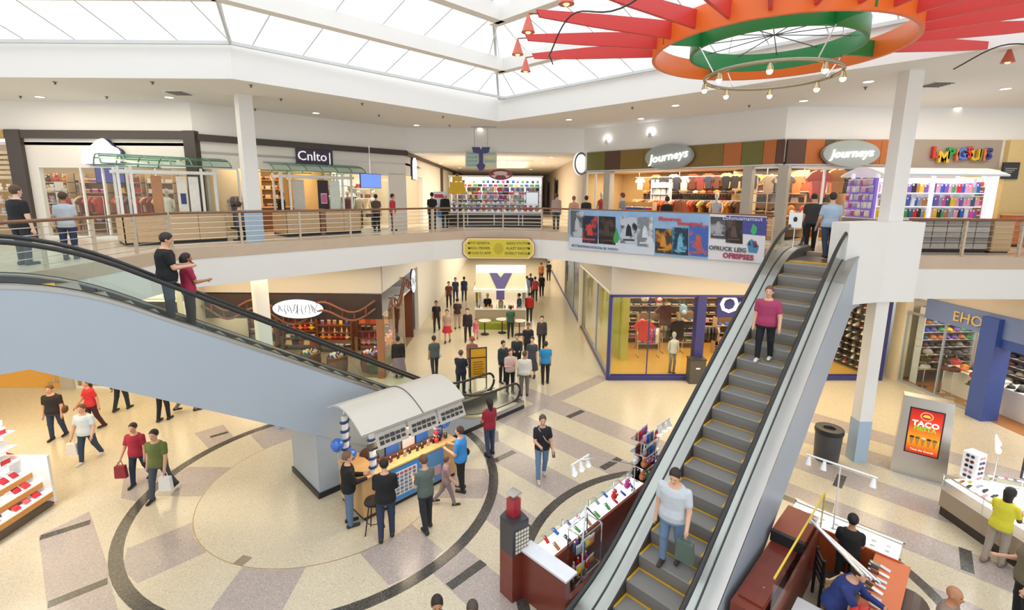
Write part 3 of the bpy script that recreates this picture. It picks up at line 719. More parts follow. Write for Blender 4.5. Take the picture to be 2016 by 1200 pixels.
# ---- left diagonal (M2) -----------------------------------------------------------
M2, W2 = frame(FL, FLC, U)
bm_ = thing('shop_front_beam', 'dark bronze beam over the diagonal left shop fronts', 'beam'); bm_['kind'] = 'structure'; put(bm_, M2)
MB().bb((.1, -.1, 8.93-U), (W2, .2, 9.16-U)).obj('beam', DARK, bm_)
M2c, W2c = frame(FLC, (-5, 62), U)
bm3 = thing('shop_front_beam', 'dark bronze beam along the corridor left wall', 'beam'); bm3['kind'] = 'structure'; put(bm3, M2c)
MB().bb((0, -.1, 8.93-U), (38, .1, 9.16-U)).obj('beam', DARK, bm3)
MB().bb((11, -.12, 0), (11.35, .1, 9.0-U)).obj('post', DARK, bm3)
MB().bb((18, -.12, 0), (18.35, .1, 9.0-U)).obj('post', DARK, bm3)
put(struct('wall_left_diagonal', MB().bb((.1, .02, 8.06-U), (W2, .22, 8.95-U)).bb((W2-.9, .02, 0), (W2, .22, 8.1-U)), SHOPW), M2)
put(struct('wall_corridor_left', MB().bb((0, .02, 8.06-U), (38, .22, 9.0-U)).bb((4.2, .02, 0), (38, .22, 8.06-U)), SHOPW), M2c)
cut = LP(M2, 475, 400)[0]; cut2 = LP(M2, 640, 400)[0]
glazing(M2, [.15, LP(M2, 430, 400)[0], cut], 0, 8.0-U); glazing(M2, [cut2+.6, W2-.9], 0, 8.0-U)
shop(M2, cut2, 3.8, 8.5-U, AMBER, None, 120, WARM, sides=(False, True))
M2b = M2 @ Matrix.Translation((cut2, 0, 0)); shop(M2b, W2-cut2, 3.5, 8.5-U, CREAMW, None, 110, WARM2, sides=(False, False))
for k, x in enumerate((.5, 1.35)):
    hangrail('chrome clothes rail behind the diagonal glass, %s one' % ('left', 'right')[k], M2, x, x+.75, 1.3, 1.5); row('shirt', M2, x, x+.75, 1.3, 1.48, .12, 'dark', 'dark garment on the rail behind the diagonal glass', 'dark garments behind the diagonal glass', rz=1.2)
    row('shirt', M2, x-.2, x+.75, 2.2, 2.2, .4, 'warm', 'orange garment hung high behind the diagonal glass', 'orange garments behind the diagonal glass')
shelves('amber back wall shelf in the diagonal shop', M2, .3, cut-.2, 3.3, (.5, .95, 1.4, 1.85), .35, WOODL)
for z in (.5, .95, 1.4, 1.85): row('stack', M2, .4, cut-.3, 3.45, z, .36, 'dark', 'folded dark clothes on the amber back shelf', 'folded clothes on the amber shelf')
for k in range(2):
    xa = cut+.5+k*1.1; shelves('tall wall bay behind the cash desk, %s from the left' % ('first', 'second', 'third')[k], M2, xa, xa+1.0, 3.3, (.6, 1.0, 1.4, 1.8, 2.2), .3, WOODL, mat('tan_back'))
    for z in (.6, 1.0, 1.4, 1.8, 2.2): row(('bag', 'box', 'bottle')[k], M2, xa+.05, xa+.95, 3.4, z, .26, 'warm', 'goods in the tall bays behind the cash desk', 'goods behind the cash desk')
for k in range(2):
    shelves('dark goods wall behind the diagonal glass, %s half' % ('left', 'right')[k], M2, .3+k*.9, 1.15+k*.9, 2.4, (.4, .8, 1.2, 1.6, 2.0), .3, DARK, mat('dark_back', rgb('5a4a40'), .7))
    for z in (.4, .8, 1.2, 1.6, 2.0): row('shoe', M2, .35+k*.9, 1.1+k*.9, 2.53, z, .25, 'warm', 'shoe on the dark goods wall behind the diagonal glass', 'shoes behind the diagonal glass', rz=-1.3, sc=1.2)
cb = thingM('cash_desk', 'brown wooden cash desk in the amber shop', 'desk', M2, (cut+1.0, 2.2, 0))
MB().bb((0, 0, 0), (2.0, .6, 1.0)).obj('body', mat('walnut', rgb('8a5a3a'), .5, var=.12), cb); MB().bb((-.04, -.04, 1.0), (2.04, .64, 1.05)).obj('top', WOODL, cb)
for x in (cut+1.2, cut+2.0, cut+2.7):
    pl = thingM('pendant_lamp', 'small amber pendant lamp over the cash desk, '+('left', 'middle', 'right')[int((x-cut-1.1)/.75)]+' one', 'lamp', M2, (x, 2.4, 2.2), group='pendant lamps in the amber shop')
    MB().lathe([(.14, 0), (.1, .1), (.03, .16)], 12).obj('shade', cm('e0b060', .4), pl, True); MB().cyl((0, 0, .16), (0, 0, .75), .008).obj('cord', BLACK, pl); MB().ball((0, 0, .0), .05, 8, 6).obj('bulb', mat('bulb_warm', rgb('ffd9a0'), .4, emit=6, var=0), pl)
# white clothing shop by the corridor
shelves('white wall shelf in the corner clothing shop', M2b, .5, 4.0, 3.0, (.4, .9, 1.4, 1.9), .35, WHITEG)
for z in (.4, .9, 1.4, 1.9): row('bag', M2b, .6, 3.9, 3.1, z, .42, 'warm', 'handbag on the corner clothing shop shelf', 'handbags in the corner clothing shop')
for k, (x, a, b) in enumerate(((.9, 'c03040', 'a02a3a'), (1.5, '6a3a3a', '3a2a2a'), (2.1, 'd8c8b0', '5a4a3a'), (2.9, 'e8e4dc', '3a4a3a'))):
    mannequin(('red', 'brown', 'cream', 'white')[k]+'-topped mannequin in the corner clothing shop', M2b, (x, .9+.1*k, 0), 0, a, b)
hangrail('chrome clothes rail in the corner clothing shop', M2b, .6, 2.6, 1.9, 1.5); row('dress', M2b, .7, 2.5, 1.9, 1.48, .17, 'dark', 'dress on the corner clothing shop rail', 'dresses in the corner clothing shop', rz=1.1)
# purple shop sign
xs, zs = LP(M2, 583, 291, -.1); xe, ze = LP(M2, 656, 325, -.1)
sg = thingM('shop_sign', 'purple rectangular shop sign with white letters', 'sign', M2, (0, -.1, 0))
MB().bb((xs, 0, ze), (xe, .1, zs)).obj('panel', mat('sign_aubergine', rgb('3e2f4e'), .4), sg)
text('Cnlto', sg, ((xs+xe)/2-.12, -.02, (zs+ze)/2), .52, mat('sign_letter_white', (.9, .9, .9), .4, emit=.5, var=0), .015)
text('|', sg, (xe-.14, -.02, (zs+ze)/2), .5, mat('sign_letter_white'), .015)
tv = thingM('wall_screen', 'bright blue hanging screen beside the second green kiosk', 'screen', M2, (LP(M2, 730, 356, -1.0)[0], -1.0, LP(M2, 730, 356, -1.0)[1]))
MB().bb((-.48, 0, -.3), (.48, .05, .3)).obj('bezel', BLACK, tv); MB().bb((-.46, -.012, -.28), (.46, 0, .28)).obj('display', mat('screen_blue', rgb('6d8fe0'), .3, emit=.8, var=.15, scale=2), tv)
MB().cyl((0, .03, .3), (0, .03, ZF-U-LP(M2, 730, 356, -1.0)[1]), .02).obj('drop_rod', CHROME, tv)
# glowing arched sign on the corridor wall
sg = thingM('shop_sign', 'white glowing arched sign on the corridor left wall', 'sign', M2c, (1.6, -.12, 2.35))
ar = [(-.4, 0), (.4, 0), (.4, .7)]+[(.4*math.cos(math.pi*j/8), .7+.35*math.sin(math.pi*j/8)) for j in range(1, 8)]+[(-.4, .7)]
MB().plate(ar, 0, .05).obj('face', mat('sign_glow_white'), sg); MB().plate([(x*1.12, z*1.05-.03) for x, z in ar], .05, .12).obj('box', mat('sign_purple'), sg)
shop(M2c, 4.3, 3.4, 8.5-U, CREAMW, None, 60, WARM2, sides=(False, True))
shelves('pale shelf inside the corridor corner shop', M2c, .3, 4.0, 2.9, (.5, 1.0, 1.5, 2.0), .35, WHITEG)
for z in (.5, 1.0, 1.5, 2.0): row('stack', M2c, .4, 3.9, 3.0, z, .4, 'white', 'folded pale clothes inside the corridor corner shop', 'folded clothes in the corridor corner shop')
# ---- right diagonal (M3) and right front (M4) --------------------------------------
M3, W3 = frame(FRC, FR, U); M4, W4 = frame(FR, (27, 17), U)
PC = dict(o='6e6a2c', b='5a3a2c', k='82692c', r='b8682c', g='5c5340')
def panels(M, u_list, cols, zb, zt, nm, lab):
    t = thingM('panel_band', lab, 'panel band', M)
    xs = [LP(M, u, 300, -.08)[0] if u is not None else None for u in u_list]
    for a, b, c in zip(xs[:-1], xs[1:], cols): MB().bb((a+.006, -.10, zb), (b-.006, 0, zt)).obj('colour_panel', cm(PC[c], .5, var=.05), t)
    MB().bb((xs[0], -.06, zb-.05), (xs[-1], .05, zb-.005)).obj('sill_strip', WHITEG, t)
    return t, xs
zt, zb = 9.10-U, 8.30-U
_, px3 = panels(M3, [1156, 1192, 1222, 1268, 1425, 1460, 1503, 1528, 1543], 'obkkrorb', zb, zt, '', 'olive, brown and orange panel band over the diagonal right shop')
_, px4 = panels(M4, [1549, 1585, 1622, 1640, 1700, 1733, 1768], 'brgkrr', zb, zt, '', 'orange and brown panel band over the front right shop')
put(struct('wall_right_diagonal', MB().bb((0, .02, zb-.05), (W3, .22, ZF-U)), SHOPW), M3)
put(struct('wall_right', MB().bb((0, .02, zb-.05), (W4, .22, ZF-U)), SHOPW), M4)
def pillar(M, u, w_, lab):
    x = LP(M, u, 400)[0]; t = thingM('shop_pillar', lab, 'pillar', M, (x, 0, 0)); t['kind'] = 'structure'
    MB().bb((-w_/2, -.1, 0), (w_/2, .25, zb-.05)).obj('shaft', mat('stone_pillar', rgb('b8b2a6'), .5, var=.1, scale=6), t)
for u in (1195, 1468, 1537): pillar(M3, u, .32, 'grey stone pillar in the diagonal right shop front')
x2 = LP(M3, 1195, 400)[0]; x3 = LP(M3, 1468, 400)[0]
glazing(M3, [.2, LP(M3, 1170, 400)[0], x2], 0, zb-.15); glazing(M3, [x3, W3-.05], 0, zb-.15)
xk = LP(M4, 1740, 400)[0]
glazing(M4, [.1, LP(M4, 1618, 400)[0], LP(M4, 1692, 400)[0], xk], 0, zb-.15)
shop(M3, W3, 3.4, zb-.05, AMBER, OAKF, 260, WARM2, sides=(True, False)); shop(M4, xk+.4, 3.6, zb-.05, AMBER, OAKF, 180, WARM2, sides=(False, True))
for (M, a, b, y, nm) in ((M3, x2, x3, 2.9, 'diagonal'), (M3, x3, W3-.3, 1.9, 'glazed'), (M4, .3, xk, 2.4, 'front')):
    zz = (.35, .7, 1.05, 1.4, 1.75, 2.1)
    shelves('amber-lit shoe wall of the %s right shop' % nm, M, a+.1, b-.1, y, zz, .3, WOODL, mat('amber_back', rgb('c89a58'), .6))
    for j, z in enumerate(zz):
        kd = ('shoe', 'box', 'shoe', 'bag', 'stack', 'cap')[j]
        row(kd, M, a+.2, b-.2, y+.13, z, .27, ('shoes', 'warm', 'warmdark', 'dark', 'warmdark', 'warm')[j], {'shoe': 'shoe', 'box': 'carton', 'bag': 'handbag', 'stack': 'folded shirt', 'cap': 'cap'}[kd]+' on the amber-lit wall of the %s right shop' % nm, 'goods on the amber walls, %s right shop' % nm, rz=-1.2 if kd == 'shoe' else 0, sc=1.1, turn=.4)
for k, (x, c) in enumerate(((x2+.9, 'f0a060'), (x2+1.8, 'f2ead6'), (x2+3.4, 'e86a4a'), (x2+4.2, 'd8c890'), (x2+2.7, 'b8582a'))):
    item('shirt', M3, (x, 2.7, 2.62), c, ('apricot', 'cream', 'coral', 'straw', 'rust')[k]+' shirt hung above the shoe wall of the diagonal right shop', None, sc=1.1)
for z in (1.0, 1.75): row('cap', M3, x2+.3, x3-.4, 2.55, z, .3, 'warmdark', 'cap stacked before the diagonal shop shoe wall', 'caps before the shoe wall', sc=1.2)
row('shirt', M3, x2+.3, x3-.3, 2.0, 2.45, .36, 'warmdark', 'T-shirt hung in the upper row of the diagonal right shop', 'hung T-shirts in the diagonal right shop', sc=.9, single=True)
shelves('low front display of the diagonal right shop', M3, x2+.4, x2+2.0, .5, (.35, .7, 1.0), .4, WOODL, mat('amber_back'))
for z in (.35, .7, 1.0): row('box', M3, x2+.45, x2+1.95, .65, z, .22, 'mix', 'boxed goods on the low front display', 'boxed goods on the low front display')
shelves('picture-card stand in the diagonal right shop', M3, x2+1.2, x2+2.1, 1.7, (.5, .8, 1.1, 1.4, 1.7, 2.0), .3, WHITEG, mat('white_back', rgb('e8e4da'), .6))
for z in (.5, .8, 1.1, 1.4, 1.7, 2.0): row('case', M3, x2+1.25, x2+2.05, 1.8, z, .13, 'white', 'picture card on the stand of the diagonal right shop', 'picture cards on the stand', sc=1.5)
rl_ = thingM('ceiling_rail', 'chrome garment rail hung high in the diagonal right shop', 'rail', M3, (x2+.2, 2.0, 0)); MB().tube([(0, 0, 2.46), (x3-x2-.4, 0, 2.46)], .015, 6).obj('bar', CHROME, rl_); [MB().cyl((q, 0, 2.46), (q, 0, zb-.05), .01).obj('drop_rod', CHROME, rl_) for q in (.2, 2.2, x3-x2-.7)]
hangrail('long clothes rail in the diagonal right shop', M3, x2+.6, x3-.5, 1.2, 1.45)
row('shirt', M3, x2+.7, x3-.6, 1.2, 1.43, .16, 'warm', 'garment on the long rail of the diagonal right shop', 'garments on the long rail', rz=1.1)
mannequin('grey-clothed mannequin at the diagonal shop entrance', M3, (LP(M3, 1400, 400)[0], .5, 0), 0, 'b9bcc4', '8d929c')
mannequin('mannequin in red shirt behind the round sign', M3, (LP(M3, 1172, 400)[0], .5, 0), 0, 'c03040', '3a3a3a')
for k, (u, v, c, nm, s_) in enumerate(((1612, 355, 'ee6a52', 'coral', 1.6), (1650, 352, 'e0902c', 'amber', 1.4), (1672, 350, '26262a', 'black', 1.5), (1690, 345, 'e23a2a', 'red', 1.0), (1640, 372, 'f2efe8', 'white', .8), (1712, 350, '2a2624', 'charcoal', 1.5))):
    x, z = LP(M4, u, v, .6); item('shirt', M4, (x, .6+.05*k, z+.35), c, nm+' shirt hung in the front right shop window', None, sc=s_)
for z in (2.5,): row('backpack', M4, .4, xk-.3, 2.55, 2.12, .4, 'mix', 'backpack along the top of the front right shop wall', 'backpacks on the top shelf', single=True)
row('shirt', M4, .3, xk-.2, 1.7, 2.4, .34, 'warmdark', 'T-shirt hung behind the window shirts of the front right shop', 'hung T-shirts in the front right shop', single=True)
rl_ = thingM('ceiling_rail', 'chrome garment rail hung high in the front right shop', 'rail', M4, (.2, 1.7, 0)); MB().tube([(0, 0, 2.41), (xk-.3, 0, 2.41)], .015, 6).obj('bar', CHROME, rl_); [MB().cyl((q, 0, 2.41), (q, 0, zb-.05), .01).obj('drop_rod', CHROME, rl_) for q in (.2, 1.6, xk-.6)]
row('backpack', M4, .4, xk-.3, 1.0, .95, .42, 'warm', 'backpack on the display table of the front right shop', 'backpacks on the display table')
tb = thingM('display_table', 'wooden display table with backpacks in the front right shop', 'table', M4, (.3, .7, 0))
MB().bb((0, 0, .88), (xk-.5, .6, .94)).obj('top', WOODL, tb)
for x in (.05, xk-.6): MB().bb((x, .05, 0), (x+.06, .55, .88)).obj('leg', WOODL, tb)
def oval_sign(M, u, v, ru, rv, label, rot, txt='Journeys'):
    x, z = LP(M, u, v, -.3); xa = LP(M, u+ru, v, -.3)[0]; za = LP(M, u, v-rv, -.3)[1]; rx, rz_ = abs(xa-x), abs(za-z)
    t = thingM('shop_sign', label, 'sign', M, (x, -.3, z))
    def ell(k): return [(rx*k*math.cos(2*math.pi*i/40), rz_*k*math.sin(2*math.pi*i/40)) for i in range(40)]
    MB().plate(ell(1), 0, .18).obj('oval_box', cm('9fa6a4', .35, var=.06), t); MB().plate(ell(1.04), .06, .16).obj('rim', STEEL, t)
    text(txt, t, (0, -.02, 0), rz_*.95, mat('neon_white', (1, .98, .92), .4, emit=2.2, var=0), .02, shear=.25, roll=rot)
    return t
oval_sign(M3, 1315, 308, 48, 25, 'silver oval sign with glowing script over the diagonal right shop', .12)
oval_sign(M4, 1677, 302, 56, 26, 'silver oval sign with glowing script over the front right shop', .05)
# round blade sign on the corner
sg = thingM('blade_sign', 'round white blade sign with dark ring at the corridor corner', 'sign', M3, (LP(M3, 1143, 322, -.25)[0], -.25, LP(M3, 1143, 322, -.25)[1]))
MB().cyl((-.04, 0, 0), (.04, 0, 0), .52, n=28).obj('disc', mat('sign_glow_soft', (.95, .95, .95), .4, emit=.7, var=0), sg)
m_ = MB(); m_.add([(.045, .52*math.cos(a), .52*math.sin(a)) for a in [2*math.pi*i/28 for i in range(28)]]+[(.045, .42*math.cos(a), .42*math.sin(a)) for a in [2*math.pi*i/28 for i in range(28)]], [(i, (i+1) % 28, 28+(i+1) % 28, 28+i) for i in range(28)]).add([(-.045, .52*math.cos(a), .52*math.sin(a)) for a in [2*math.pi*i/28 for i in range(28)]]+[(-.045, .42*math.cos(a), .42*math.sin(a)) for a in [2*math.pi*i/28 for i in range(28)]], [(i, (i+1) % 28, 28+(i+1) % 28, 28+i) for i in range(28)]).obj('ring', cm('7a8a8c', .4), sg)
# corridor right wall
Mc, Wc = frame((3.3, 62), FRC, U)
put(struct('wall_corridor_right', MB().bb((0, .02, 0), (39, .22, ZF-U)), mat('corridor_beige', rgb('cfc2b0'), .7, var=.03)), Mc)
for k, yy in enumerate((9.0, 16.0, 24.0)):
    d_ = put(struct('door_%d' % (k+1), MB().bb((yy, -.03, 0), (yy+2.4, .02, 2.7)), mat('door_dark_glass', rgb('3c3a38'), .2, var=.1)), Mc)
    MB().bb((yy+.1, -.05, .1), (yy+2.3, -.03, 2.6)).obj('pane', GLASS, d_); MB().bb((yy-.12, -.06, 0), (yy, .02, 2.9)).obj('jamb', DARK, d_)
# colourful letters shop, grey wall right of the orange panels
kx = LP(M4, 1778, 300)[0]; kz0, kz1 = 8.15-U, ZF-U
put(struct('wall_kids_shop', MB().bb((kx, -.05, kz0), (LP(M4, 1968, 300)[0], .02, kz1)), mat('taupe_wall', rgb('a89a8c'), .6, var=.03)), M4)
ls = thingM('letter_sign', 'colourful fat letters on the taupe wall', 'sign', M4)
for ch, u, c, v in (('L', 1841, 'd8322c', 301), ('M', 1856, 'e8c22c', 310), ('P', 1871, '2f9a4a', 303), ('I', 1883, 'e07848', 306), ('G', 1893, '5a78c8', 304), ('S', 1907, 'd8382c', 301), ('U', 1919, 'd8b41c', 306), ('I', 1929, '8a7a1c', 306), ('I', 1937, 'd87a3c', 306), ('S', 1945, '2c3a7a', 304)):
    x, z = LP(M4, u, v, -.12); text(ch, ls, (x, -.12, z), .5, cm(c, .35), .05, bold=.02, name='letter')
shop(M4 @ Matrix.Translation((xk+.5, 0, 0)), 6.0, 3.4, kz0, SHOPW, None, 130, WARM2, sides=(False, False))
for k in range(4):
    Mk = M4 @ Matrix.Translation((kx+.2+k*1.05, 0, 0)); zz = (.3, .65, 1.0, 1.35, 1.7, 2.05)
    shelves('tall shelf bay of small goods behind the phone kiosk, %s from the pillar' % ('first', 'second', 'third', 'fourth')[k], Mk, 0, 1.0, 1.2, zz, .3, WHITEG, mat('shelf_back_warm', rgb('d8c2a0'), .7))
    for z in zz: row(('packet', 'box', 'bottle', 'packet')[k], Mk, .06, .94, 1.33, z, .16, ('mix', 'dark', 'warm', 'candy')[k], 'small boxed goods on the tall bays behind the phone kiosk', 'goods in the tall bays')
yx = LP(M4, 1972, 330)[0]
put(struct('wall_yellow_front', MB().bb((yx, -.15, 0), (W4, .02, ZF-U)), mat('yellow_wood_front', rgb('d9bf84'), .5, var=.06)), M4)
bd = thingM('black_notice', 'black notice board on the pale yellow front at the frame edge', 'notice board', M4, (LP(M4, 1990, 336, -.2)[0], -.2, LP(M4, 1990, 336, -.2)[1]))
MB().bb((-.28, 0, -.28), (.28, .05, .28)).obj('board', BLACK, bd); [MB().bb((-.2, -.006, .07-.06*j), (.2-.07*j, 0, .085-.06*j)).obj('chalk_stroke', cm('d8d4cc'), bd) for j in range(3)]
ob = thingM('orange_counter', 'orange slatted counter on the right upper floor', 'counter', M4, (yx+.1, -.7, 0))
MB().bb((0, 0, .08), (2.2, .5, 1.05)).obj('body', cm('c8682e', .5, var=.08), ob); MB().bb((0, .02, 0), (2.2, .5, .08)).obj('plinth', BLACK, ob); MB().bb((-.03, -.03, 1.05), (2.23, .53, 1.1)).obj('top', WOODL, ob)
for k in range(5): MB().bb((0, -.012, .2+k*.17), (2.2, 0, .33+k*.17)).obj('slat', cm('cf7436', .5), ob)
# ================================================================== LOWER SHOP FRONTS
ZL = 3.42
PURP = mat('purple_frame', rgb('3d3c78'), .4, var=.04); LIME = mat('lime_wall', rgb('c4bd4e'), .6, var=.04); GOLDF = mat('gold_shop_floor', rgb('dcae55'), .25, var=.05, scale=3)
Ml, Wl = frame((-24, 18), (-5, 18), 0); Mlc, _ = frame((-5, 18), (-5, 62), 0)
Mr, Wr = frame((3.8, 18), (14.75, 18.2), 0); Mrc, Wrc = frame((3.8, 62), (3.8, 18), 0); Mh, Wh = frame((15.35, 18.5), (16.1, 8), 0)
LBK = mat('lower_bulkhead', rgb('c9bfb2'), .7, var=.02)
put(struct('wall_lower_left', MB().bb((0, 0, ZL), (Wl, .2, ZB)), LBK), Ml)
put(struct('wall_lower_corridor_left', MB().bb((.21, 0, ZL), (44, .2, ZB)).bb((7.0, 0, 0), (44, .2, ZL)), WHITE), Mlc)
put(struct('wall_lower_right', MB().bb((0, 0, ZL), (Wr, .2, ZB)), LBK), Mr)
put(struct('wall_lower_corridor_right', MB().bb((0, 0, ZL), (Wrc, .2, ZB)).bb((0, 0, 0), (Wrc-16, .2, ZL)), LBK), Mrc)
put(struct('wall_hat_shop', MB().bb((0, 0, ZL+.1), (Wh, .2, ZB)), LBK), Mh)
put(struct('trim_2', MB().bb((0, -.03, 0), (Wrc-.02, .0, .14)), PURP), Mrc)
def hung(o, sc, up):
    MB().cyl((0, 0, -.02/sc if sc > 1.4 else .36), (0, 0, up/sc), .006).obj('hanging_cord', CHROME, o); return o
# ---- candy shop, left of the corridor ---------------------------------------------
x0 = LP(Ml, 528, 600)[0]-3.2
blk = put(struct('wall_candy_fascia', MB().bb((x0, -.06, 2.42), (Wl, .0, 3.38)), mat('candy_black_fascia', rgb('3a2a26'), .5)), Ml)
trk = thingM('ride_track', 'brown winding toy track over the candy shop', 'track decoration', Ml, (0, -.3, 0)); BR = cm('7a4a36', .5)
def wv(x): return 2.95+.28*math.sin(x*2.6+.6)+.12*math.sin(x*1.1)
for dz in (0, -.32):
    MB().tube([(x0+.2+i*.2, -.05+.1*math.sin(i*.4), wv(i*.2)+dz) for i in range(int((Wl-x0-.1)/.2))], .045, 6).obj('rail', BR, trk, True)
for i in range(0, int((Wl-x0-.2)/.45)): MB().tube([(x0+.3+i*.45, 0, wv(.1+i*.45)-.3), (x0+.3+i*.45, 0, wv(.1+i*.45))], .03, 5).obj('tie', BR, trk)
for i in range(1, 8): MB().cyl((x0+i*1.1, 0, wv(i*1.1-.2)), (x0+i*1.1, .26, wv(i*1.1-.2)), .02).obj('bracket', BR, trk)
trk2 = thingM('ride_track', 'brown toy track climbing the corridor side of the candy shop', 'track decoration', Mlc, (0, -.25, 0))
for dz in (0, -.32): MB().tube([(i*.2, 0, 2.75+.25*math.sin(i*.55)+i*.035+dz) for i in range(22)], .045, 6).obj('rail', BR, trk2, True)
for i in range(9): MB().tube([(.1+i*.45, 0, 2.42+.25*math.sin(i*1.24)+i*.08), (.1+i*.45, 0, 2.74+.25*math.sin(i*1.24)+i*.08)], .03, 5).obj('tie', BR, trk2)
def plain_oval(M, u, v, rx, rz_, label, y=-.45, col='d9e2f4', n=8):
    x, z = LP(M, u, v, y); t = thingM('shop_sign', label, 'sign', M, (x, y, z))
    MB().plate([(rx*math.cos(2*math.pi*i/36), rz_*math.sin(2*math.pi*i/36)) for i in range(36)], 0, .12).obj('oval_face', cm(col, .4, emit=.7, var=0), t)
    MB().plate([(rx*1.05*math.cos(2*math.pi*i/36), rz_*1.07*math.sin(2*math.pi*i/36)) for i in range(36)], .04, .11).obj('rim', BLACK, t)
    rr = random.Random(3)
    for k in range(n):
        a = -rx*.75+1.5*rx*k/(n-1)
        MB().tube([(a+rr.uniform(-.08, .08), -.01, z_) for z_ in (-rz_*.55*rr.uniform(.4, 1), 0, rz_*.55*rr.uniform(.5, 1))], .012, 5).obj('script_stroke', BLACK, t)
    return t
plain_oval(Ml, 586, 608, .95, .36, 'white oval sign with black script over the candy shop front', n=14)
plain_oval(Mlc, 815, 553, .45, .55, 'white oval sign on the corridor side of the candy shop', y=-.3, n=4)
shop(Ml @ Matrix.Translation((x0, 0, 0)), Wl-x0, 5.5, ZL-.9, mat('candy_wall', rgb('6a3a2a'), .7), cm('8a7a68', .4), 170, WARM, sides=(True, False))
for k in range(4):
    bw = (Wl-x0-.7)/4; xa = x0+.3+k*bw; zz = (.25, .6, .95, 1.3, 1.65)
    shelves('candy shelf bay behind the candy shop front, %s from the corridor' % ('fourth', 'third', 'second', 'nearest')[k], Ml, xa, xa+bw-.15, 3.0+.3*(k % 2), zz, .35, mat('candy_shelf', rgb('7a4a30'), .5))
    for j, z in enumerate(zz): row(('packet', 'bag', 'box', 'plush', 'bottle')[(j+k) % 5], Ml, xa+.1, xa+bw-.25, 3.15+.3*(k % 2), z, .27, ('candy', 'warm', 'dark', 'mix', 'warm')[(j*2+k) % 5], 'treat on the candy shop shelves', 'treats in the candy shop', sc=1.05)
for k in range(6):
    xa = x0+.6+k*(Wl-x0-1.4)/5; b = thingM('candy_bin', 'open wooden candy bin near the candy shop entrance, number %s' % ('one', 'two', 'three', 'four', 'five', 'six')[k], 'candy bin', Ml, (xa, .5+.35*(k % 2), 0))
    b['label'] = 'open wooden candy bin at the candy shop entrance, %s from the corridor' % ('farthest', 'fifth', 'fourth', 'third', 'second', 'nearest')[k]
    MB().lathe([(.36, 0), (.42, .35), (.40, .75), (.36, .75), (.36, .62)], 12).obj('barrel', mat('barrel_wood', rgb('6a4630'), .6, var=.2), b, 40)
    for j in range(9):
        a = j*.7; c_ = random.choice(PAL['candy']+PAL['white'])
        item('packet', b.matrix_world, (.2*math.cos(a), .2*math.sin(a), .66), c_, '%s sweet packet in the %s candy bin from the corridor, %s in the ring' % (cname(c_), ('farthest', 'fifth', 'fourth', 'third', 'second', 'nearest')[k], ORD[j]), 'sweet packets heaped in the bins', rz=a, sc=1.0, tiltx=.5)
pts = thing('candy_post', 'wooden posts framing the candy shop corner', 'post'); pts['kind'] = 'structure'; put(pts, Ml)
MB().bb((Wl-.25, -.05, 0), (Wl, .2, 2.45)).obj('post', mat('candy_post_wood', rgb('9a6a48'), .5, var=.1), pts)
row('plush', Mlc, .6, 3.4, .5, .5, .4, 'candy', 'plush toy in the corridor window of the candy shop', 'plush toys in the candy window', sc=1.7, rz=-1.5)
dt = thingM('window_bench', 'dark green display bench in the candy corridor window', 'bench', Mlc, (.3, .2, 0)); MB().bb((0, 0, .42), (3.4, .6, .5)).obj('top', cm('5c6a2c', .5), dt); MB().bb((.1, .05, 0), (3.3, .55, .42)).obj('base', cm('4a5424', .5), dt)
glazing(Mlc, [.25, 1.9, 3.8], 0, 2.45, fm=WOODL)
for i in range(1, 4): MB().cyl((i*1.0, 0, 2.75+.25*math.sin(i*2.75)+i*.175), (i*1.0, .26, 2.75+.25*math.sin(i*2.75)+i*.175), .02).obj('bracket', BR, trk2)
# ---- amber and dark shops under the escalator, far left ---------------------------
Ml0 = Ml; Ml, _w = frame((-26, 16.75), (-11.8, 16.75), 0); xa = LP(Ml, 122, 745)[0]; xb = LP(Ml, 250, 745)[0]; x0c = x0; x0 = _w
shop(Ml, xa, 4, ZL, AMBER, GOLDF, 120, WARM, sides=(True, False)); shop(Ml @ Matrix.Translation((xa+.4, 0, 0)), x0-xa-.4, 4, ZL, mat('dark_red_wall', rgb('4a2018'), .7), None, 60, WARM, sides=(False, False))
put(struct('wall_lower_left_pillar', MB().bb((xa, -.1, 0), (xa+.45, .25, ZL)), mat('stone_pillar')), Ml)
glazing(Ml, [xa+.45, xa+2.2, xb, x0], 0, ZL-.1)
pm = thingM('pumpkin_display', 'orange pumpkin sign in the dark window under the escalator', 'display', Ml, (LP(Ml, 200, 745)[0], .5, .7))
for k in range(4): MB().lathe([(.05, 0), (.16, .04), (.19, .13), (.14, .22), (.03, .25)], 10, (k*.42-.6, 0, 0)).obj('pumpkin', cm('d8742c', .5), pm, True)
MB().bb((-.9, -.2, -.7), (.95, .3, 0)).obj('plinth', cm('d8d2c4'), pm)
ps = thingM('poster_stand', 'small dark poster stand in the amber shop at the frame edge', 'poster', Ml, (LP(Ml, 74, 745)[0], .6, 0)); MB().bb((-.25, 0, .35), (.25, .04, 1.1)).obj('board', BLACK, ps); MB().cyl((0, .02, 0), (0, .02, .4), .02).obj('pole', CHROME, ps); MB().lathe([(.2, 0), (.2, .02)], 12).obj('foot', CHROME, ps)
shelves('amber wooden wall shelf under the escalator', Ml, 1.0, xa-.5, 3.4, (.5, 1.0, 1.5), .35, WOODL); row('box', Ml, 1.2, xa-.6, 3.5, .5, .4, 'warm', 'carton on the amber shelf under the escalator', 'cartons on the amber shelf')
put(struct('wall_lower_left_return', MB().bb((_w-.2, 0, 0), (_w, 4.0, ZB)), LBK), Ml); Ml = Ml0
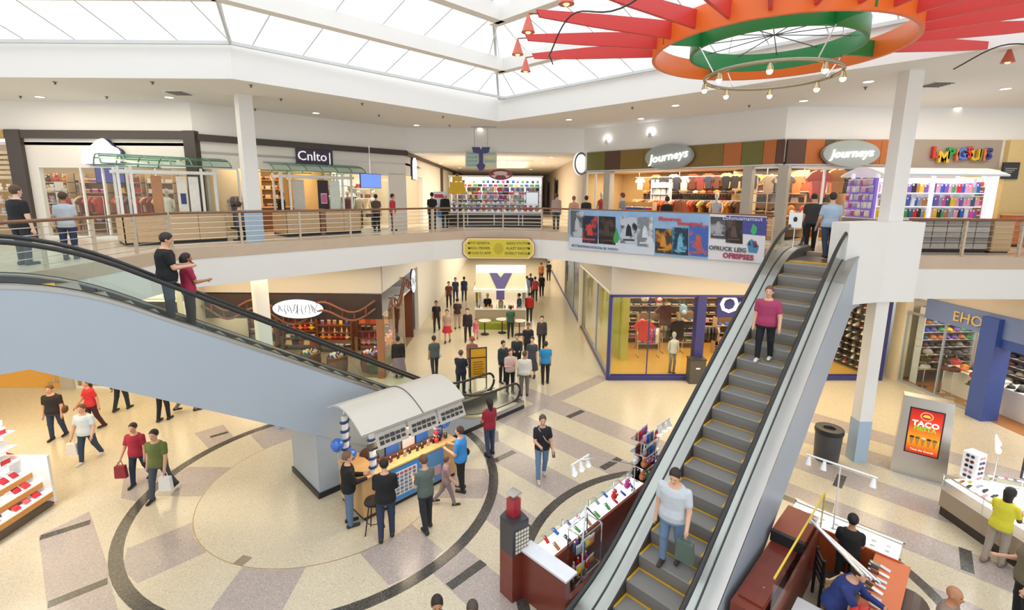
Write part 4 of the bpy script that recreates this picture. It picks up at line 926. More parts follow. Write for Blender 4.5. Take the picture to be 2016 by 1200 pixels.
# ---- sports shop, right of the corridor --------------------------------------------
xw = LP(Mr, 1368, 650)[0]; xe = LP(Mr, 1606, 740)[0]
fr_ = thing('shop_frame', 'purple painted frame of the sports shop front', 'frame'); fr_['kind'] = 'structure'; put(fr_, Mr)
MB().bb((0, -.06, ZL-.07), (Wr, .1, ZL+.02)).obj('head_strip', PURP, fr_); MB().bb((0, -.08, 0), (xw, .1, .17)).obj('base_strip', PURP, fr_); MB().bb((xe-.3, -.08, 0), (Wr, .1, .17)).obj('base_strip', PURP, fr_)
MB().bb((xw, -.12, .2), (xw+.34, .25, ZL)).obj('post', PURP, fr_); MB().bb((Wr-.12, -.1, 0), (Wr, .2, ZL)).obj('post', PURP, fr_); MB().bb((-.06, -.06, 0), (.06, .06, ZL)).obj('post', PURP, fr_)
glazing(Mr, [.1, 1.55, xw], .12, ZL-.1, fm=PURP, fw=.03, top=False); glazing(Mr, [xe-.2, Wr-.1], .12, ZL-.1, fm=PURP, fw=.03, top=False)
glazing(Mrc, [Wrc-16, Wrc-11.5, Wrc-7.5, Wrc-3.2, Wrc-.1], .12, ZL-.1, fm=mat('grey_mullion', rgb('9aa2ac'), .4), fw=.25, top=False)
shop(Mr, Wr, 7.5, ZL, CREAMW, GOLDF, 330, WARM, sides=(False, True))
put(struct('wall_lime', MB().bb((1.0, 2.5, 0), (1.15, 6.5, ZL)).bb((1.05, 2.2, 0), (1.35, 2.5, ZL)), LIME), Mr)
gb = thingM('litter_box', 'dark grey waste box at the sports shop entrance', 'bin', Mr, (xw-.25, -.45, 0)); MB().bb((0, 0, 0), (.6, .4, .95)).obj('body', cm('55514c', .5), gb); MB().bb((-.02, -.02, .95), (.62, .42, 1.0)).obj('lid', cm('3c3936', .5), gb); MB().bb((.22, -.015, .6), (.38, 0, .66)).obj('label_plate', WHITEG, gb)
zz = (.3, .7, 1.1, 1.5, 1.9, 2.3, 2.7)
for k, (x, y) in enumerate(((2.2, 3.7), (4.2, 3.9), (5.6, 3.1), (7.2, 2.9))):
    nm = ('beside the lime wall', 'behind the black jersey', 'behind the purple post', 'by the entrance')[k]
    shelves('low gondola shelf %s' % nm, Mr, x, x+1.1, y, (.3, .65, 1.0, 1.35), .4, WOODL, mat('shelf_back_brown', rgb('8a6a4a'), .7))
    for z in (.3, .65, 1.0, 1.35): row('cap' if z > .9 else 'stack', Mr, x+.05, x+1.05, y+.2, z, .3, 'mix', 'goods on the low gondola shelf %s' % nm, 'goods on the gondola %s' % nm)
shelves('crowded back wall of the sports shop', Mr, 1.75, 8.6, 4.7, zz, .35, WOODL, mat('shelf_back_brown', rgb('8a6a4a'), .7))
for z in zz[:3]: row('box', Mr, 1.85, 8.5, 4.85, z, .27, 'mix', 'shoe box on the crowded back wall of the sports shop', 'shoe boxes on the sports shop back wall', sc=1.2)
for z in zz[3:5]: row('stack', Mr, 1.85, 8.5, 4.85, z, .36, 'dark', 'folded jersey on the sports shop back wall', 'folded jerseys on the back wall')
for z in zz[5:]: row('backpack', Mr, 1.85, 8.5, 4.85, z, .42, 'mix', 'backpack on the top shelves of the sports shop', 'backpacks on the top shelves', sc=.8)
for k, (x, y) in enumerate(((1.9, 2.7), (3.2, 3.3), (4.7, 2.9), (5.9, 2.4), (6.6, 3.6))):
    nm = ('by the lime wall', 'behind the white mannequin', 'behind the purple post', 'inside the entrance', 'deep in the shop')[k]
    hangrail('clothes rail %s in the sports shop' % nm, Mr, x, x+1.0, y, 1.35); row('shirt', Mr, x+.05, x+.95, y, 1.33, .12, ('mix', 'dark', 'dark', 'warm', 'mix')[k], 'jersey on the clothes rail %s' % nm, 'jerseys on the rail %s' % nm, rz=1.2)
mannequin('mannequin in white polo and grey trousers behind the sports shop glass', Mr, (LP(Mr, 1324, 735, .6)[0], .7, 0), .3, 'eeeae2', '8a8278')
for k, (u, v, c, nm) in enumerate(((1268, 650, 'd83a32', 'red'), (1310, 620, '5a2a22', 'maroon'), (1335, 650, '2a1f1c', 'black'))):
    x, z = LP(Mr, u, v, 1.6); hung(item('shirt', Mr, (x, 1.6, z+.45), c, nm+' jersey hung high in the sports shop window', None, sc=1.5), 1.5, ZL-z-.45)
for k, (u, v, c, nm) in enumerate(((1330, 583, 'f0d020', 'yellow'), (1297, 590, 'd83a32', 'red'), (1270, 588, 'f2efe8', 'white'), (1345, 615, '8ab8d8', 'pale blue'))):
    x, z = LP(Mr, u, v, 2.2); hung(item('backpack', Mr, (x, 2.2, z-.1), c, nm+' bag hung from the ceiling of the sports shop', None, sc=1.2), 1.2, ZL-z+.1)
sg = thingM('shop_sign', 'purple sign with a big white letter at the sports shop entrance', 'sign', Mr, (LP(Mr, 1450, 600, .3)[0], .3, LP(Mr, 1450, 600, .3)[1]))
MB().bb((-.75, 0, -.5), (.75, .12, .5)).obj('panel', PURP, sg); text('Oa', sg, (-.1, -.03, 0), .95, mat('sign_letter_white'), .02, bold=.02)
# shoe wall right of the escalator
Ms, _ws = frame((13.75, 22.6), (14.45, 18.5), 0)
zz = [.22+.28*k for k in range(11)]
shelves('tall wall of trainers beyond the escalator', Ms, 0, 4.2, 0, zz, .28, mat('shoe_shelf_dark', rgb('5a4630'), .6), mat('shoe_shelf_back', rgb('4a3a28'), .7), top=3.3)
for z in zz: row('shoe', Ms, .08, 4.1, .13, z, .33, 'shoes', 'trainer on the tall wall of trainers', 'trainers on the tall shoe wall', rz=-1.2, sc=1.3, turn=.25, trim='f2ead8')
# ---- hat shop on the right wall ------------------------------------------------------
BLUE = mat('hat_shop_blue', rgb('3c559c'), .35, var=.05)
put(struct('wall_hat_pier', MB().bb((-.1, -.08, 0), (.35, .25, ZL+.2)), mat('cream_pier', rgb('dccfb2'), .6)), Mh)
hf = thing('hat_shop_front', 'blue fascia and pillar of the hat shop', 'shop front'); hf['kind'] = 'structure'; put(hf, Mh)
xc = LP(Mh, 1922, 812)[0]
MB().bb((1.2, -.12, ZL-.62), (Wh, .1, ZL+.1)).obj('fascia', mat('hat_fascia', rgb('6b7fb0'), .4, var=.04), hf); MB().bb((xc-.1, -.3, 0), (xc+.42, .3, ZL)).obj('pillar', BLUE, hf)
MB().bb((xc+.4, -.1, 2.5), (Wh, .25, 2.85)).obj('lintel', BLUE, hf)
text('EHO5', hf, (LP(Mh, 1925, 608)[0], -.15, ZL-.28), .5, cm('cbb07a', .4), .02)
glazing(Mh, [.35, 1.9, xc-.1], 0, ZL-.65, fm=mat('grey_mullion'), fw=.05)
shop(Mh, Wh, 4.5, ZL, CREAMW, cm('a8703c', .4), 260, (1, .95, .88), sides=(True, False))
zz = (.6, .9, 1.2, 1.5, 1.8, 2.1, 2.4, 2.7)
xc0, xc1 = LP(Mh, 1925, 660, 2.6)[0], LP(Mh, 2016, 660, 2.6)[0]+.6
shelves('wall of caps in the hat shop', Mh, xc0, xc1, 2.6, zz, .3, WHITEG, mat('hat_back', rgb('8a8078'), .7))
for z in zz: row('cap', Mh, xc0+.05, xc1-.05, 2.72, z, .29, 'dark' if z < 2 else 'mix', 'cap on the wall of the hat shop', 'caps on the hat shop wall', rz=0, sc=1.35, tiltx=-.3)
Mhs = Mh @ Matrix.Translation((.75, .4, 0)) @ Matrix.Rotation(math.pi/2, 4, 'Z')
shelves('side wall of caps behind the hat shop window', Mhs, 0, 2.2, 0, zz, .3, WHITEG, mat('hat_back'))
for z in zz: row('cap', Mhs, .05, 2.15, .12, z, .29, 'mix' if z > 1.6 else 'dark', 'cap on the side wall of the hat shop', 'caps on the hat shop side wall', sc=1.35, tiltx=-.3)
for k in range(3):
    xk_ = (1.3, 3.2, 5.0)[k]; bt = thingM('display_counter', 'white display counter of caps in the hat shop, %s' % ('nearest the cream pier', 'behind the blue pillar', 'at the frame edge')[k], 'counter', Mh, (xk_, .9, 0))
    MB().bb((0, 0, 0), (1.6, .8, .9)).obj('body', SHOPW, bt); MB().bb((-.03, -.03, .9), (1.63, .83, .95)).obj('top', WHITEG, bt)
    for yy in (.2, .6): row('cap', bt.matrix_world, .1, 1.5, yy, .95, .24, ('warm', 'dark', 'dark')[k], 'cap laid on the hat shop counters', 'caps on the hat shop counters', sc=1.05)
for k in range(5):
    hd = thingM('hat_stand', 'tall cap stand in the hat shop window, %s from the cream pier' % ('first', 'second', 'third', 'fourth', 'fifth')[k], 'stand', Mh, (1.0+k*.55, .45+.2*(k % 2), 0)); MB().lathe([(.16, 0), (.16, .02), (.015, .03), (.015, 1.3+.15*(k % 3))], 12).obj('pole', CHROME, hd)
    for j in range(3): item('cap', hd.matrix_world, (0, 0, .75+j*.3+.15*(k % 3)), random.choice(PAL['dark']+['b89a6a', 'c9c9c6', 'c03a48']), '%s large cap on the %s stand in the hat shop window' % (('lowest', 'middle', 'topmost')[j], ORD[k]), 'large caps on window stands', rz=.6*j, sc=1.5)
# ================================================================== KIOSKS
MD = Matrix.Rotation(math.pi/4, 4, 'Z')        # (s, e, z) frame turned 45 degrees, as the escalators are
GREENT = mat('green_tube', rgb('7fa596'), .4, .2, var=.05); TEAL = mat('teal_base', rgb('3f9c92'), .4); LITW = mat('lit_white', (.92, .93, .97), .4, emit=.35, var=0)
def green_kiosk(label, p0, L, D, posters, split):
    t = thing('canopy_kiosk', label, 'kiosk', (p0[0], p0[1], U), math.pi/4)
    n = 4; xs = [0, .32]+[.32+(L-.32)*k/3 for k in (1, 2, 3)] if not split else [0, L*.42, L*.5, L*.75, L]
    for i, (a, b) in enumerate(zip(xs[:-1], xs[1:])):
        if split and i == 1: MB().bb((a+.04, -.02, 0), (b-.04, .1, 1.05)).obj('timber_post', RAILW, t); continue
        MB().bb((a+.008, 0, .1), (b-.008, .04, .92)).obj('counter_panel', WOODL, t)
        for k in range(3): MB().bb((a+.01, -.004, .3+k*.2), (b-.01, 0, .305+k*.2)).obj('groove', cm('a88c66', .5), t)
    MB().bb((.02, .03, 0), (L-.02, D, .1)).obj('plinth', BLACK, t)
    for x in (0, L-.04): MB().bb((x, .0, .1), (x+.04, D, .92)).obj('end_panel', WOODL, t)
    MB().bb((-.03, -.03, .92), (L+.03, .45, .97)).obj('counter_top', cm('d9cdb8', .35), t)
    for x in (.1, .42, L-.5, L-.12):
        for y in (.5, D-.1):
            MB().bb((x-.035, y-.035, .35), (x+.035, y+.035, 2.42)).obj('upright', WHITEG, t); MB().bb((x-.04, y-.04, .1), (x+.04, y+.04, .4)).obj('upright_base', TEAL, t)
    for y in (.5, D-.1): MB().bb((0, y-.04, 2.22), (L, y+.04, 2.32)).obj('cross_beam', WHITEG, t)
    for x in (.1, L-.12): MB().bb((x-.04, .5, 2.22), (x+.04, D-.1, 2.32)).obj('cross_beam', WHITEG, t)
    w_ = (L-1.1)/len(posters)
    for i, (c, m_) in enumerate(posters):
        if c is None: continue
        a = .55+i*w_; MB().bb((a+.03, .62, 1.0), (a+w_-.03, .66, 2.15)).obj('display_board', cm(c, .5, var=.12), t)
        if m_: MB().bb((a+w_*.3, .6, 1.25), (a+w_*.75, .62, 1.6)).obj('tablet', cm(m_, .3), t); MB().bb((a+w_*.27, .61, 1.22), (a+w_*.78, .618, 1.63)).obj('tablet_frame', WHITEG, t)
    # canopy of curved green tubes with a glass skin
    def arc(f): a = math.pi*(.08+.84*f); return (D/2+.3-(D/2+.35)*math.cos(a), 2.36+.42*math.sin(a))
    nr = 7
    for i in range(nr):
        x = -.3+(L+.6)*i/(nr-1); MB().tube([(x, *arc(j/8)) for j in range(9)], .022, 6).obj('canopy_rib', GREENT, t, True)
    for f in (0, .25, .5, .75, 1): y, z = arc(f); MB().tube([(-.3, y, z), (L+.3, y, z)], .024, 6).obj('canopy_rail', GREENT, t, True)
    m = MB(); A = [arc(j/8) for j in range(9)]
    m.add([(-.3, y, z+.03) for y, z in A]+[(L+.3, y, z+.03) for y, z in A], [(j, j+1, 10+j, 9+j) for j in range(8)]).obj('canopy_glass', glassmat('green_glass', (.82, .93, .88), .12), t, True)
    return t
green_kiosk('green glass canopy kiosk with oak panels beside the crest sign shop', (-11.75, 14.5), 2.8, 1.5, ((None, None), ('c08a64', None), (None, None), ('f2ece2', '2e3c78'), ('f4f1ec', None)), False)
green_kiosk('green glass canopy kiosk below the purple sign', (-8.5, 18.1), 3.05, 1.4, (('d6d2ca', None), (None, None), ('2e2630', 'd06a9a'), ('dfe9e0', None)), True)
# ---- kiosk at the mouth of the upper corridor -----------------------------------------
k = thing('gift_kiosk', 'bright gift kiosk with black drawers at the upper corridor mouth', 'kiosk', (-3.25, 24.6, U)); KW = 4.75
MB().bb((0, .05, 0), (KW, 1.6, .68)).obj('base', cm('2c2724', .5), k)
for j in range(3): MB().bb((0, 0, .08+j*.2), (KW, .05, .2+j*.2)).obj('drawer_row', cm('241f1d', .4), k); MB().bb((0, -.012, .2+j*.2), (KW, .05, .235+j*.2)).obj('drawer_rail', cm('c9b9a6', .4), k)
for x in (.75, .95, 2.3, 3.55, 3.75): MB().bb((x, -.02, .1), (x+.04, .04, .62)).obj('divider', WHITEG, k)
MB().bb((-.03, -.03, .68), (KW+.03, 1.63, .74)).obj('counter_top', WHITEG, k)
for i in range(6):
    a = i*KW/6; MB().bb((a+.03, .02, .74), (a+KW/6-.03, .4, 1.15)).obj('glass_case', GLASS, k); MB().bb((a+.02, .01, 1.15), (a+KW/6-.02, .42, 1.17)).obj('case_lid', CHROME, k)
for i in range(7):
    x = i*KW/6; MB().cyl((x, .6, .74), (x, .6, 2.55), .03).obj('upright', WHITEG, k)
for z in (1.2, 1.6, 2.0): MB().bb((0, .45, z), (KW, .8, z+.03)).obj('shelf', WHITEG, k)
for i, c in enumerate(('e8e4dc', 'd9b85a', 'dfe6e2', 'd87a86', 'e6e9ee', 'd8dfe8')):
    MB().bb((i*KW/6+.1, .82, 1.05), ((i+1)*KW/6-.1, .86, 2.2)).obj('back_board', cm(c, .5, var=.1), k)
MB().bb((-.05, .4, 2.5), (KW+.05, .9, 2.58)).obj('top_frame', WHITEG, k)
MK = k.matrix_world.copy(); MK = Matrix.Translation((-3.25, 24.6, U))
for z in (1.23, 1.63, 2.03): row('box', MK, .1, KW-.1, .6, z, .26, 'mix', 'small gift on the bright gift kiosk shelves', 'gifts on the gift kiosk')
row('plush', MK, .1, KW-.1, .22, .76, .3, 'mix', 'plush toy in the gift kiosk glass cases', 'plush toys in the gift kiosk', single=True)
for z in (.98, 1.42, 1.82, 2.2): row(('plush', 'packet')[z > 1], MK, .1, KW-.1, .5, z, .24, ('mix', 'white', 'pastel', 'mix')[int(z*2) % 4], 'trinket in the front rows of the gift kiosk', 'trinkets on the gift kiosk', sc=.9)
area('gift_kiosk_lamp', (-.9, 25.2, U+2.45), 4.2, .8, 60, (1, .98, .95))
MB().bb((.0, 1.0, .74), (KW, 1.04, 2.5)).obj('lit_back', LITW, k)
pg = thing('pagoda_sign', 'yellow tiered sign on the gift kiosk corner', 'sign', (-2.75, 24.3, U+1.65))
for i, (w_, h_) in enumerate(((.42, .3), (.36, .28), (.24, .24))): MB().bb((-w_, -.1, .3*i), (w_, .1, .3*i+h_)).obj('tier', cm('e2b822', .5), pg)
MB().lathe([(.08, .86), (.05, .95), (0, 1.05)], 10).obj('finial', cm('8a3a22'), pg); MB().cyl((0, 0, -1.65), (0, 0, 0), .04).obj('pole', CHROME, pg)
ps = thing('poster_stand', 'white and blue poster stand at the gift kiosk corner', 'poster', (-3.55, 24.0, U))
MB().bb((-.35, -.03, .15), (.35, .03, 1.75)).obj('board', cm('dfe6f2', .4), ps); MB().ball((0, -.03, .75), (.28, .03, .28), 14, 8).obj('round_print', cm('4a86c0', .4), ps); MB().bb((-.3, -.04, 1.45), (.3, -.03, 1.62)).obj('title_strip', cm('c8405a'), ps); MB().bb((-.36, -.15, 0), (.36, .15, .15)).obj('foot', WHITEG, ps)
sc_ = thing('display_screen', 'pale upright screen at the right of the gift kiosk', 'screen', (1.0, 24.85, U+.74)); MB().bb((-.3, 0, .2), (.3, .05, 1.0)).obj('panel', cm('d8e2ea', .3, emit=.5, var=0), sc_); MB().cyl((0, .03, 0), (0, .03, .25), .03).obj('stem', CHROME, sc_); MB().bb((-.33, .01, .17), (.33, .06, 1.03)).obj('bezel', cm('8a8f96'), sc_)
ov = thing('oval_sign', 'dark red oval sign hanging over the gift kiosk', 'sign', (-.6, 24.2, 8.15))
MB().plate([(.58*math.cos(2*math.pi*i/32), .27*math.sin(2*math.pi*i/32)) for i in range(32)], 0, .06).obj('face', cm('8c3a44', .4), ov)
MB().plate([(.35*math.cos(2*math.pi*i/32), .1*math.sin(2*math.pi*i/32)+.06) for i in range(32)], -.012, 0).obj('print', cm('e4d2d2', .5), ov)
for s in (-1, 1): MB().plate([(s*.5, -.06), (s*.15, .0), (s*.3, -.18)], -.012, 0).obj('print_leaf', cm('e4d2d2', .5), ov); MB().cyl((s*.3, .03, .2), (s*.3, .03, .95), .008).obj('wire', CHROME, ov)
# ---- phone kiosk on the right upper floor ----------------------------------------------
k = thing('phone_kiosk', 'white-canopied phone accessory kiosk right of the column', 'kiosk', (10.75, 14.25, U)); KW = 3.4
MB().bb((0, .05, 0), (KW, 1.5, .12)).obj('plinth', BLACK, k); MB().bb((0, .06, .12), (KW, 1.5, .98)).obj('body', cm('8a8682', .4), k)
for i in range(8):
    for j in range(5):
        MB().bb((i*KW/8+.015, 0, .14+j*.165), ((i+1)*KW/8-.015, .06, .29+j*.165)).obj('drawer', cm(('bdbab6', 'a6a39f', '8f8c89')[(i*3+j*2) % 3], .35, var=.15), k)
MB().bb((-.03, -.03, .98), (KW+.03, 1.53, 1.02)).obj('counter_top', WHITEG, k)
for x in (.05, KW/2, KW-.05):
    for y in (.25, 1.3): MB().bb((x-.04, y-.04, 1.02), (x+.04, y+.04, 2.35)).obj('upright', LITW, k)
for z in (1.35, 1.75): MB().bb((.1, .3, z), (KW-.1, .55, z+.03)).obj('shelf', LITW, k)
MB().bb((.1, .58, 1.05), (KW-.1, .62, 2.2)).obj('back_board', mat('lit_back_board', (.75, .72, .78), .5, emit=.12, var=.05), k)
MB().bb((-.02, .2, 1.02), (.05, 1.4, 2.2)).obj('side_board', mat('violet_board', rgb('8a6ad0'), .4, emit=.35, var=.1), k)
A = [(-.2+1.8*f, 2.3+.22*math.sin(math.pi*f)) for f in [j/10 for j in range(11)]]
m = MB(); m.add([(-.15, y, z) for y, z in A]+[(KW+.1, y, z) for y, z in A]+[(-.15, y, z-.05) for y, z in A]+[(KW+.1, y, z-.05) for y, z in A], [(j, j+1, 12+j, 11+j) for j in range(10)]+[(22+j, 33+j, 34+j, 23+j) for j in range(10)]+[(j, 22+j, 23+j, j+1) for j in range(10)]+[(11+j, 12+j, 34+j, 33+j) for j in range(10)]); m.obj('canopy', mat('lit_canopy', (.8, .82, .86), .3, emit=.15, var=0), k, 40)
area('phone_kiosk_lamp', (10.75+1.7, 14.8, U+2.2), 3.0, .8, 24, (.95, .88, 1))
MK = Matrix.Translation((10.75, 14.25, U))
for z in (1.04, 1.38, 1.78): row('case', MK, .15, KW-.1, .42, z, .12, 'mix', 'phone case on the upper phone kiosk', 'phone cases on the upper phone kiosk', sc=1.7)
for z in (1.15, 1.55, 1.9): row('packet', MK, .2, KW-.2, .52, z, .28, 'pastel', 'packet hung on the upper phone kiosk board', 'packets on the upper phone kiosk')
Mv, _ = frame((10.71, 15.6), (10.71, 14.45), U)
for z in (1.06, 1.3, 1.54, 1.78, 2.0): row('packet', Mv, .03, 1.12, -.03, z, .13, 'pastel', 'packet on the violet side of the phone kiosk', 'packets on the violet side', sc=.9)
oc = thing('wood_cabinet', 'pale slatted wooden cabinet right of the phone kiosk', 'cabinet', (14.3, 14.3, U))
MB().bb((0, 0, .06), (.6, .9, .95)).obj('body', WOODL, oc); MB().bb((-.02, -.02, .95), (.62, .92, 1.0)).obj('top', cm('e2cfa8', .4), oc); MB().bb((.03, .03, 0), (.57, .87, .06)).obj('plinth', BLACK, oc)
for j in range(5): MB().bb((.02, -.012, .12+j*.16), (.58, 0, .24+j*.16)).obj('slat', cm('d9bd8e', .45), oc)
ch = thing('cafe_chair', 'grey shell chair on pale legs near the frame edge upstairs', 'chair', (15.6, 14.4, U), .4)
MB().lathe([(.05, .44), (.2, .46), (.23, .52), (.235, .62)], 16).obj('seat', cm('a9b0b8', .4), ch, 40); MB().box((0, .22, .72), (.42, .04, .36), 0, 0, ('X', -.2)).obj('backrest', cm('a9b0b8', .4), ch)
for a in range(4): MB().cyl((.12*math.cos(.8+a*1.57), .12*math.sin(.8+a*1.57), .45), (.24*math.cos(.8+a*1.57), .24*math.sin(.8+a*1.57), 0), .016).obj('leg', WOODL, ch)
# ---- blue balloon kiosk beside the left escalator ---------------------------------------
S0, E0 = 4.45, 9.05
def P2(s, e, z=0.0): v = MD @ Vector((s, e, z)); return v
k = thing('mobile_kiosk', 'oak phone kiosk with curved white canopy and blue posters', 'kiosk', P2(S0, E0), math.pi/4); KL = 2.6; OAK = mat('kiosk_oak', rgb('d6b07a'), .4, var=.1, scale=12)
MB().bb((.03, .03, 0), (KL-.03, .42, .1)).obj('plinth', BLACK, k); MB().bb((0, 0, .1), (KL, .45, .98)).obj('front_counter', OAK, k); MB().bb((-.03, -.03, .98), (KL+.03, .48, 1.02)).obj('counter_top', OAK, k)
MB().bb((.03, .45, 0), (.45, 1.1, .1)).obj('plinth', BLACK, k); MB().bb((0, .45, .1), (.48, 1.1, .98)).obj('side_counter', OAK, k); MB().bb((-.03, .48, .98), (.5, 1.13, 1.02)).obj('counter_top', cm('e3b271', .35), k)
MB().bb((.55, -.02, .12), (1.55, 0, .95)).obj('blue_poster', cm('3f8fd8', .4, var=.03), k); MB().bb((1.62, -.02, .12), (2.2, 0, .95)).obj('blue_poster', cm('5f95cf', .4, var=.1), k)
MB().bb((.68, -.026, .25), (1.4, -.02, .85)).obj('print_field', cm('e8eef6', .5), k)
for i in range(6):
    for j in range(6): MB().bb((.71+i*.114, -.032, .28+j*.095), (.79+i*.114, -.026, .345+j*.095)).obj('print_cell', cm(('8a98ac', 'b8606a', '6a7a98')[j // 5 if j > 4 else (i+j) % 2*2], .5), k)
MB().bb((1.7, -.026, .3), (2.1, -.02, .55)).obj('print_cell', cm('c8a8b0'), k)
MB().bb((.6, .3, 1.02), (2.5, .44, 1.1)).obj('shelf_riser', cm('6a4028', .5), k)
for i, (x, c) in enumerate(((1.0, '3f6fc8'), (1.45, 'e8dfe2'), (1.85, '3a78d0'))):
    sc_ = MB().box((x, .4, 1.36), (.36, .03, .5), .1); sc_.obj('display_card', cm(c, .4, var=.1), k); MB().box((x, .42, 1.36), (.40, .02, .54), .1).obj('card_frame', cm('26262a'), k)
# canopy: arched sheet over the kiosk, on striped posts
def arcb(f): return (-.5+1.6*f, 2.1+.55*math.sin(math.pi*(.14+.66*f)))
A = [arcb(j/12) for j in range(13)]; q = 13
m = MB(); m.add([(-.2, y, z) for y, z in A]+[(KL-.1, y, z) for y, z in A]+[(-.2, y, z-.035) for y, z in A]+[(KL-.1, y, z-.035) for y, z in A], [(j, j+1, q+j+1, q+j) for j in range(12)]+[(2*q+j, 3*q+j, 3*q+j+1, 2*q+j+1) for j in range(12)]+[(j, 2*q+j, 2*q+j+1, j+1) for j in range(12)]+[(q+j, q+j+1, 3*q+j+1, 3*q+j) for j in range(12)])
m.obj('canopy', mat('canopy_sheet', rgb('c9c3b9'), .35, var=.03), k, 40)
MB().tube([(1.3, y, z+.012) for y, z in A], .012, 5).obj('canopy_seam', cm('6a655e'), k)
for i in range(3):
    a = .1+i*.8; MB().box((a+.38, -.52, 2.1), (.74, .02, .36), 0, 0, ('X', -.5)).obj('menu_panel', cm('bdb7ae', .5, var=.1), k)
    for j in range(10): MB().box((a+.12+(j % 5)*.13, -.545-.02*(j//5), 2.15-.11*(j//5)), (.10, .012, .06+.01*(j % 3)), 0, 0, ('X', -.5)).obj('menu_print', cm('3a3836'), k)
MB().bb((.05, -.42, 1.86), (2.45, -.2, 1.92)).obj('light_bar', cm('5a4e44', .4), k); MB().bb((.1, -.4, 1.845), (2.4, -.22, 1.86)).obj('light_strip', mat('strip_lamp_warm', rgb('ffe8c8'), .4, emit=9, var=0), k)
for x, y in ((.1, .9), (.35, .12), (2.4, .9), (2.4, .3)): MB().cyl((x, y, 1.02), (x, y, 2.45), .03).obj('canopy_post', CHROME, k)
for n_, (x, y) in enumerate(((.1, .9), (.35, .12))):
    bp = MB(); wr = MB()
    bp.cyl((x, y, 1.02), (x, y, 2.2), .075, n=14).obj('balloon_post', WHITEG, k, 40)
    for j in range(5): MB().tube([(x+.08*math.cos(a), y+.08*math.sin(a), 1.1+j*.22+.10*a/6.28) for a in [6.28*i/12 for i in range(13)]], .035, 5).obj('blue_spiral', cm('24427a', .4), k, True)
def balloon(p, r, label, stem=.3):
    t = thing('balloon', label, 'balloon', p, 0); MB().lathe([(.0, -r*1.12), (r*.15, -r*1.08), (r*.62, -r*.78), (r*.95, -r*.2), (r, .15*r), (r*.8, r*.65), (r*.42, r*.93), (0, r)], 18).obj('envelope', cm('2f6fd0', .22, spec=.8), t, True)
    MB().lathe([(.02, -r*1.2), (.012, -r*1.1)], 8).obj('knot', cm('2f6fd0', .3), t); MB().tube([(0, 0, -r*1.18), (.02, .01, -r-stem*.6), (0, 0, -r-stem)], .004, 4).obj('string', WHITEG, t)
balloon(P2(4.28, 9.8, 1.62), .15, 'blue balloon left of the striped balloon post', .45); balloon(P2(4.55, 9.75, 1.3), .14, 'blue balloon low beside the man in black jacket', .14); balloon(P2(6.85, 9.25, 1.5), .16, 'blue balloon at the right end of the oak kiosk', .32)
for j in range(9): 
    t = thing('balloon', ('red', 'white', 'blue')[j % 3]+' small balloon in the cluster at the oak kiosk, %s from the bottom' % ORD[j], 'balloon', P2(6.65+.07*((j*7) % 3-1), 9.3+.06*((j*5) % 3-1), 1.1+j*.065)); MB().ball((0, 0, 0), .065, 10, 8).obj('envelope', cm(('c83038', 'e6ebf2', '2f5fb8')[j % 3], .25), t, True); MB().cyl((0, 0, -.075), (0, 0, -.06), .012, .004).obj('knot', cm('d8d8d8'), t)
row('case', k.matrix_world if False else (Matrix.Translation(P2(S0, E0)) @ MD), .6, 2.5, .2, 1.02, .17, 'dark', 'phone on the oak kiosk counter', 'phones on the oak kiosk', sc=1.1, single=True)
hb = thing('display_bag', 'brown padded chair back inside the oak kiosk', 'chair', P2(S0+.55, E0+.75)); MB().lathe([(.24, 0), (.24, .03), (.03, .05), (.03, .5), (.22, .52), (.22, .58)], 14).obj('base', BLACK, hb, 40); MB().ball((0, .1, .95), (.25, .1, .28), 12, 8).obj('backrest', cm('5a3a2c', .5), hb, True)
hb.name = 'swivel_chair'
st = thing('bar_stool', 'black round bar stool at the oak kiosk', 'stool', P2(4.47, 8.6), .3)
MB().lathe([(.17, .72), (.19, .75), (.18, .78), (.05, .785)], 18).obj('seat', cm('2a2420', .4), st, 40); MB().lathe([(.2, .715), (.2, .74), (.17, .74)], 18).obj('seat_rim', BLACK, st)
for a in range(4): MB().cyl((.1*math.cos(a*1.57+.4), .1*math.sin(a*1.57+.4), .73), (.22*math.cos(a*1.57+.4), .22*math.sin(a*1.57+.4), 0), .014).obj('leg', BLACK, st)
MB().tube([(.17*math.cos(a), .17*math.sin(a), .3) for a in [6.283*i/16 for i in range(17)]], .01, 5).obj('foot_ring', BLACK, st)
area('oak_kiosk_lamp', P2(S0+1.25, E0+.2, 2.2), 1.8, .6, 28, WARM, (0, 0, math.pi/4))
mat('counter_lit_deck', (1, 1, 1), .5, emit=1.3, var=0)
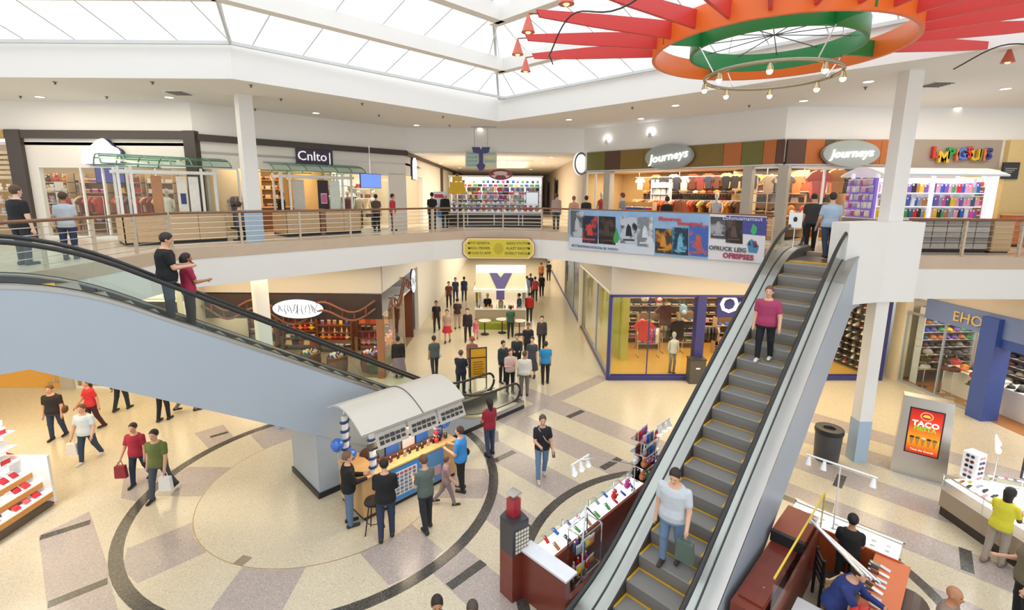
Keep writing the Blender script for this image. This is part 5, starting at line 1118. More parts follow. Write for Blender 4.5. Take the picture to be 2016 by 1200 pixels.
def lit_counter(label, p0, p1, D=.55, group=None, base='a89886', plinth='3a332e', h=1.0, pal='mix', kind='case', goods='phone case', lab='lit glass counter'):
    M, L = frame(p0, p1, 0); t = thingM('glass_counter', label, 'counter', M); gh = .38
    MB().bb((.02, .03, 0), (L-.02, D-.03, .22)).obj('plinth', cm(plinth, .4), t); MB().bb((0, 0, .22), (L, D, h-gh)).obj('body', cm(base, .4, var=.06), t)
    MB().bb((.01, .04, h-.17), (L-.01, D-.02, h-.14)).obj('lit_deck', mat('counter_lit_deck', (1, 1, 1), .5, emit=1.6, var=0), t)
    n = max(1, round(L/.9))
    for i in range(n):
        a, b = i*L/n, (i+1)*L/n
        MB().bb((a+.008, 0, h-gh+.03), (b-.008, .008, h-.02)).obj('glass_front', GLASS, t); MB().bb((a+.008, 0, h-.02), (b-.008, D, h-.008)).obj('glass_top', GLASS, t)
        MB().bb((a-.01, -.005, h-gh), (a+.01, .015, h)).obj('glass_post', CHROME, t)
    MB().bb((0, D-.015, h-gh), (L, D, h)).obj('back_panel', mat('counter_back', (.92, .92, .95), .4, emit=.3, var=0), t)
    MB().bb((0, -.012, h-.03), (L, .012, h)).obj('edge_trim', CHROME, t)
    for y in (D*.35, D*.7): row(kind, M, .08, L-.08, y, h-.135, .17, pal, goods, group or goods, sc=.9, tiltx=-1.1)
    return t
# ---- candy-cane kiosk at the left edge ---------------------------------------------------
k = thing('candy_cane_kiosk', 'bright white kiosk with red candy stripes at the left frame edge', 'kiosk', (-10.55, 7.45, 0), math.pi/2); KL = 2.6; CREAM = cm('efe6da', .5)
MB().bb((0, .1, 0), (KL, 1.4, .12)).obj('plinth', cm('6a5a48'), k)
for j in range(3):
    MB().box((KL/2, .16+j*.2, .34+j*.24), (KL, .22, .04), 0, 0, ('X', .25)).obj('tray', mat('candy_tray', (.95, .93, .9), .4, emit=.25, var=0), k); MB().bb((0, .04+j*.2, .24+j*.24), (KL, .07+j*.2, .36+j*.24)).obj('tray_lip', cm('d89a58', .5), k)
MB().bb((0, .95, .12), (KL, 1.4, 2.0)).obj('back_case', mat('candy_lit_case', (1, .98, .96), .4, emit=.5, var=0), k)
for z in (1.15, 1.5, 1.85): MB().bb((0, .65, z), (KL, .95, z+.03)).obj('shelf', WHITEG, k)
e_ = MB().bb((KL, .04, .1), (KL+.06, 1.4, 1.25)); e_.obj('end_panel', WHITEG, k)
for j in range(7): MB().box((KL+.066, .72, .22+j*.16), (.012, 1.25, .06), 0, 0, ('X', .3)).obj('red_stripe', cm('c8303c', .4), k)
MB().bb((0, .9, 2.0), (KL, 1.4, 2.12)).obj('top_board', WHITEG, k)
def swirl(p, r, c='c02434'): MB().tube([(p[0]+r*(1-i/26)*math.cos(i*.6), p[1], p[2]+r*(1-i/26)*math.sin(i*.6)) for i in range(24)], .022, 5).obj('candy_swirl', cm(c, .35), k, True)
for x, z, r in ((2.3, 2.02, .16), (1.8, 1.75, .14), (2.42, 1.5, .12), (1.3, 2.05, .15)): swirl((x, .88, z), r)
for x in (.3, .9, 1.5, 2.1): MB().tube([(x, 1.1, 2.1), (x, 1.1, 2.42), (x+.05, 1.1, 2.5), (x+.14, 1.1, 2.5), (x+.18, 1.1, 2.42)], .03, 6).obj('candy_cane', cm('d84a52', .35), k, True)
MK = Matrix.Translation((-10.55, 7.45, 0)) @ Matrix.Rotation(math.pi/2, 4, 'Z')
for j in range(3): row('packet', MK, .1, KL-.1, .16+j*.2, .37+j*.24, .2, 'candycane', 'sweet packet in the candy-cane kiosk trays', 'packets in the candy-cane trays', tiltx=-.9)
for z in (1.18, 1.53, 1.88): row('box', MK, .1, KL-.1, .8, z, .24, 'candycane', 'sweet box on the candy-cane kiosk shelves', 'boxes on the candy-cane shelves')
area('candy_cane_lamp', (-11.0, 8.7, 2.8), 1.0, 2.2, 70, (1, .97, .95))
# ---- red kiosk left of the steel escalator --------------------------------------------------
k = thing('mahogany_kiosk', 'mahogany kiosk with lit glass counter left of the steel escalator', 'kiosk', P2(0, 0), math.pi/4)
EO, EI = 5.2, 4.66
MB().bb((5.75, EI, .0), (9.25, EO-.02, .62)).obj('counter_base', MAHOG, k); MB().bb((5.75, EI+.02, .84), (9.25, EO-.03, .87)).obj('lit_deck', mat('counter_lit_deck'), k)
for i in range(4):
    a, b = 5.75+i*.875, 5.75+(i+1)*.875
    MB().bb((a+.008, EO-.01, .65), (b-.008, EO, .98)).obj('glass_front', GLASS, k); MB().bb((a+.008, EI, .98), (b-.008, EO, .99)).obj('glass_top', GLASS, k); MB().bb((a-.01, EO-.02, .62), (a+.01, EO+.005, 1.0)).obj('glass_post', CHROME, k)
MB().bb((5.75, EI-.05, 0), (9.25, EI, 1.04)).obj('inner_partition', MAHOG, k)
MB().bb((5.5, 4.2, 0), (5.6, EO, .98)).obj('end_panel', MAHOG, k); MB().bb((5.45, 4.16, .98), (5.75, EO+.02, 1.02)).obj('end_ledge', cm('dfe3ea', .25), k)
MB().bb((9.25, 4.3, 0), (9.35, EO, 1.0)).obj('end_panel', MAHOG, k)
MB().bb((5.6, 4.2, .0), (9.25, 4.28, .55)).obj('low_partition', MAHOG, k); MB().bb((5.75, 4.28, .3), (9.25, EI-.05, .33)).obj('inner_shelf', CHROME, k)
# corner tower
t = thing('corner_tower', 'black gridded display tower on a mahogany base at the kiosk corner', 'display tower', P2(5.5, 5.42), math.pi/4)
MB().prism([(-.22, -.2), (.12, -.26), (.2, .08), (.05, .2), (-.2, .14)], 0, .92).obj('base', MAHOG, t)
MB().prism([(-.22, -.2), (.12, -.26), (.2, .08), (.05, .2), (-.2, .14)], .92, 1.52).obj('cabinet', cm('47464a', .4), t)
for i in range(5):
    for j in range(6): MB().box((-.15+i*.06, -.232-.01*i*.9, 1.0+j*.075), (.045, .012, .05), -.17).obj('grid_cell', cm('e0d8c8', .5), t)
MB().prism([(-.22, -.2), (.12, -.26), (.2, .08), (.05, .2), (-.2, .14)], 1.52, 1.56).obj('cap', cm('3a3a3e', .3), t)
t = thing('red_jar', 'clear box with red filling on top of the gridded tower', 'box', P2(5.5, 5.42, 1.56), math.pi/4)
MB().bb((-.09, -.09, 0), (.09, .09, .32)).obj('filling', cm('b8283a', .4, var=.2), t); MB().bb((-.1, -.1, 0), (.1, .1, .42)).obj('clear_box', GLASS, t); MB().bb((-.105, -.105, .42), (.105, .105, .44)).obj('lid', CHROME, t)
# glass house cabinet
t = thing('glass_house', 'pentagonal glass cabinet with a pitched top beside the escalator rail', 'cabinet', P2(6.35, 4.42, .05), math.pi/4)
pent = [(-.28, -.12), (.28, -.12), (.28, .2), (-.28, .2)]
for a, b in zip(pent, pent[1:]+pent[:1]):
    MB().cyl((a[0], a[1], 0), (a[0], a[1], 1.35), .014, n=6).obj('frame_bar', CHROME, t); MB().cyl((a[0], a[1], 1.35), (b[0], b[1], 1.35), .014, n=6).obj('frame_bar', CHROME, t); MB().cyl((a[0], a[1], .55), (b[0], b[1], .55), .012, n=6).obj('frame_bar', CHROME, t)
    MB().cyl((a[0], a[1], 1.35), (0, .04, 1.72), .014, n=6).obj('frame_bar', CHROME, t)
    m = MB(); m.add([(a[0], a[1], .1), (b[0], b[1], .1), (b[0], b[1], 1.33), (a[0], a[1], 1.33)], [(0, 1, 2, 3)]); m.obj('pane', GLASS, t); m = MB(); m.add([(a[0], a[1], 1.36), (b[0], b[1], 1.36), (0, .04, 1.7)], [(0, 1, 2)]); m.obj('roof_pane', GLASS, t)
MB().bb((-.29, -.13, 0), (.29, .21, .1)).obj('base', cm('8a2f2a', .4), t)
Mg = Matrix.Translation(P2(6.35, 4.42, .05)) @ MD
for z in (.12, .5, .9): row('packet', Mg, -.25, .25, .02, z, .12, 'mix', 'packet inside the glass house cabinet', 'packets in the glass house', sc=.9); row('bottle', Mg, -.25, .25, .13, z, .12, 'mix', 'small bottle inside the glass house cabinet', 'bottles in the glass house', sc=.9)
MKc = MD.copy()
for y in (4.8, 5.05): row('case', MKc, 5.9, 9.1, y, .875, .3, 'mix', 'phone case in the mahogany kiosk glass counter', 'phone cases in the mahogany kiosk', tiltx=-1.1)
row('plush', MKc, 7.6, 9.2, 4.84, .995, .4, 'mix', 'small toy on the mahogany kiosk glass top', 'toys on the glass top', sc=.75, single=True)
# heap of colourful goods on a tower near the far end
t = thing('goods_tower', 'crowded tower of colourful toys at the far end of the mahogany kiosk', 'display tower', P2(9.05, 4.85, 1.0), math.pi/4)
MB().bb((-.3, -.2, 0), (.3, .2, .04)).obj('tray', CHROME, t); MB().cyl((0, 0, 0), (0, 0, .95), .03).obj('pole', CHROME, t)
for z in (.32, .62, .92): MB().bb((-.28, -.2, z), (.28, .2, z+.02)).obj('tray', CHROME, t)
Mt = Matrix.Translation(P2(9.05, 4.85, 1.0)) @ MD
for z in (.04, .34, .64, .94):
    for y in (-.12, .1): row(('plush', 'packet')[z > .5], Mt, -.28, .3, y, z, .14, 'mix', 'colourful toy on the crowded goods tower', 'toys on the goods tower', sc=.8)
def arm_lamp(label, base, head, n=3):
    t = thing('arm_lamp', label, 'lamp', base); b = Vector(base); hd = Vector(head)-b
    MB().tube([(0, 0, 0), (0, 0, hd.z*.55), tuple(hd*.75+Vector((0, 0, hd.z*.2))), tuple(hd)], .012, 6).obj('arm', CHROME, t, True); MB().lathe([(.06, 0), (.06, .02)], 10).obj('foot', CHROME, t)
    dv_ = Vector((i2, i2, 0))
    MB().cyl(hd-dv_*.28, hd+dv_*.28, .02, n=8).obj('cross_bar', WHITEG, t)
    for i in range(n):
        p = hd+dv_*(-.22+.44*i/(n-1)); MB().cyl(p+Vector((0, 0, -.02)), p+Vector((.03, -.05, -.17)), .025, .06, 10).obj('lamp_head', WHITEG, t, 40); MB().ball(p+Vector((.03, -.05, -.17)), .045, 8, 6).obj('bulb', mat('bulb_cool', (1, 1, 1), .4, emit=14, var=0), t)
arm_lamp('white spot lamp on an arm leaning out from the mahogany kiosk', P2(8.35, 4.67, 1.04), G(1142, 905, 2.15)); arm_lamp('white spot lamp behind the escalator rail at the mahogany kiosk end', P2(9.22, 4.67, 1.0), P2(9.6, 4.72, 2.15))
# ---- red kiosk right of the steel escalator -----------------------------------------------------
k = thing('service_kiosk', 'mahogany service kiosk with lit counters right of the steel escalator', 'kiosk', P2(0, 0), math.pi/4)
MB().bb((7.0, 1.72, 0), (8.95, 2.15, 1.0)).obj('left_cabinet', MAHOG, k); MB().bb((7.2, 1.74, 1.0), (8.1, 2.1, 1.03)).obj('hatch', MAHOG, k); MB().cyl((7.6, 1.86, 1.03), (7.6, 1.86, 1.045), .015).obj('hatch_knob', CHROME, k)
MB().bb((8.98, 1.66, 0), (9.9, 2.15, 1.15)).obj('rear_cabinet', MAHOG, k); MB().bb((8.93, 1.64, 1.15), (9.95, 2.17, 1.19)).obj('rear_top', cm('9a4838', .35), k); MB().bb((8.9, 1.64, 1.0), (8.99, 2.17, 1.2)).obj('black_band', BLACK, k)
MB().bb((10.02, .42, 0), (10.6, 2.2, .64)).obj('far_counter', MAHOG, k); MB().bb((10.03, .44, .9), (10.58, 2.18, .93)).obj('lit_deck', mat('counter_lit_deck'), k); MB().bb((9.98, .4, 0), (10.02, 2.2, .96)).obj('inner_board', cm('b8562e', .4), k)
MB().bb((10.59, .42, .64), (10.6, 2.2, .98)).obj('glass_front', GLASS, k); MB().bb((10.02, .42, .98), (10.6, 2.2, .99)).obj('glass_top', GLASS, k); MB().bb((10.57, .4, .97), (10.62, 2.2, 1.0)).obj('edge_trim', CHROME, k)
MB().bb((7.6, .3, 0), (10.0, .42, .9)).obj('right_counter', cm('d9d6d2', .4), k); MB().bb((7.6, .26, .9), (10.0, .75, .94)).obj('orange_worktop', cm('d8764a', .45, var=.05), k)
for s in (-1,): MB().cyl((9.7, .2, .45), (8.9, .2, .45), .28, n=18).obj('rounded_end', cm('5a463c', .4), k)
MB().bb((7.0, 1.60, 0), (9.95, 1.64, 1.0)).obj('divider', cm('8c4a3a', .4), k)
MB().bb((7.0, 1.585, 1.0), (9.9, 1.60, 1.75)).obj('glass_screen', GLASS, k); MB().bb((7.0, 1.58, 1.74), (9.9, 1.605, 1.765)).obj('yellow_edge', cm('e0c040', .4), k); MB().bb((9.88, 1.58, 1.0), (9.9, 1.605, 1.76)).obj('yellow_edge', cm('e0c040', .4), k)
for y in (1.0, 1.1, 1.2): MB().cyl((8.75, 1.55, 1.8), (8.0, .5+(y-1.0), 1.75), .025, n=8).obj('steel_bar', CHROME, k)
MB().bb((7.3, .5, .0), (8.2, 1.5, .72)).obj('work_bench', cm('d4d4d6', .4), k)
MKr = MD.copy()
row('case', MKr, 7.8, 9.7, .5, .945, .16, 'white', 'phone on the orange repair mat', 'phones on the repair mat', tiltx=-1.4); row('case', MKr, 8.6, 9.7, .63, .945, .12, 'dark', 'dark phone case on the orange repair mat', 'cases on the repair mat', tiltx=-1.4)
MKf = Matrix.Translation(P2(10.3, .45, 0)) @ MD @ Matrix.Rotation(math.pi/2, 4, 'Z')
for y in (-.08, .08): row('case', MKf, .05, 1.7, y, .935, .2, 'white', 'phone case in the far counter of the service kiosk', 'cases in the service kiosk counter', tiltx=-1.2)
for j, (s, e, a) in enumerate(((9.35, 1.25, .5), (8.75, .95, -.4))):
    c_ = thing('office_chair', ('black slatted chair behind the far service counter', 'wooden slatted chair inside the service kiosk')[j], 'chair', P2(s, e), math.pi/4+a); m_ = (BLACK, OAK)[j]
    MB().bb((-.2, -.2, .43), (.2, .2, .47)).obj('seat', m_, c_)
    for z in (.6, .72, .84): MB().bb((-.2, .19, z), (.2, .22, z+.07)).obj('back_slat', m_, c_)
    for x in (-.18, .18):
        MB().bb((x-.02, .18, 0), (x+.02, .22, .95)).obj('leg', m_, c_); MB().bb((x-.02, -.2, 0), (x+.02, -.16, .45)).obj('leg', m_, c_)
t = thing('spot_stand', 'thin white stand with three spot heads in the service kiosk', 'lamp', P2(10.05, 1.42, 1.0), math.pi/4); MB().cyl((0, 0, 0), (-.1, 0, 1.35), .012).obj('pole', WHITEG, t); MB().cyl((-.1, -.55, 1.36), (-.1, .55, 1.36), .018).obj('cross_bar', WHITEG, t)
for y in (-.5, .25, .5): MB().cyl((-.1, y, 1.34), (-.14, y, 1.18), .025, .055, 10).obj('spot_head', WHITEG, t, 40)
t = thing('red_bag', 'bright red rounded bag on the service kiosk worktop', 'bag', P2(7.95, .62, .94)); MB().lathe([(.16, 0), (.22, .08), (.2, .24), (.1, .32), (.02, .33)], 14, sy=.7).obj('bag_body', cm('d83a34', .4), t, True); MB().tube([(-.08, 0, .3), (-.06, 0, .42), (.06, 0, .42), (.08, 0, .3)], .012, 5).obj('handle', cm('b82a28'), t)
# ---- lit glass counters at the right edge ---------------------------------------------------------
lit_counter('long lit glass counter with brown plinth beside the woman in yellow', (9.88, 10.0), (10.1, 5.5), .6, 'goods in the long right counter', goods='small goods in the long right counter')
lit_counter('lit glass counter running to the right frame edge', (13.0, 9.1), (10.62, 10.08), .5, 'goods in the far right counter', base='c9c9cc', goods='small goods in the far right counter')
sg_ = thing('sunglasses_tower', 'revolving tower of sunglasses on the glass counter', 'display tower', (10.35, 9.85, 1.0), .3)
MB().bb((-.14, -.14, 0), (.14, .14, .62)).obj('core', mat('tower_core', (.88, .88, .9), .4, emit=.15, var=.05), sg_)
for f in range(4):
    for j in range(5):
        a = f*math.pi/2
        for s in (-1, 1): MB().cyl((math.cos(a)*.145-math.sin(a)*s*.045, math.sin(a)*.145+math.cos(a)*s*.045, .07+j*.12), (math.cos(a)*.16-math.sin(a)*s*.045, math.sin(a)*.16+math.cos(a)*s*.045, .07+j*.12), .036, n=8).obj('sunglass_lens', cm(('2a2a30', '6a2a30', '3a4a5a', 'c08a9a')[(f+j) % 4], .15), sg_)
arm_lamp('white lamp stand with two glowing heads on the right counter', (10.75, 9.75, 1.0), (10.7, 9.8, 1.95), 2)
t = thing('counter_screen', 'white advertising screen at the right frame edge', 'screen', (11.6, 9.55, 1.0), -.5); MB().bb((-.3, 0, .1), (.3, .04, .95)).obj('panel', mat('screen_white', (.95, .96, 1), .3, emit=.8, var=0), t); MB().bb((-.33, .01, .07), (.33, .06, .98)).obj('bezel', BLACK, t); MB().bb((-.15, -.1, 0), (.15, .12, .07)).obj('foot', BLACK, t)
area('right_counter_lamp', (10.9, 9.3, 2.6), 1.5, 1.5, 55, (1, 1, 1))
# ---- totem, bin -----------------------------------------------------------------------------------
tt = thing('advert_totem', 'brushed steel advertising totem with a glowing taco poster', 'totem', (10.15, 11.76, 0), math.radians(-36.8)); TL = 1.12
MB().plate([(0, 0), (TL, 0), (TL-.08, 2.15), (.06, 2.15)], 0, .32).obj('body', brushed('totem_steel', (.66, .66, .65), .32), tt)
MB().bb((.21, -.015, .64), (.90, 0, 1.88)).obj('frame', BLACK, tt)
rm = mat('poster_red', (.6, .02, .02), .4, var=0)
def grad(m):
    nt = m.node_tree; b = nt.nodes['Principled BSDF']; tc = nt.nodes.new('ShaderNodeTexCoord'); sp = nt.nodes.new('ShaderNodeSeparateXYZ'); cr = nt.nodes.new('ShaderNodeValToRGB'); mr = nt.nodes.new('ShaderNodeMapRange')
    mr.inputs['From Min'].default_value = .67; mr.inputs['From Max'].default_value = 1.85
    e = cr.color_ramp.elements; e[0].color = (*rgb('b01812'), 1); e[1].color = (*rgb('a81014'), 1); x = e.new(.32); x.color = (*rgb('f09a20'), 1); x = e.new(.62); x.color = (*rgb('d8401a'), 1)
    nt.links.new(tc.outputs['Object'], sp.inputs[0]); nt.links.new(sp.outputs['Z'], mr.inputs[0]); nt.links.new(mr.outputs[0], cr.inputs[0]); nt.links.new(cr.outputs[0], b.inputs['Base Color']); nt.links.new(cr.outputs[0], b.inputs['Emission Color']); b.inputs['Emission Strength'].default_value = .55
grad(rm)
MB().bb((.24, -.022, .67), (.87, -.015, 1.85)).obj('poster', rm, tt)
lw_ = mat('poster_white', (.95, .95, .95), .4, emit=.6, var=0)
text('TACO', tt, (.555, -.028, 1.48), .19, lw_, .003, bold=.006); text('FIESTA', tt, (.555, -.028, 1.35), .15, cm('7ac83a', .4, emit=.5, var=0), .003, bold=.004); text('Taste the Crunch', tt, (.555, -.028, .76), .065, lw_, .002)
MB().plate([(.555+.13*math.cos(2*math.pi*i/28), 1.7+.115*math.sin(2*math.pi*i/28)) for i in range(28)], -.028, -.024).obj('emblem_ring', cm('f0a070', .4, emit=.4, var=0), tt); MB().plate([(.555+.105*math.cos(2*math.pi*i/28), 1.7+.092*math.sin(2*math.pi*i/28)) for i in range(28)], -.031, -.028).obj('emblem_disc', cm('c03018', .4, emit=.3, var=0), tt)
MB().plate([(.555+.08*math.cos(math.pi*i/12), 1.675+.07*math.sin(math.pi*i/12)) for i in range(13)], -.035, -.031).obj('taco_emblem', cm('f0c050', .4, emit=.4, var=0), tt)
for i in range(5):
    x = .33+i*.112; MB().plate([(x-.05, 1.08), (x+.05, 1.1), (x+.02, .92), (x-.005, .88)], -.03, -.024).obj('taco_picture', cm('c88a3a', .5), tt); MB().ball((x, -.03, 1.1), (.05, .008, .03), 8, 5).obj('taco_filling', cm(('3a2414', '5a6a2a', 'e8e0d0')[i % 3], .5), tt)
bn = thing('litter_bin', 'dark grey round litter bin beside the white column', 'bin', (8.78, 12.3, 0))
MB().lathe([(.29, 0), (.30, .05), (.33, .80), (.32, .82)], 26).obj('body', cm('4a4a4c', .45), bn, 40); MB().lathe([(.345, .80), (.355, .86), (.34, .93), (.26, .95), (.15, .93), (.13, .86), (.02, .85)], 26).obj('lid', BLACK, bn, 40)
# ---- kiosk with the purple emblem in the lower corridor ----------------------------------------------
k = thing('corridor_kiosk', 'white corridor kiosk with a big purple emblem on its canopy', 'kiosk', (-2.0, 25.6, 0)); KW = 2.75
MB().bb((0, 0, 0), (KW, .5, .95)).obj('front_counter', cm('a89a86', .4), k); MB().bb((-.03, -.03, .95), (KW+.03, .55, 1.0)).obj('counter_top', cm('e8e4dc', .3), k); MB().bb((.2, -.6, 0), (1.9, -.1, .35)).obj('green_planter', cm('8f9a2c', .6, var=.2), k)
MB().bb((0, .5, 0), (.45, 3.0, .95)).obj('side_counter', cm('a89a86', .4), k); MB().bb((KW-.45, .5, 0), (KW, 3.0, .95)).obj('side_counter', cm('a89a86', .4), k)
for x in (.05, KW-.13):
    for y in (.1, 2.9): MB().bb((x, y, .95), (x+.08, y+.08, 2.05)).obj('upright', CHROME, k)
MB().bb((-.1, -.1, 1.95), (KW+.1, 3.1, 2.1)).obj('canopy_edge', WHITEG, k)
MB().box((KW/2, .35, 2.48), (KW, .06, .95), 0, 0, ('X', -.35)).obj('canopy_face', cm('d8cdb2', .5), k); MB().bb((0, .7, 2.1), (KW, 3.0, 3.0)).obj('canopy_box', WHITEG, k)
MB().bb((0, .62, 2.9), (KW, .9, 3.3)).obj('top_light_box', mat('sign_glow_soft'), k)
v_ = MB().plate([(-.62, .45), (-.2, .45), (0, .2), (.2, .45), (.62, .45), (.2, -.45), (-.2, -.45)], -.02, .02).obj('purple_emblem', cm('45407a', .4), k); v_.matrix_basis = Matrix.Translation((KW/2, .30, 2.5)) @ Matrix.Rotation(-.35, 4, 'X')
MB().bb((KW/2-.22, -.12, 1.55), (KW/2+.22, -.08, 2.05)).obj('emblem_stem', cm('5a5490', .4), k)
MKv = Matrix.Translation((-2.0, 25.6, 0)); row('bottle', MKv, .1, KW-.1, .25, 1.0, .22, 'mix', 'cup on the corridor kiosk counter', 'cups on the corridor kiosk', single=True)
for j in range(3):
    b_ = thing('cafe_table', 'low round table by the corridor kiosk, %s from the left' % ORD[j], 'table', (-1.4+j*.9, 24.1+.3*(j % 2), 0)); MB().lathe([(.22, 0), (.22, .03), (.03, .05), (.03, .68), (.3, .70), (.3, .73)], 18).obj('pedestal', BLACK, b_, 40); MB().lathe([(.33, .73), (.33, .76)], 20).obj('top', cm('d8d2c8', .3), b_)
# ---- yellow floor stand by the escalator foot -----------------------------------------------------------
t = thing('sign_stand', 'tall black-framed yellow notice stand by the escalator foot', 'sign stand', G(942, 770, 0), .25)
MB().bb((-.28, -.02, .55), (.28, .02, 1.65)).obj('notice', cm('e6a828', .5), t)
for x in (-.3, .3): MB().bb((x-.02, -.025, 0), (x+.02, .025, 1.7)).obj('frame_post', BLACK, t); MB().bb((x-.03, -.2, 0), (x+.03, .2, .04)).obj('foot', BLACK, t)
for z in (.52, 1.3, 1.66): MB().bb((-.3, -.028, z), (.3, .028, z+.035)).obj('frame_bar', BLACK, t)
for j in range(6): MB().bb((-.2, -.024, .68+j*.09), (.2-.05*(j % 2), -.02, .71+j*.09)).obj('print_line', cm('8a5a12'), t)
# ================================================================== SIGNS, BANNER
Mb, Wb = frame((2.2, 19.5), (7.5, 14.2), 0)      # plane of the banner, just in front of the railing
bn = thingM('film_banner', 'long film poster banner hanging on the upper railing', 'banner', Mb)
def bq(pts, y0, y1, m, name, par=bn):
    return MB().plate([LP(Mb, u, v) for u, v in pts], y0, y1).obj(name, m, par)
def brect(u0, v0, u1, v1, k, m, name): return bq([(u0, v0), (u1, v0+(u1-u0)*.05), (u1, v1+(u1-u0)*.09), (u0, v1)], -.012-.006*k, -.006*k, m, name)
bq([(1121, 412), (1398, 421), (1393, 510), (1119, 489)], 0, .012, cm('8fb2d8', .6, var=.25, scale=2.5), 'blue_sheet'); bq([(1398, 421), (1510, 426), (1503, 518), (1393, 510)], 0, .012, cm('e2e0e4', .6, var=.04), 'white_sheet')
bq([(1121, 466), (1290, 478), (1288, 502), (1119, 489)], -.008, 0, cm('cdd6e4', .6, var=.1), 'pale_field')
brect(1430, 424, 1509, 457, 0, cm('4a4a94', .6, var=.15), 'purple_field')
POST = [(1124, 414, 1150, 465, '5c6068', 'b8bcc4'), (1147, 424, 1177, 477, '1f2a44', 'c8463a'), (1179, 425, 1212, 479, '1c1a1c', '4a3a34'), (1222, 426, 1255, 478, 'b9c4d0', '1e222a'), (1255, 426, 1286, 484, '7c848e', 'd2d8de'),
        (1290, 449, 1323, 497, '3a3634', 'd08a2a'), (1324, 447, 1355, 500, '1c3648', '6fb0d0'), (1357, 442, 1394, 502, '3c62b4', 'c05a4a'), (1399, 426, 1430, 468, '4c4c52', 'a8a8b0'), (1429, 432, 1462, 477, '2a201e', '5c4a42')]
def blotch(h1, h2, sc):
    m = mat('poster_'+h1+h2, rgb(h1), .5, var=.01); nt = m.node_tree; b = nt.nodes['Principled BSDF']; tc = nt.nodes.new('ShaderNodeTexCoord'); nz = nt.nodes.new('ShaderNodeTexNoise'); nz.inputs['Scale'].default_value = sc; nz.inputs['Detail'].default_value = 5; cr = nt.nodes.new('ShaderNodeValToRGB')
    e = cr.color_ramp.elements; e[0].position = .5; e[0].color = (*rgb(h1), 1); e[1].position = .62; e[1].color = (*rgb(h2), 1)
    nt.links.new(tc.outputs['Object'], nz.inputs['Vector']); nt.links.new(nz.outputs['Fac'], cr.inputs[0]); nt.links.new(cr.outputs[0], b.inputs['Base Color']); return m
for i, (a, b, c, d, h1, h2) in enumerate(POST):
    brect(a, b, c, d, 1, blotch(h1, h2, 2.2+.4*(i % 4)), 'film_poster')
    w_ = (c-a)*.16; bq([(a+w_, d-8), (c-w_, d-7), (c-w_, d-4), (a+w_, d-5)], -.024, -.018, cm(h2, .5), 'poster_title')
    bq([((a+c)/2-w_*1.2, (b+d)/2+12), ((a+c)/2-w_*.9, (b+d)/2-4), ((a+c)/2-w_*.2, (b+d)/2-12), ((a+c)/2+w_*.7, (b+d)/2-6), ((a+c)/2+w_*1.3, (b+d)/2+13)], -.024, -.018, cm(h2, .5, var=.3, scale=9), 'poster_figure')
bq([(1208, 468), (1214, 448), (1219, 466), (1217, 477), (1209, 477)], -.02, -.012, cm('3aa04a'), 'green_figure')
for pts, c in (([(1478, 455), (1483, 440), (1491, 447), (1490, 458), (1483, 463)], '3fae6a'), ([(1472, 478), (1480, 470), (1494, 484), (1490, 498), (1474, 496)], '4a86b0'), ([(1481, 474), (1489, 474), (1492, 486), (1484, 488)], 'b8384a'), ([(1470, 482), (1476, 472), (1480, 484)], '6ab04a')): bq(pts, -.02, -.012, cm(c, .5), 'logo_shape')
def btext(s_, u, v, size, hexc, bold=.0): x, z = LP(Mb, u, v); return text(s_, bn, (x, -.03, z), size, cm(hexc, .5), .004, bold=bold, roll=0)
btext('OFRUCK LEIG', 1432, 490, .185, '4a4650', .004); btext('OFIISPSES', 1453, 505, .22, 'a82a50', .008); btext('Illlumorrcto', 1319, 431, .17, 'd04848', .006); btext('immanictad', 1358, 440, .18, 'd04848', .006); btext('BKTTIRAMAMATATIGTIN ZE TMTFTY', 1170, 487, .13, '3a4a66'); btext('Lofonuamamaut', 1462, 430, .18, 'dfe4f2')
ys = thing('yellow_sign', 'yellow framed direction sign on the balcony front', 'sign', (-.57, 20.06, 4.95))
def chamf(w_, h_, c): return [(-w_+c, -h_), (w_-c, -h_), (w_, -h_+c), (w_, h_-c), (w_-c, h_), (-w_+c, h_), (-w_, h_-c), (-w_, -h_+c)]
MB().plate(chamf(1.52, .45, .22), 0, .05).obj('border', cm('8a4a44', .5), ys); MB().plate(chamf(1.495, .43, .21), -.008, 0).obj('pale_line', cm('f2d8a0', .5), ys); MB().plate(chamf(1.42, .37, .19), -.015, -.008).obj('panel', cm('d9c63e', .5, var=.06), ys)
for j, (a, b) in enumerate((('TO SIDESTA', 'GAIDI STOTIY'), ('ADLI PEINER', 'ALAST EAIOIT'), ('TOADTS AFIP', 'SOERLT PAIOLE'))):
    text(a, ys, (-.78, -.02, .22-.21*j), .15, cm('4a4420', .6), .003); text(b, ys, (.78, -.02, .22-.21*j), .15, cm('4a4420', .6), .003)
    for x in (-1.24, 1.27): MB().plate([(x+.05*math.cos(2*math.pi*i/10), .22-.21*j+.05*math.sin(2*math.pi*i/10)) for i in range(10)], -.02, -.015).obj('pictogram', cm('4a4420', .6), ys)
MB().plate([(.2*math.cos(2*math.pi*i/20), .24*math.sin(2*math.pi*i/20)) for i in range(20)], -.018, -.015).obj('faint_emblem', cm('c2ae30', .6), ys)
YH = 22.4
hs_ = thing('hanging_sign', 'pale hanging panel sign with a purple emblem before the corridor', 'sign', GY(947, 312, YH))
pw = (GY(978, 312, YH)-GY(916, 312, YH)).x/2; ph = .5
MB().bb((-pw, 0, -.42), (pw, .05, .36)).obj('panel', cm('c9cfb4', .5), hs_)
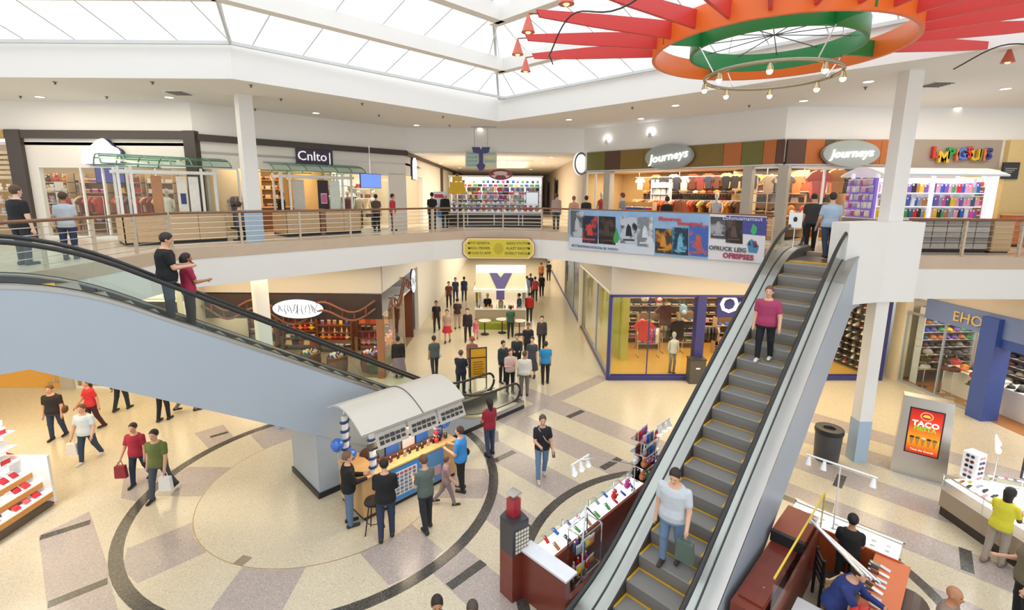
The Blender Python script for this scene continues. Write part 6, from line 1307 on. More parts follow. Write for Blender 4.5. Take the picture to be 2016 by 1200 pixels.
for j in range(4): MB().bb((-pw+.06, -.012, -.34+j*.17), (-.16, 0, -.22+j*.17)).obj('print_row', cm('8fb0ac', .5), hs_); MB().bb((.16, -.012, -.34+j*.17), (pw-.06, 0, -.22+j*.17)).obj('print_row', cm(('d8cfa8', '9fb4ae')[j % 2], .5), hs_)
MB().plate([(-.42, .5), (-.05, .5), (0, .38), (.05, .5), (.42, .5), (.34, .26), (.09, .22), (.09, -.2), (.2, -.3), (.1, -.52), (-.1, -.52), (-.2, -.3), (-.09, -.2), (-.09, .22), (-.34, .26)], -.05, -.015).obj('emblem', cm('3a3670', .4), hs_)
for x in (-.3, .3): MB().cyl((x, .02, .36), (x, .02, ZS-GY(947, 312, YH).z), .01).obj('wire', cm('9aa0a0'), hs_)
MB().bb((-.45, 0, ZS-GY(947, 312, YH).z-.03), (.7, .05, ZS-GY(947, 312, YH).z)).obj('ceiling_bar', cm('a8acac'), hs_)
# notice on the escalator head
t = thing('notice_panel', 'small white notice at the escalator head', 'notice', GP(1566, 433, (1, 1), 20.2), -math.pi/4); MB().bb((-.16, 0, -.2), (.16, .02, .2)).obj('sheet', WHITEG, t); MB().ball((0, -.005, .02), (.05, .006, .07), 8, 6).obj('print', BLACK, t); MB().cyl((0, .02, -1.15), (0, .02, -.15), .015).obj('post', CHROME, t)
# ================================================================== CHANDELIER
RC = Vector((5.12, 10.12, 9.97)); RO = 2.3; RG = 1.55
ch = thing('ring_chandelier', 'giant orange and green ring chandelier with radiating red arms', 'chandelier', RC); ORG = mat('orange_enamel', rgb('e8702c'), .35, var=.02); GRN = mat('green_enamel', rgb('1f7a3c'), .35, var=.03); RED = mat('red_enamel', rgb('cf3f3c'), .38, var=.03)
def hoop(r, w_, z0, z1, m, name, n=64):
    mb = MB(); vs = []
    for z in (z0, z1):
        for q in (r-w_, r): vs += [(q*math.cos(2*math.pi*i/n), q*math.sin(2*math.pi*i/n), z) for i in range(n)]
    fs = []
    for i in range(n):
        j = (i+1) % n; fs += [(i, j, n+j, n+i), (2*n+i, 3*n+i, 3*n+j, 2*n+j), (n+i, n+j, 3*n+j, 3*n+i), (j, i, 2*n+i, 2*n+j)]
    return mb.add(vs, fs).obj(name, m, ch, 40)
hoop(RO, .07, 0, .42, ORG, 'orange_ring'); hoop(RG, .06, .03, .38, GRN, 'green_ring')
for k_ in range(4):
    a = k_*math.pi/2+.15; MB().box((math.cos(a)*(RO+RG)/2, math.sin(a)*(RO+RG)/2, .2), (RO-RG, .05, .3), a).obj('green_spoke', GRN, ch)
for k_ in range(14):
    a = math.radians(164+k_*15.4); L_ = 2.6; ca, sa = math.cos(a), math.sin(a)
    pts = [(RO-.02, .08), (RO-.02, .38), (RO+L_*.5, .37), (RO+L_, .33), (RO+L_-.06, .22), (RO+L_*.6, .15)]
    o = MB().plate(pts, -.03, .03).obj('red_arm', RED, ch); o.rotation_euler = (0, 0, a)
    cn = MB().lathe([(.12, -.30), (.115, -.29), (.02, -.02), (.012, .0), (.0, .01)], 14).obj('cone_shade', cm('c8604c', .4), o, 40); cn.location = (RO+L_+.14, 0, .26)
    rd = MB().cyl((RO+L_-.03, 0, .27), (RO+L_+.14, 0, .26), .012).obj('bracket', cm('8a4038'), o); bl = MB().ball((0, 0, -.27), .06, 8, 6).obj('bulb', mat('bulb_amber', rgb('ffc890'), .4, emit=1.5, var=0), cn)
MB().tube([((RO+L_*.82)*math.cos(a), (RO+L_*.82)*math.sin(a), .02+.14*math.sin(a*11.25)) for a in [math.radians(163+208*i/90) for i in range(91)]], .014, 5).obj('supply_cable', cm('3a3436'), ch, True)
zl = -.42; rl = 1.22
MB().tube([(rl*math.cos(a), rl*math.sin(a), zl) for a in [2*math.pi*i/48 for i in range(49)]], .035, 6).obj('lamp_ring', cm('a89e88', .3, metal=.8), ch, True)
for k_ in range(8):
    a = 2*math.pi*k_/8+.3; p = Vector((rl*math.cos(a), rl*math.sin(a), zl))
    MB().cyl(p+Vector((0, 0, -.03)), p+Vector((0, 0, -.16)), .03, .07, 10).obj('spot_cup', cm('c8b890', .2, metal=.6), ch, 40); MB().ball(p+Vector((0, 0, -.17)), .055, 8, 6).obj('spot_bulb', mat('bulb_spot', rgb('ffe6b8'), .4, emit=16, var=0), ch)
for k_ in range(4):
    a = k_*math.pi/2+.15; MB().cyl((RG*math.cos(a), RG*math.sin(a), .05), (rl*math.cos(a), rl*math.sin(a), zl), .012).obj('hanger_rod', CHROME, ch); MB().cyl((RG*math.cos(a), RG*math.sin(a), .36), (RG*.6*math.cos(a), RG*.6*math.sin(a), 2.7), .012).obj('suspension_wire', CHROME, ch)
for k_ in range(6):
    a = k_*math.pi/6; MB().cyl((RG*math.cos(a), RG*math.sin(a), .34), (-RG*math.cos(a), -RG*math.sin(a), .34), .01).obj('tension_wire', cm('5a5a5e'), ch)
# ================================================================== CEILING FITTINGS
DL = MB().lathe([(.15, 0), (.155, -.012), (.12, -.015), (.12, 0)], 18).mesh('trim_ring', WHITEG); DB = MB().lathe([(.118, -.004), (.118, -.012)], 16).mesh('lamp_disc', mat('downlight_glow', rgb('fff2dc'), .4, emit=5, var=0))
for i, (u, v) in enumerate(((78, 190), (333, 191), (622, 222), (820, 246), (945, 252), (1120, 235), (1262, 233), (1330, 207), (1582, 198), (1710, 160), (1980, 174), (1885, 212))):
    t = thing('ceiling_downlight', 'round recessed downlight in the white soffit, %s from the left' % ORD[i], 'downlight', G(u, v, ZS-.001), group='downlights in the atrium soffit'); link('trim_ring', DL, t); link('lamp_disc', DB, t)
for i, (u, v) in enumerate(((868, 321), (950, 309), (1070, 320), (1085, 309), (905, 330), (1045, 333))):
    t = thing('ceiling_downlight', 'round recessed downlight in the corridor ceiling, %s of six' % ORD[i], 'downlight', G(u, v, 9.099), group='downlights in the corridor ceiling'); link('trim_ring', DL, t); link('lamp_disc', DB, t)
SP = MB().lathe([(.05, 0), (.05, -.015), (.02, -.02), (.02, -.06), (.04, -.07)], 10).mesh('sprinkler_head', cm('6a6460', .4))
for i, (u, v) in enumerate(((108, 161), (300, 161), (40, 189), (210, 190), (494, 167), (553, 194), (502, 214), (713, 203), (746, 226), (872, 229), (885, 246), (1475, 207), (1245, 211), (1607, 139), (1704, 171))):
    q_ = G(u, v, ZS)
    if q_.y-q_.x > 21.6 or q_.x+q_.y > 20.6: tag(link('sprinkler', SP, None, q_), 'small grey sprinkler head in the soffit, %s from the left' % ORD[i], 'sprinkler', 'sprinklers in the soffit')
def vent(u, v, label):
    t = thing('air_vent', label, 'vent', G(u, v, ZS-.001)); MB().bb((-.3, -.3, -.02), (.3, .3, 0)).obj('frame', WHITEG, t)
    for j in range(5): MB().box((0, -.22+j*.11, -.03), (.5, .05, .015), 0, 0, ('X', .5)).obj('louvre', cm('8a8580', .5), t)
vent(352, 182, 'square air vent in the soffit left of the column'); vent(1845, 165, 'square air vent in the soffit right of the column'); vent(1255, 250, 'square air vent near the corridor mouth')
for i, (M, u, v) in enumerate(((M3, 1192, 279), (M3, 1278, 266))):
    x, z = LP(M, u, v, -.15); t = thingM('wall_washer', 'small lit spotlight on the fascia above the diagonal right shop, %s' % ('left one', 'right one')[i], 'spotlight', M, (x, -.15, z)); MB().cyl((0, .15, 0), (0, 0, 0), .03).obj('arm', WHITEG, t); MB().cyl((0, -.02, -.06), (0, .06, .08), .05, .07, 12).obj('lamp_can', WHITEG, t); MB().ball((0, .07, .1), .055, 8, 6).obj('bulb', mat('bulb_wash', (1, 1, 1), .4, emit=40, var=0), t)
cf = thing('ceiling_coffer', 'glowing recessed coffer in the corridor ceiling', 'coffer', (-.8, 31, 9.1)); cf['kind'] = 'structure'
for a, b in (((-1.9, -3, -.12), (-1.75, 3, 0)), ((1.75, -3, -.12), (1.9, 3, 0)), ((-1.9, -3.1, -.12), (1.9, -3, 0)), ((-1.9, 3, -.12), (1.9, 3.1, 0))): MB().bb(a, b).obj('coffer_rim', CEIL, cf)
MB().bb((-1.7, -2.9, -.06), (1.7, 2.9, -.02)).obj('coffer_panel', mat('coffer_glow', rgb('ffe2b0'), .5, emit=1.3, var=0), cf)
# ================================================================== PEOPLE
def surfnet(V, org, h):
    """surface nets on a scalar grid (negative inside) -> verts, quads"""
    neg = V < 0; c = neg[:-1, :-1, :-1].astype(np.int8)
    cnt = np.zeros(tuple(n-1 for n in V.shape), np.int8)
    for i in (0, 1):
        for j in (0, 1):
            for k_ in (0, 1):
                cnt += neg[i:V.shape[0]-1+i, j:V.shape[1]-1+j, k_:V.shape[2]-1+k_]
    I, J, K = np.nonzero((cnt > 0) & (cnt < 8))
    if len(I) == 0: return np.zeros((0, 3)), np.zeros((0, 4), int)
    idx = -np.ones(cnt.shape, np.int64); idx[I, J, K] = np.arange(len(I))
    acc = np.zeros((len(I), 3)); num = np.zeros(len(I))
    cor = [(i, j, k_) for i in (0, 1) for j in (0, 1) for k_ in (0, 1)]
    for a in cor:
        for ax in range(3):
            if a[ax]: continue
            b = list(a); b[ax] = 1
            va = V[I+a[0], J+a[1], K+a[2]]; vb = V[I+b[0], J+b[1], K+b[2]]; m = (va < 0) != (vb < 0)
            t = np.where(m, va/np.where(va == vb, 1, va-vb), 0)
            p = np.tile(np.array(a, float), (len(I), 1)); p[:, ax] += t
            acc += p*m[:, None]; num += m
    P = np.stack([I, J, K], 1)+acc/num[:, None]
    Q = []
    for ax in range(3):
        o1, o2 = [x for x in range(3) if x != ax]
        sl = [slice(None)]*3; s2 = [slice(None)]*3; sl[ax] = slice(0, -1); s2[ax] = slice(1, None)
        ch_ = neg[tuple(sl)] != neg[tuple(s2)]
        a = np.stack(np.nonzero(ch_), 1)
        a = a[(a[:, o1] > 0) & (a[:, o2] > 0) & (a[:, o1] < V.shape[o1]-1) & (a[:, o2] < V.shape[o2]-1)]
        if len(a) == 0: continue
        fl_ = neg[tuple(sl)][a[:, 0], a[:, 1], a[:, 2]]
        def ix(d1, d2):
            b = a.copy(); b[:, o1] -= d1; b[:, o2] -= d2; return idx[b[:, 0], b[:, 1], b[:, 2]]
        q = np.stack([ix(0, 0), ix(1, 0), ix(1, 1), ix(0, 1)], 1)
        if ax == 1: fl_ = ~fl_
        q[fl_] = q[fl_][:, ::-1]; Q.append(q)
    return P*h+np.array(org), np.concatenate(Q)
class SDF:
    def __init__(s, lo, hi, h):
        s.h = h; s.o = np.array(lo, float); s.n = np.ceil((np.array(hi)-s.o)/h).astype(int)+1; s.V = np.full(s.n, 1.0, np.float32)
    def blk(s, lo, hi):
        a = np.clip(np.floor((np.array(lo)-s.o)/s.h).astype(int), 0, s.n-1); b = np.clip(np.ceil((np.array(hi)-s.o)/s.h).astype(int)+1, 1, s.n)
        g = np.meshgrid(*[s.o[i]+s.h*np.arange(a[i], b[i]) for i in range(3)], indexing='ij', sparse=True)
        return (slice(a[0], b[0]), slice(a[1], b[1]), slice(a[2], b[2])), g
    def uni(s, sl, d, k):
        v = s.V[sl]; hh = np.clip(.5+.5*(d-v)/k, 0, 1); s.V[sl] = d*(1-hh)+v*hh-k*hh*(1-hh)
    def cone(s, a, b, ra, rb, k=.02):
        a = np.array(a, float); b = np.array(b, float); m = max(ra, rb)+3*k+2*s.h
        sl, (x, y, z) = s.blk(np.minimum(a, b)-m, np.maximum(a, b)+m); ab = b-a; L2 = max(ab@ab, 1e-9)
        t = np.clip(((x-a[0])*ab[0]+(y-a[1])*ab[1]+(z-a[2])*ab[2])/L2, 0, 1)
        s.uni(sl, np.sqrt((x-a[0]-t*ab[0])**2+(y-a[1]-t*ab[1])**2+(z-a[2]-t*ab[2])**2)-(ra+(rb-ra)*t), k); return s
    def ell(s, c, r, k=.02):
        c = np.array(c, float); r = np.array(r, float); m = r+3*k+2*s.h
        sl, (x, y, z) = s.blk(c-m, c+m); q = np.sqrt(((x-c[0])/r[0])**2+((y-c[1])/r[1])**2+((z-c[2])/r[2])**2)
        s.uni(sl, (q-1)*r.min(), k); return s
    def stack(s, secs, k=.02):       # elliptical trunk: list of (z, cx, cy, half-width, half-depth), bottom to top
        S_ = np.array(secs); m = S_[:, 3:5].max()+3*k; lo = (S_[:, 1].min()-m, S_[:, 2].min()-m, S_[0, 0]-.05); hi = (S_[:, 1].max()+m, S_[:, 2].max()+m, S_[-1, 0]+.05)
        sl, (x, y, z) = s.blk(lo, hi); zz = z[0, 0, :]; f = lambda i: np.interp(zz, S_[:, 0], S_[:, i])[None, None, :]
        W, D = f(3), f(4); d = (np.sqrt(((x-f(1))/W)**2+((y-f(2))/D)**2)-1)*np.minimum(W, D)
        d = np.maximum(d, np.maximum(S_[0, 0]-z, z-S_[-1, 0])); s.uni(sl, d, k); return s
    def cut(s, n, d):                # keep n.p < d
        g = np.meshgrid(*[s.o[i]+s.h*np.arange(s.n[i]) for i in range(3)], indexing='ij', sparse=True)
        s.V = np.maximum(s.V, (g[0]*n[0]+g[1]*n[1]+g[2]*n[2]-d).astype(np.float32)); return s
    def obj(s, name, m, parent):
        P, Q = surfnet(s.V, s.o, s.h)
        if len(Q) == 0: return None
        me = bpy.data.meshes.new(name); me.vertices.add(len(P)); me.vertices.foreach_set('co', P.astype(np.float32).ravel())
        me.loops.add(len(Q)*4); me.loops.foreach_set('vertex_index', Q.astype(np.int32).ravel()); me.polygons.add(len(Q)); me.polygons.foreach_set('loop_start', np.arange(0, len(Q)*4, 4, dtype=np.int32))
        me.materials.append(m); me.update(calc_edges=True); me.polygons.foreach_set('use_smooth', [True]*len(Q)); return link(name, me, parent)
SKINS = {'l': 'd9a88c', 'm': 'b5805e', 'd': '6b4632', 'p': 'e6bfa8'}
def person(label, pos, face, top='3a3a40', legs='2f3f5c', hair='2a201a', skin='l', H=1.72, stride=0.0, arms=((.05, .12, .15), (.05, .12, .15)), long_hair=False, sleeves='short', skirt=None, shorts=False,
           shoes='2a2624', fat=1.0, lean=0.0, headtilt=0.0, bag=None, h=.017, group=None, twist=0.0, sit=False, apron=None, hold=None):
    """face: compass angle (radians) the body looks towards, 0 = +x.  arms: per side (pitch, abduction, elbow)"""
    t = thing('person', label, 'person', pos, face+math.pi/2, group)
    k = H/1.72; sk_ = mat('skin_'+skin, rgb(SKINS[skin]), .55, var=.04, scale=20); V3 = np.array
    legsP = []
    for i, sd in enumerate((-1, 1)):
        a = stride*(1 if i == 0 else -1); a *= .8; kn = (.08+max(0, -a)*.9) if stride else .03
        if sit: a, kn = 1.45, 1.45
        hip = V3([sd*.092*fat**.3, 0, .0]); knee = hip+.43*V3([sd*.02, -math.sin(a), -math.cos(a)]); ank = knee+.41*V3([0, -math.sin(a-kn), -math.cos(a-kn)])
        legsP.append((hip, knee, ank, a-kn))
    low = min(p[2][2] for p in legsP); pz = -low+.085
    sh = lambda v: V3(v)
    def L(y, z): return V3([0, -math.sin(lean)*(z), math.cos(lean)*z])     # trunk point at height z above the pelvis
    P0 = V3([0, 0, pz]); neck = P0+L(0, .50); head = P0+L(0, .655)+V3([0, -.025-math.sin(headtilt)*.07, -.02*abs(headtilt)])
    lo = V3([-.5*max(1, fat), -.62, -.02]); hi = V3([.5*max(1, fat), .62, head[2]+.2])
    B = SDF(lo, hi, h); fw = fat; fd = fat**1.2
    def trunk(S_, e, z0, z1):
        secs = []
        for z, w_, d_ in ((-.10, .165, .115), (0, .165, .125), (.12, .14, .105), (.25, .148, .11), (.36, .16, .112), (.42, .142, .095), (.46, .11, .08), (.49, .075, .062), (.52, .055, .052)):
            if z0 <= z <= z1: c = P0+L(0, z); secs.append((c[2], 0, c[1], w_*fw+e, d_*fd+e))
        S_.stack(secs, .02)
    trunk(B, 0, -.1, .52)
    B.cone(P0+L(0, .47), P0+L(0, .58)+V3([0, -.02, 0]), .055, .05, .015)
    # head with jaw, nose, ears, brow
    dn = V3([0, -math.sin(headtilt), -math.cos(headtilt)]); fr = V3([0, -math.cos(headtilt), math.sin(headtilt)]) if False else V3([0, -math.cos(headtilt), -math.sin(headtilt)])
    up = -dn if False else V3([0, -math.sin(headtilt)*1.0, math.cos(headtilt)]); fr = V3([0, -math.cos(headtilt), -math.sin(headtilt)])
    B.ell(head+up*.02, (.076, .095, .105), .015); B.cone(head-up*.03+fr*.035, head-up*.085+fr*.05, .058, .036, .02); B.cone(head-up*.012+fr*.088, head-up*.03+fr*.108, .012, .016, .008)
    for sd in (-1, 1): B.ell(head+V3([sd*.08, .005, 0])-up*.005, (.014, .022, .032), .006)
    hands = []
    for i, sd in enumerate((-1, 1)):
        pit, ab, el = arms[i]; S1 = P0+L(0, .405)+V3([sd*(.148*fw+.012), 0, 0])
        E1 = S1+.285*V3([sd*math.sin(ab), -math.sin(pit)*math.cos(ab), -math.cos(pit)*math.cos(ab)]); inn = .35 if el > .8 else 0
        W1 = E1+.25*V3([sd*(math.sin(ab)*.4-math.sin(inn)), -math.sin(pit+el)*math.cos(inn), -math.cos(pit+el)]); hands.append((S1, E1, W1, (W1-E1)/.25, sd))
        B.cone(S1, E1, .052*fat**.5, .042*fat**.4, .02).cone(E1, W1, .043, .030, .012)
        d = (W1-E1)/.25; w_ = np.cross(d, V3([sd*1.0, 0, 0])); w_ = w_/(np.linalg.norm(w_)+1e-6); palm = W1+d*.055
        B.cone(W1, palm+d*.02, .028, .034, .01); nrm = np.cross(d, w_)
        for f in range(4):
            b = palm+d*.03+w_*(.028-.0187*f); c = b+d*(.038, .044, .041, .03)[f]+nrm*.006*sd; e = c+d*.022+nrm*(-.018)*sd
            B.cone(b, c, .0095, .009, .004).cone(c, e, .009, .0075, .004)
        b = W1+d*.03+w_*.026; c = b+d*.03+w_*.024; B.cone(b, c, .012, .0105, .006).cone(c, c+d*.026+w_*.004, .0105, .008, .004)
    for hip, kn_, an, fa in legsP: B.cone(P0+hip, P0+kn_, .085*fat**.6, .056*fat**.3, .03).cone(P0+kn_, P0+an, .055, .038, .02)
    B.obj('body', sk_, t)
    # clothes
    tm = cm(top, .8, var=.1, scale=14) if isinstance(top, str) else top
    C_ = SDF(lo, hi, h); e = .022 if sleeves != 'jacket' else .032
    trunk(C_, e, -.1 if sleeves != 'crop' else .0, .49)
    for S1, E1, W1, d, sd in hands:
        if sleeves == 'short': C_.cone(S1, S1+(E1-S1)*.62, .064*fat**.5, .060*fat**.4, .03)
        else: C_.cone(S1, E1, .06*fat**.5+(.008 if sleeves == 'jacket' else 0), .054*fat**.4, .03).cone(E1, W1, .054, .042, .015)
    nz = neck[2]-.012; C_.cut((0, -.25, 1), nz+.25*-neck[1]); C_.obj('jacket' if sleeves == 'jacket' else 'shirt', tm, t)
    lm = cm(legs, .85, var=.1, scale=18)
    T_ = SDF(lo, (hi[0], hi[1], pz+.14), h)
    if skirt:
        T_.stack([(pz-skirt, 0, 0, .26*fw, .23*fd), (pz-.1, 0, 0, .19*fw, .16*fd), (pz+.06, 0, 0, .155*fw, .12*fd)], .02); T_.obj('skirt', lm, t)
    else:
        T_.stack([(pz-.14, 0, 0, .168*fw+.008, .122*fd+.008), (pz-.03, 0, 0, .166*fw+.004, .124*fd+.004), (pz+.03, 0, 0, .152*fw+.002, .112*fd+.002)], .03)
        for hip, kn_, an, fa in legsP:
            T_.cone(P0+hip-V3([0, 0, .05]), P0+kn_, .09*fat**.6, .07*fat**.3, .03)
            if not shorts: T_.cone(P0+kn_, P0+an+V3([0, 0, -.01]), .068*fat**.2, .054, .02)
        T_.obj('trousers', lm, t)
    for hip, kn_, an, fa in legsP:
        q = P0+an; tip = q+V3([0, -.17*math.cos(min(.5, abs(fa))*1.0), -.055]); tip[2] = max(.03, tip[2]); hl = q+V3([0, .04, -.045]); hl[2] = max(hl[2], .032)
        S_ = SDF(np.minimum(np.minimum(tip, hl), q)-.08, np.maximum(np.maximum(tip, hl), q)+.08, max(.012, h*.8)); S_.cone(hl, tip, .042, .036, .02).cone(q+V3([0, 0, .01]), hl, .044, .045, .02); S_.obj('shoe', cm(shoes, .5), t)
    if hair != 'none':
        hm = mat('hair_'+hair, rgb(hair), .6, var=.15, scale=30)
        Hh = SDF(head-V3([.14, .2, .48 if long_hair else .16]), head+V3([.14, .2, .17]), min(h, .014))
        Hh.ell(head+up*.035-fr*.012, (.09, .108, .108), .01)
        if long_hair: Hh.cone(head-fr*.06, head-fr*.075-V3([0, 0, .26]), .085, .06, .03)
        Hh.cut(tuple(fr*.85-up*.55), float((head+fr*.035+up*.01)@(fr*.85-up*.55)))
        Hh.obj('hair', hm, t)
    for sd in (-1, 1):
        if h < .018: MB().ball(head+V3([sd*.03, 0, 0])+fr*.088+up*.012, (.011, .006, .008), 8, 6).obj('eye', cm('2a211c', .3), t)
    if h < .018: MB().ball(head+fr*.088-up*.058, (.022, .007, .006), 8, 6).obj('mouth', cm('9a5a4c', .5), t)
    if bag:
        kind_, col_, side = bag; W1 = hands[0 if side < 0 else 1][2]; d = hands[0 if side < 0 else 1][3]
        b_ = MB()
        if kind_ == 'hand':
            p = W1+d*.08; b_.plate([(p[0]-.14, p[2]-.45), (p[0]+.14, p[2]-.45), (p[0]+.12, p[2]-.12), (p[0]-.12, p[2]-.12)], p[1]-.05, p[1]+.05).tube([(p[0]-.08, p[1], p[2]-.13), (p[0]-.03, p[1], p[2]+.0), (p[0]+.04, p[1], p[2]), (p[0]+.08, p[1], p[2]-.13)], .009, 5)
        elif kind_ == 'shoulder':
            c = P0+V3([side*(.2*fw+.04), .02, -.02]); b_.ball(c, (.06, .13, .12), 10, 7).tube([c+V3([0, .0, .08]), P0+L(0, .3)+V3([side*.2*fw, .03, 0]), P0+L(0, .475)+V3([side*.10, 0, 0])], .014, 5)
        elif kind_ == 'cross':
            c = P0+V3([side*(.18*fw+.05), .0, -.02]); b_.ball(c, (.05, .1, .09), 10, 7).tube([c, P0+L(0, .2)+V3([side*.06, -.15*fd, 0]), P0+L(0, .44)+V3([-side*.10, -.09*fd, .03]), P0+L(0, .44)+V3([-side*.1, .09*fd, .02]), P0+L(0, .2)+V3([side*.05, .14*fd, 0]), c], .014, 5)
        else:
            c = P0+L(0, .26)+V3([0, .2*fd, 0]); b_.ball(c, (.14, .08, .2), 12, 8)
            for s_ in (-1, 1): b_.tube([c+V3([s_*.1, -.02, .16]), P0+L(0, .47)+V3([s_*.11, -.04, .0]), P0+L(0, .3)+V3([s_*.13, -.13*fd, 0]), c+V3([s_*.12, -.02, -.12])], .018, 5)
        b_.obj({'hand': 'carrier_bag', 'shoulder': 'shoulder_bag', 'cross': 'crossbody_bag', 'pack': 'backpack'}[kind_], cm(col_, .6), t, 40)
    if hold:
        W1 = hands[1][2]; d = hands[1][3]; p = W1+d*.1; MB().box(tuple(p+V3([0, -.01, .02])), (.07, .012, .14), 0, 0, ('X', -.6)).obj('phone', BLACK, t)
    t.scale = (k, k, k)
    return t

def PX(p):                       # place -> photo pixel
    dz = p[2]-ZC; w_ = _C*p[1]-_S*dz; x = p[0]/w_; y = (_S*p[1]+_C*dz)/w_
    return 1008+FPX*(x*_cR+y*_sR), PPV-FPX*(-x*_sR+y*_cR)
def onstep_r(u, v):
    n = int(8.1/.37); dx = 8.1/n; best = None
    for i in range(n):
        s_ = 5.67+(i+.5)*dx; z = (i+1)*U/n-.01
        for o in (-.25, 0, .25):
            e_ = 4.49/R2+o; p = Vector(((s_-e_)/R2, (s_+e_)/R2, z)); q = PX(p); d = abs(q[1]-v)+.5*abs(q[0]-u)
            if best is None or d < best[0]: best = (d, p)
    return best[1]
def onstep_l(u, v):
    q = GP(u, v, (-1, 1), 16.12); s_ = (q.x+q.y)/R2; n = int(8.88/.37); dx = 8.88/n; i = int((8.99-s_)//dx); s_ = 8.99-(i+.5)*dx
    return Vector(((s_-16.12/R2)/R2, (s_+16.12/R2)/R2, (i+1)*U/n-.01))
NEAR, AWAY, RT, LT = -math.pi/2, math.pi/2, 0.0, math.pi
A0 = (.05, .12, .2); AF = (.35, .1, 1.25); AH = (.25, .15, 1.6); SW = ((.4, .1, .3), (-.35, .1, .3))
# -- escalator riders
person('man in white T-shirt and jeans riding down the steel escalator', onstep_r(1348, 1100), -2.2, 'c3cad2', '7189aa', '2a2220', 'l', 1.78, .12, (A0, (.15, .2, .5)), fat=1.28, bag=('hand', '5a6a62', 1), h=.0135, shoes='3a302c', headtilt=.3)
person('woman in magenta blouse and black trousers on the steel escalator', onstep_r(1490, 715), -2.25, 'a53a60', '1d1d21', '6a4a38', 'l', 1.66, .15, (A0, (.1, .25, .4)), fat=1.2, h=.0145, shoes='e8e4e0', sleeves='short')
person('man in black T-shirt reading his phone on the left escalator', onstep_l(318, 598), .75, '17181b', '333a46', '2c221c', 'l', 1.82, 0, (AF, AF), fat=1.2, h=.0145, hold=True, headtilt=.35)
person('woman in red top behind the man on the left escalator', onstep_l(362, 622)+Vector((-.15, .15, 0)), .9, 'a82c4c', '2a2c34', '2a1f1c', 'm', 1.6, 0, (AF, A0), long_hair=True)
person('man in dark grey shirt stepping off at the escalator head', G(1592, 494, U+.012), 1.2, '37383a', '19191b', '2a2422', 'l', 1.74, .12, (A0, A0), fat=1.15, headtilt=.5, h=.0145)
person('man in pale blue shirt stepping off at the escalator head', G(1626, 508, U+.012), 1.3, 'a9bed4', '37445a', '2c2420', 'l', 1.76, .22, (A0, (.1, .2, .4)), fat=1.1, h=.0145)
# -- lower left
person('woman in black patterned top and jeans with a brown bag', G(115, 862), NEAR+.2, '2c2628', '33425e', '6a4a34', 'l', 1.68, .15, (A0, A0), fat=1.2, bag=('shoulder', '6a4632', 1), h=.014)
person('woman in pale blue T-shirt walking in front of the red shirt', G(178, 906), NEAR+.1, 'cddbe4', '32445c', '6a4634', 'l', 1.66, .28, ((.1, .25, .3), (.1, .2, .5)), fat=1.18, h=.014, shoes='d8d4d0', bag=('hand', 'e6e6e4', -1))
person('woman in bright red top behind the pale blue T-shirt', G(186, 845), NEAR-.4, 'd8343c', '4a2a34', '4a2c22', 'l', 1.66, .2, SW, long_hair=True)
person('person in navy coat walking away under the escalator', G(243, 806), AWAY, '1d2436', '26303c', '241c18', 'l', 1.72, .2, SW, sleeves='jacket')
person('person with a pale blue patterned backpack under the escalator', G(325, 826), AWAY, '24272e', '1f2228', '2a201a', 'l', 1.68, .12, (A0, A0), bag=('pack', '93a6c8', 1))
person('person in grey clothes beside the backpack wearer', G(372, 808), .6, '8b827c', '7c746e', '4a3a30', 'l', 1.7, .35, SW)
person('woman in crimson jersey walking beside the man in green', G(278, 950), NEAR+.1, 'a6283c', '2c3850', '3a2820', 'l', 1.64, .25, ((.2, .25, .4), A0), fat=1.1, bag=('hand', '8e2a34', -1), h=.0145)
person('man in olive green T-shirt carrying a white bag', G(320, 976), NEAR+.05, '66733c', '49505e', '2c2420', 'l', 1.76, .33, ((-.2, .2, .4), (.2, .15, .2)), fat=1.12, bag=('hand', 'e4e6e4', 1), h=.0145)
# -- oak kiosk
person('man in black blazer and blue jeans at the oak kiosk side', G(690, 1032), .5, '15161a', '5f7692', '7a5a44', 'l', 1.76, 0, ((.4, .1, 1.1), (.3, .1, 1.2)), sleeves='jacket', h=.0145, shoes='2a2a30')
person('man in black padded jacket with his back to us at the kiosk', G(762, 1056), 1.75, '16171c', '2e3b55', '1c1816', 'l', 1.8, .1, (AF, AF), sleeves='jacket', fat=1.1, h=.0145, headtilt=.3)
person('young man in grey-green shirt reading at the blue posters', G(840, 1040), 2.3, '5c6963', '2b2f37', '6a4834', 'l', 1.74, .12, (AH, AH), h=.0145, headtilt=.4)
person('woman in bright blue shirt with folded arms at the kiosk end', G(908, 964), 2.9, '3a8cd8', '232427', '4a3226', 'l', 1.7, .05, (AH, AH), fat=1.1, bag=('shoulder', '1f1f22', -1), h=.0145)
person('child in mauve clothes passing the blue posters', G(880, 992), .2, '9c7f84', '877a7a', '5a4038', 'l', 1.25, .4, SW)
person('woman in dark red top with long dark hair by the escalator foot', G(964, 894), 2.2, '98223a', '3b4663', '241a18', 'm', 1.68, .06, (A0, (.2, .1, .9)), long_hair=True, bag=('hand', 'c8c2bc', -1), h=.0145)
person('man in dark T-shirt with a pale shoulder strap crossing the floor', G(1066, 942), NEAR+.1, '20222b', '6d8bae', '5a4436', 'l', 1.78, .2, (AF, (.1, .2, .5)), bag=('cross', 'bfae9e', 1), h=.0145, hold=True, shoes='c8c0b8')
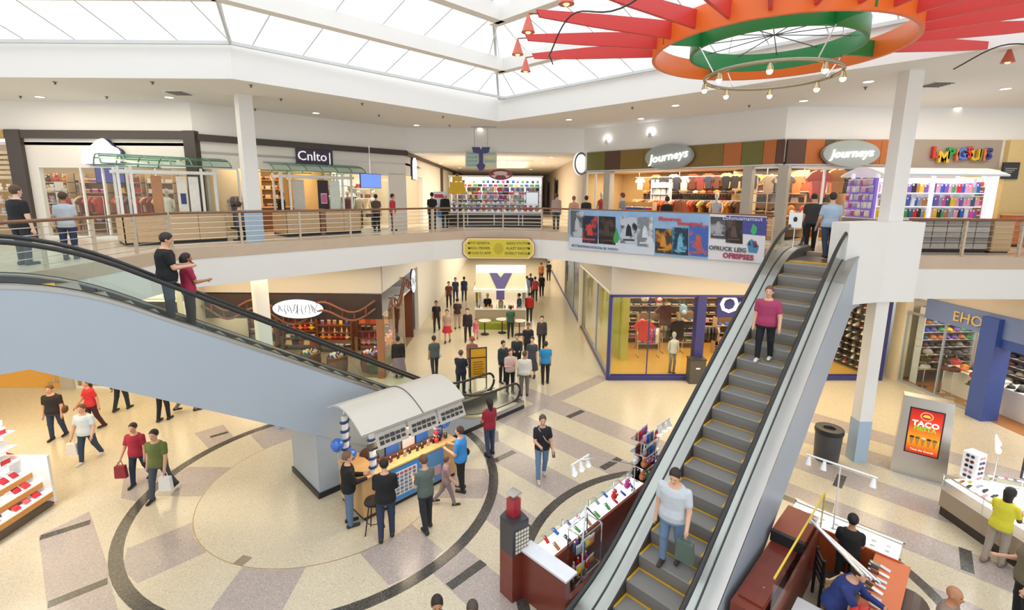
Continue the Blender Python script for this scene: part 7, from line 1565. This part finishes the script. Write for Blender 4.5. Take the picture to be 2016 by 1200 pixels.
# -- corridor
for lb, u, v, fc, tp, lg, hr, kw in (
 ('person in grey-green jacket walking away beside the candy shop', 856, 740, AWAY+.4, '4a5856', '2e3237', '3a2a20', dict(stride=.2, bag=('shoulder', 'd8d8d4', -1))),
 ('man in navy shirt behind the escalator handrail', 908, 776, AWAY-.3, '1d2435', '2b3340', '6a4a38', dict(stride=.05, fat=1.15, arms=(AF, AF))),
 ('person with auburn hair behind the yellow notice stand', 930, 742, AWAY, '8a5a4c', '4a4442', 'a8553a', dict()),
 ('man in black shirt walking near the corridor left wall', 860, 652, NEAR, '20222a', '2a2e35', '2a211c', dict(stride=.25)),
 ('woman in beige top and red skirt walking up the corridor', 881, 674, NEAR, 'b79a8c', 'c62c3e', '4a3026', dict(skirt=.38, stride=.15)),
 ('person in brown top and sand trousers in the corridor', 901, 646, AWAY, '3b302e', 'b29c88', '2a201c', dict(stride=.15)),
 ('woman in black jacket walking with a child in pink', 921, 671, NEAR, '28202a', '302d2e', '2a1e1a', dict(stride=.25, sleeves='jacket')),
 ('man in navy shirt walking away, right one of the navy pair', 914, 592, AWAY, '2a3766', '3a4468', '2a2220', dict(stride=.2)),
 ('person in navy dress, left one of the navy pair', 897, 594, NEAR, '2b3a68', '2b3a68', '2a2220', dict(stride=.2)),
 ('person in maroon top near the corridor left wall', 884, 604, NEAR, '6a3833', '3a3334', '2a2220', dict(stride=.2)),
 ('person with green top walking past the corridor kiosk', 1005, 664, AWAY, '2d5a48', '232427', '2a201c', dict(stride=.2)),
 ('man in turquoise shirt at the edge of the waiting group', 1073, 754, AWAY+.1, '2a8cc6', '2a2624', '3a2a22', dict(stride=.06, fat=1.1)),
 ('man in white shirt with his back to us in the waiting group', 1032, 778, AWAY, 'dcdad4', '77736c', '5a4636', dict(fat=1.2, sleeves='long')),
 ('woman in pale pink top in the waiting group', 1004, 772, NEAR+.3, 'd9bcb8', '1e1e22', '5a3426', dict(long_hair=True, arms=(AH, AF))),
 ('person in dark teal jacket left of the pink top', 990, 752, NEAR+.6, '2c3a40', '24262a', '2a201c', dict(sleeves='jacket')),
 ('man in charcoal jacket behind the pink top', 1017, 735, NEAR, '30343a', '25282d', '1f1a18', dict(sleeves='jacket', arms=(AF, AF))),
 ('person in grey dress behind the white shirt', 1047, 742, NEAR-.2, '4b4d54', '4b4d54', '2a211e', dict(skirt=.6)),
 ('man in black shirt at the back of the waiting group', 1039, 708, NEAR, '1f2127', '24262b', '241c18', dict(fat=1.1)),
 ('person in brown-grey jacket walking towards the group', 1066, 690, NEAR, '443d40', '25262b', '2a201c', dict(stride=.15, sleeves='jacket')),
 ('person in red jacket beside the corridor kiosk', 1042, 632, AWAY, 'c62e34', '3a4a3c', '2a1e1a', dict(sleeves='jacket', fat=1.1)),
 ('person in denim jacket at the corridor kiosk', 1022, 634, LT, '41617c', '2c3844', '3a2a22', dict(sleeves='jacket')),
 ('person in beige coat at the kiosk tables', 986, 638, RT, 'b39a80', '6a5a4c', '7a5a44', dict(sleeves='jacket')),
 ('waiter in black with white cap at the kiosk tables', 960, 634, NEAR, '1c1c1f', '202023', 'e8e6e0', dict()),
 ('person in pale blue top queueing far down the corridor', 1037, 590, AWAY, '8db2d2', 'c8ccd2', '6a4a36', dict()),
 ('person in dark blue top queueing far down the corridor', 1044, 584, AWAY, '2f3c5e', '2a2e38', '8a4a3a', dict()),
 ('person in pink jacket queueing far down the corridor', 1053, 592, AWAY, 'b63c54', '33363c', '2a201c', dict()),
 ('person all in black walking far down the corridor', 1066, 583, AWAY, '18191c', '1b1c20', '1c1614', dict(stride=.2)),
 ('person in rust top far down the corridor right wall', 1065, 556, AWAY, 'a4643e', '5a3a2e', '3a261e', dict()),
 ('tall person in black at the far end of the corridor', 1080, 552, AWAY, '1d1e22', '222328', '1c1614', dict()),
 ('person in white and yellow left of the corridor kiosk', 941, 594, NEAR, 'e2e0da', 'd2c83a', '3a2c24', dict()),
 ('customer in black top at the candy shop entrance', 786, 742, AWAY+.3, '151518', '7d7278', '1c1614', dict(skirt=.7, fat=1.15, sleeves='jacket'))):
    person(lb, G(u, v), fc, tp, lg, hr, random.choice('llmp'), 1.7, h=.025 if v < 680 else .021, **kw)
person('small child in pink beside the black jacket', G(937, 668), NEAR, 'd86a84', 'd07a8c', '5a3a2c', 'l', 1.1, .2, h=.02, skirt=.3)
# -- lower right
person('woman in yellow top leaning on the lit glass counter', G(1955, 1108), .35, 'd8d03a', 'a89c90', '1f1a18', 'd', 1.66, .1, (AF, AF), long_hair=True, lean=.15, h=.0145, shoes='8a7464')
person('man in olive-grey shirt at the right frame edge', G(2003, 1228), 2.6, '6e6652', '202124', 'none', 'l', 1.76, .05, (AF, A0), fat=1.15, h=.014)
person('man with a shaved head passing at the bottom edge', G(1878, 1150, 1.72)*Vector((1, 1, 0)), NEAR+.5, '8c7a70', '4a4650', 'none', 'm', 1.72, .2, SW, h=.016)
person('dark-haired woman passing at the bottom edge', G(860, 1170, 1.66)*Vector((1, 1, 0)), NEAR+.2, '5c2a34', '2c3040', '241a16', 'm', 1.66, .2, SW, h=.016)
person('person in grey coat passing at the bottom edge', G(930, 1180, 1.62)*Vector((1, 1, 0)), NEAR, '8d8780', '5c5852', '4a4038', 'l', 1.62, .2, SW, sleeves='jacket', h=.016)
person('worker in black top behind the far service counter', P2(9.72, 1.1), 1.0, '19191b', '232427', '1a1614', 'm', 1.66, 0, (AF, AF), h=.014)
person('technician in navy overalls bending over the repair mat', P2(8.35, 1.02), -.9, '2a3a78', '2a3a78', '3a2a20', 'l', 1.72, 0, ((.7, .1, .9), (.7, .1, .9)), sleeves='long', fat=1.2, lean=.35, h=.014)
# -- upper floor
for lb, p, fc, tp, lg, hr, kw in (
 ('man in black shirt looking into the left shop', (-11.0, 10.75), AWAY-.2, '1d1e21', '2b2f38', '5a4030', dict(H=1.78, fat=1.2, h=.014)),
 ('woman in pale top beside the man in black upstairs', (-10.75, 11.6), AWAY+.5, 'b9c2cc', '2c3858', '4a3426', dict(H=1.64, h=.015, bag=('shoulder', 'c9a890', 1))),
 ('man in black jacket behind the second green kiosk', (-9.15, 19.2), .2, '1b1d24', '2a2c32', '3a281e', dict(sleeves='jacket')),
 ('person in grey hoodie sitting between the green kiosks', (-9.55, 16.9), AWAY, '5c5c64', '2a2c34', '4a362a', dict(sit=True, sleeves='long')),
 ('person in black standing near the corridor left corner', (-3.75, 22.6), AWAY, '1b1b1e', '2b2b2e', '1f1a18', dict(stride=.1)),
 ('person in black jacket beside the gift kiosk', (-3.3, 23.7), AWAY, '18181b', '242428', 'e0dcd6', dict(sleeves='jacket')),
 ('person in dusty pink jacket right of the gift kiosk', (2.1, 23.2), AWAY, 'b7a4a4', '4b5450', '4a382e', dict(sleeves='jacket', stride=.1)),
 ('man in grey T-shirt leaning behind the banner', (4.35, 19.2), 2.6, '8b8c8f', '3a3c42', '6a3a28', dict(H=1.74)),
 ('person in dark coat behind the left end of the banner', (3.1, 20.4), AWAY, '24252a', '2a2c30', '2a1f1a', dict(sleeves='jacket', H=1.62)),
 ('person in peach top behind the left end of the banner', (2.65, 21.0), AWAY, 'cf9a84', '5a4a44', '8a5a40', dict(H=1.6)),
 ('person in black T-shirt behind the middle of the banner', (5.7, 17.9), AWAY, '1c1c20', '2a2a2e', '3a2418', dict(H=1.62)),
 ('shopper in rust shirt entering the diagonal right shop', (6.3, 18.2), AWAY, 'b06038', '3a3230', '2a1f1a', dict()),
 ('shopper in brown top near the corner clothing shop', (-6.0, 21.3), AWAY, '5a4a48', '2f2d30', '2a1f1a', dict(H=1.62)),
 ('woman in red coat near the corner clothing shop', (-5.35, 21.6), .3, 'c8344a', '4a2a30', '3a2a22', dict(H=1.64, sleeves='jacket'))):
    kw = dict(dict(h=.022), **kw); person(lb, Vector((p[0], p[1], U)), fc, tp, lg, hr, random.choice('llmp'), **kw)
st = thing('bench_stool', 'dark padded stool between the green kiosks', 'stool', (-9.55, 16.75, U)); MB().lathe([(.2, 0), (.2, .03), (.04, .05), (.04, .38), (.22, .40), (.23, .45), (.2, .47)], 18).obj('pedestal', BLACK, st, 40); MB().lathe([(.22, .44), (.23, .47), (.1, .49)], 18).obj('cushion', cm('2c2e36', .6), st, True)
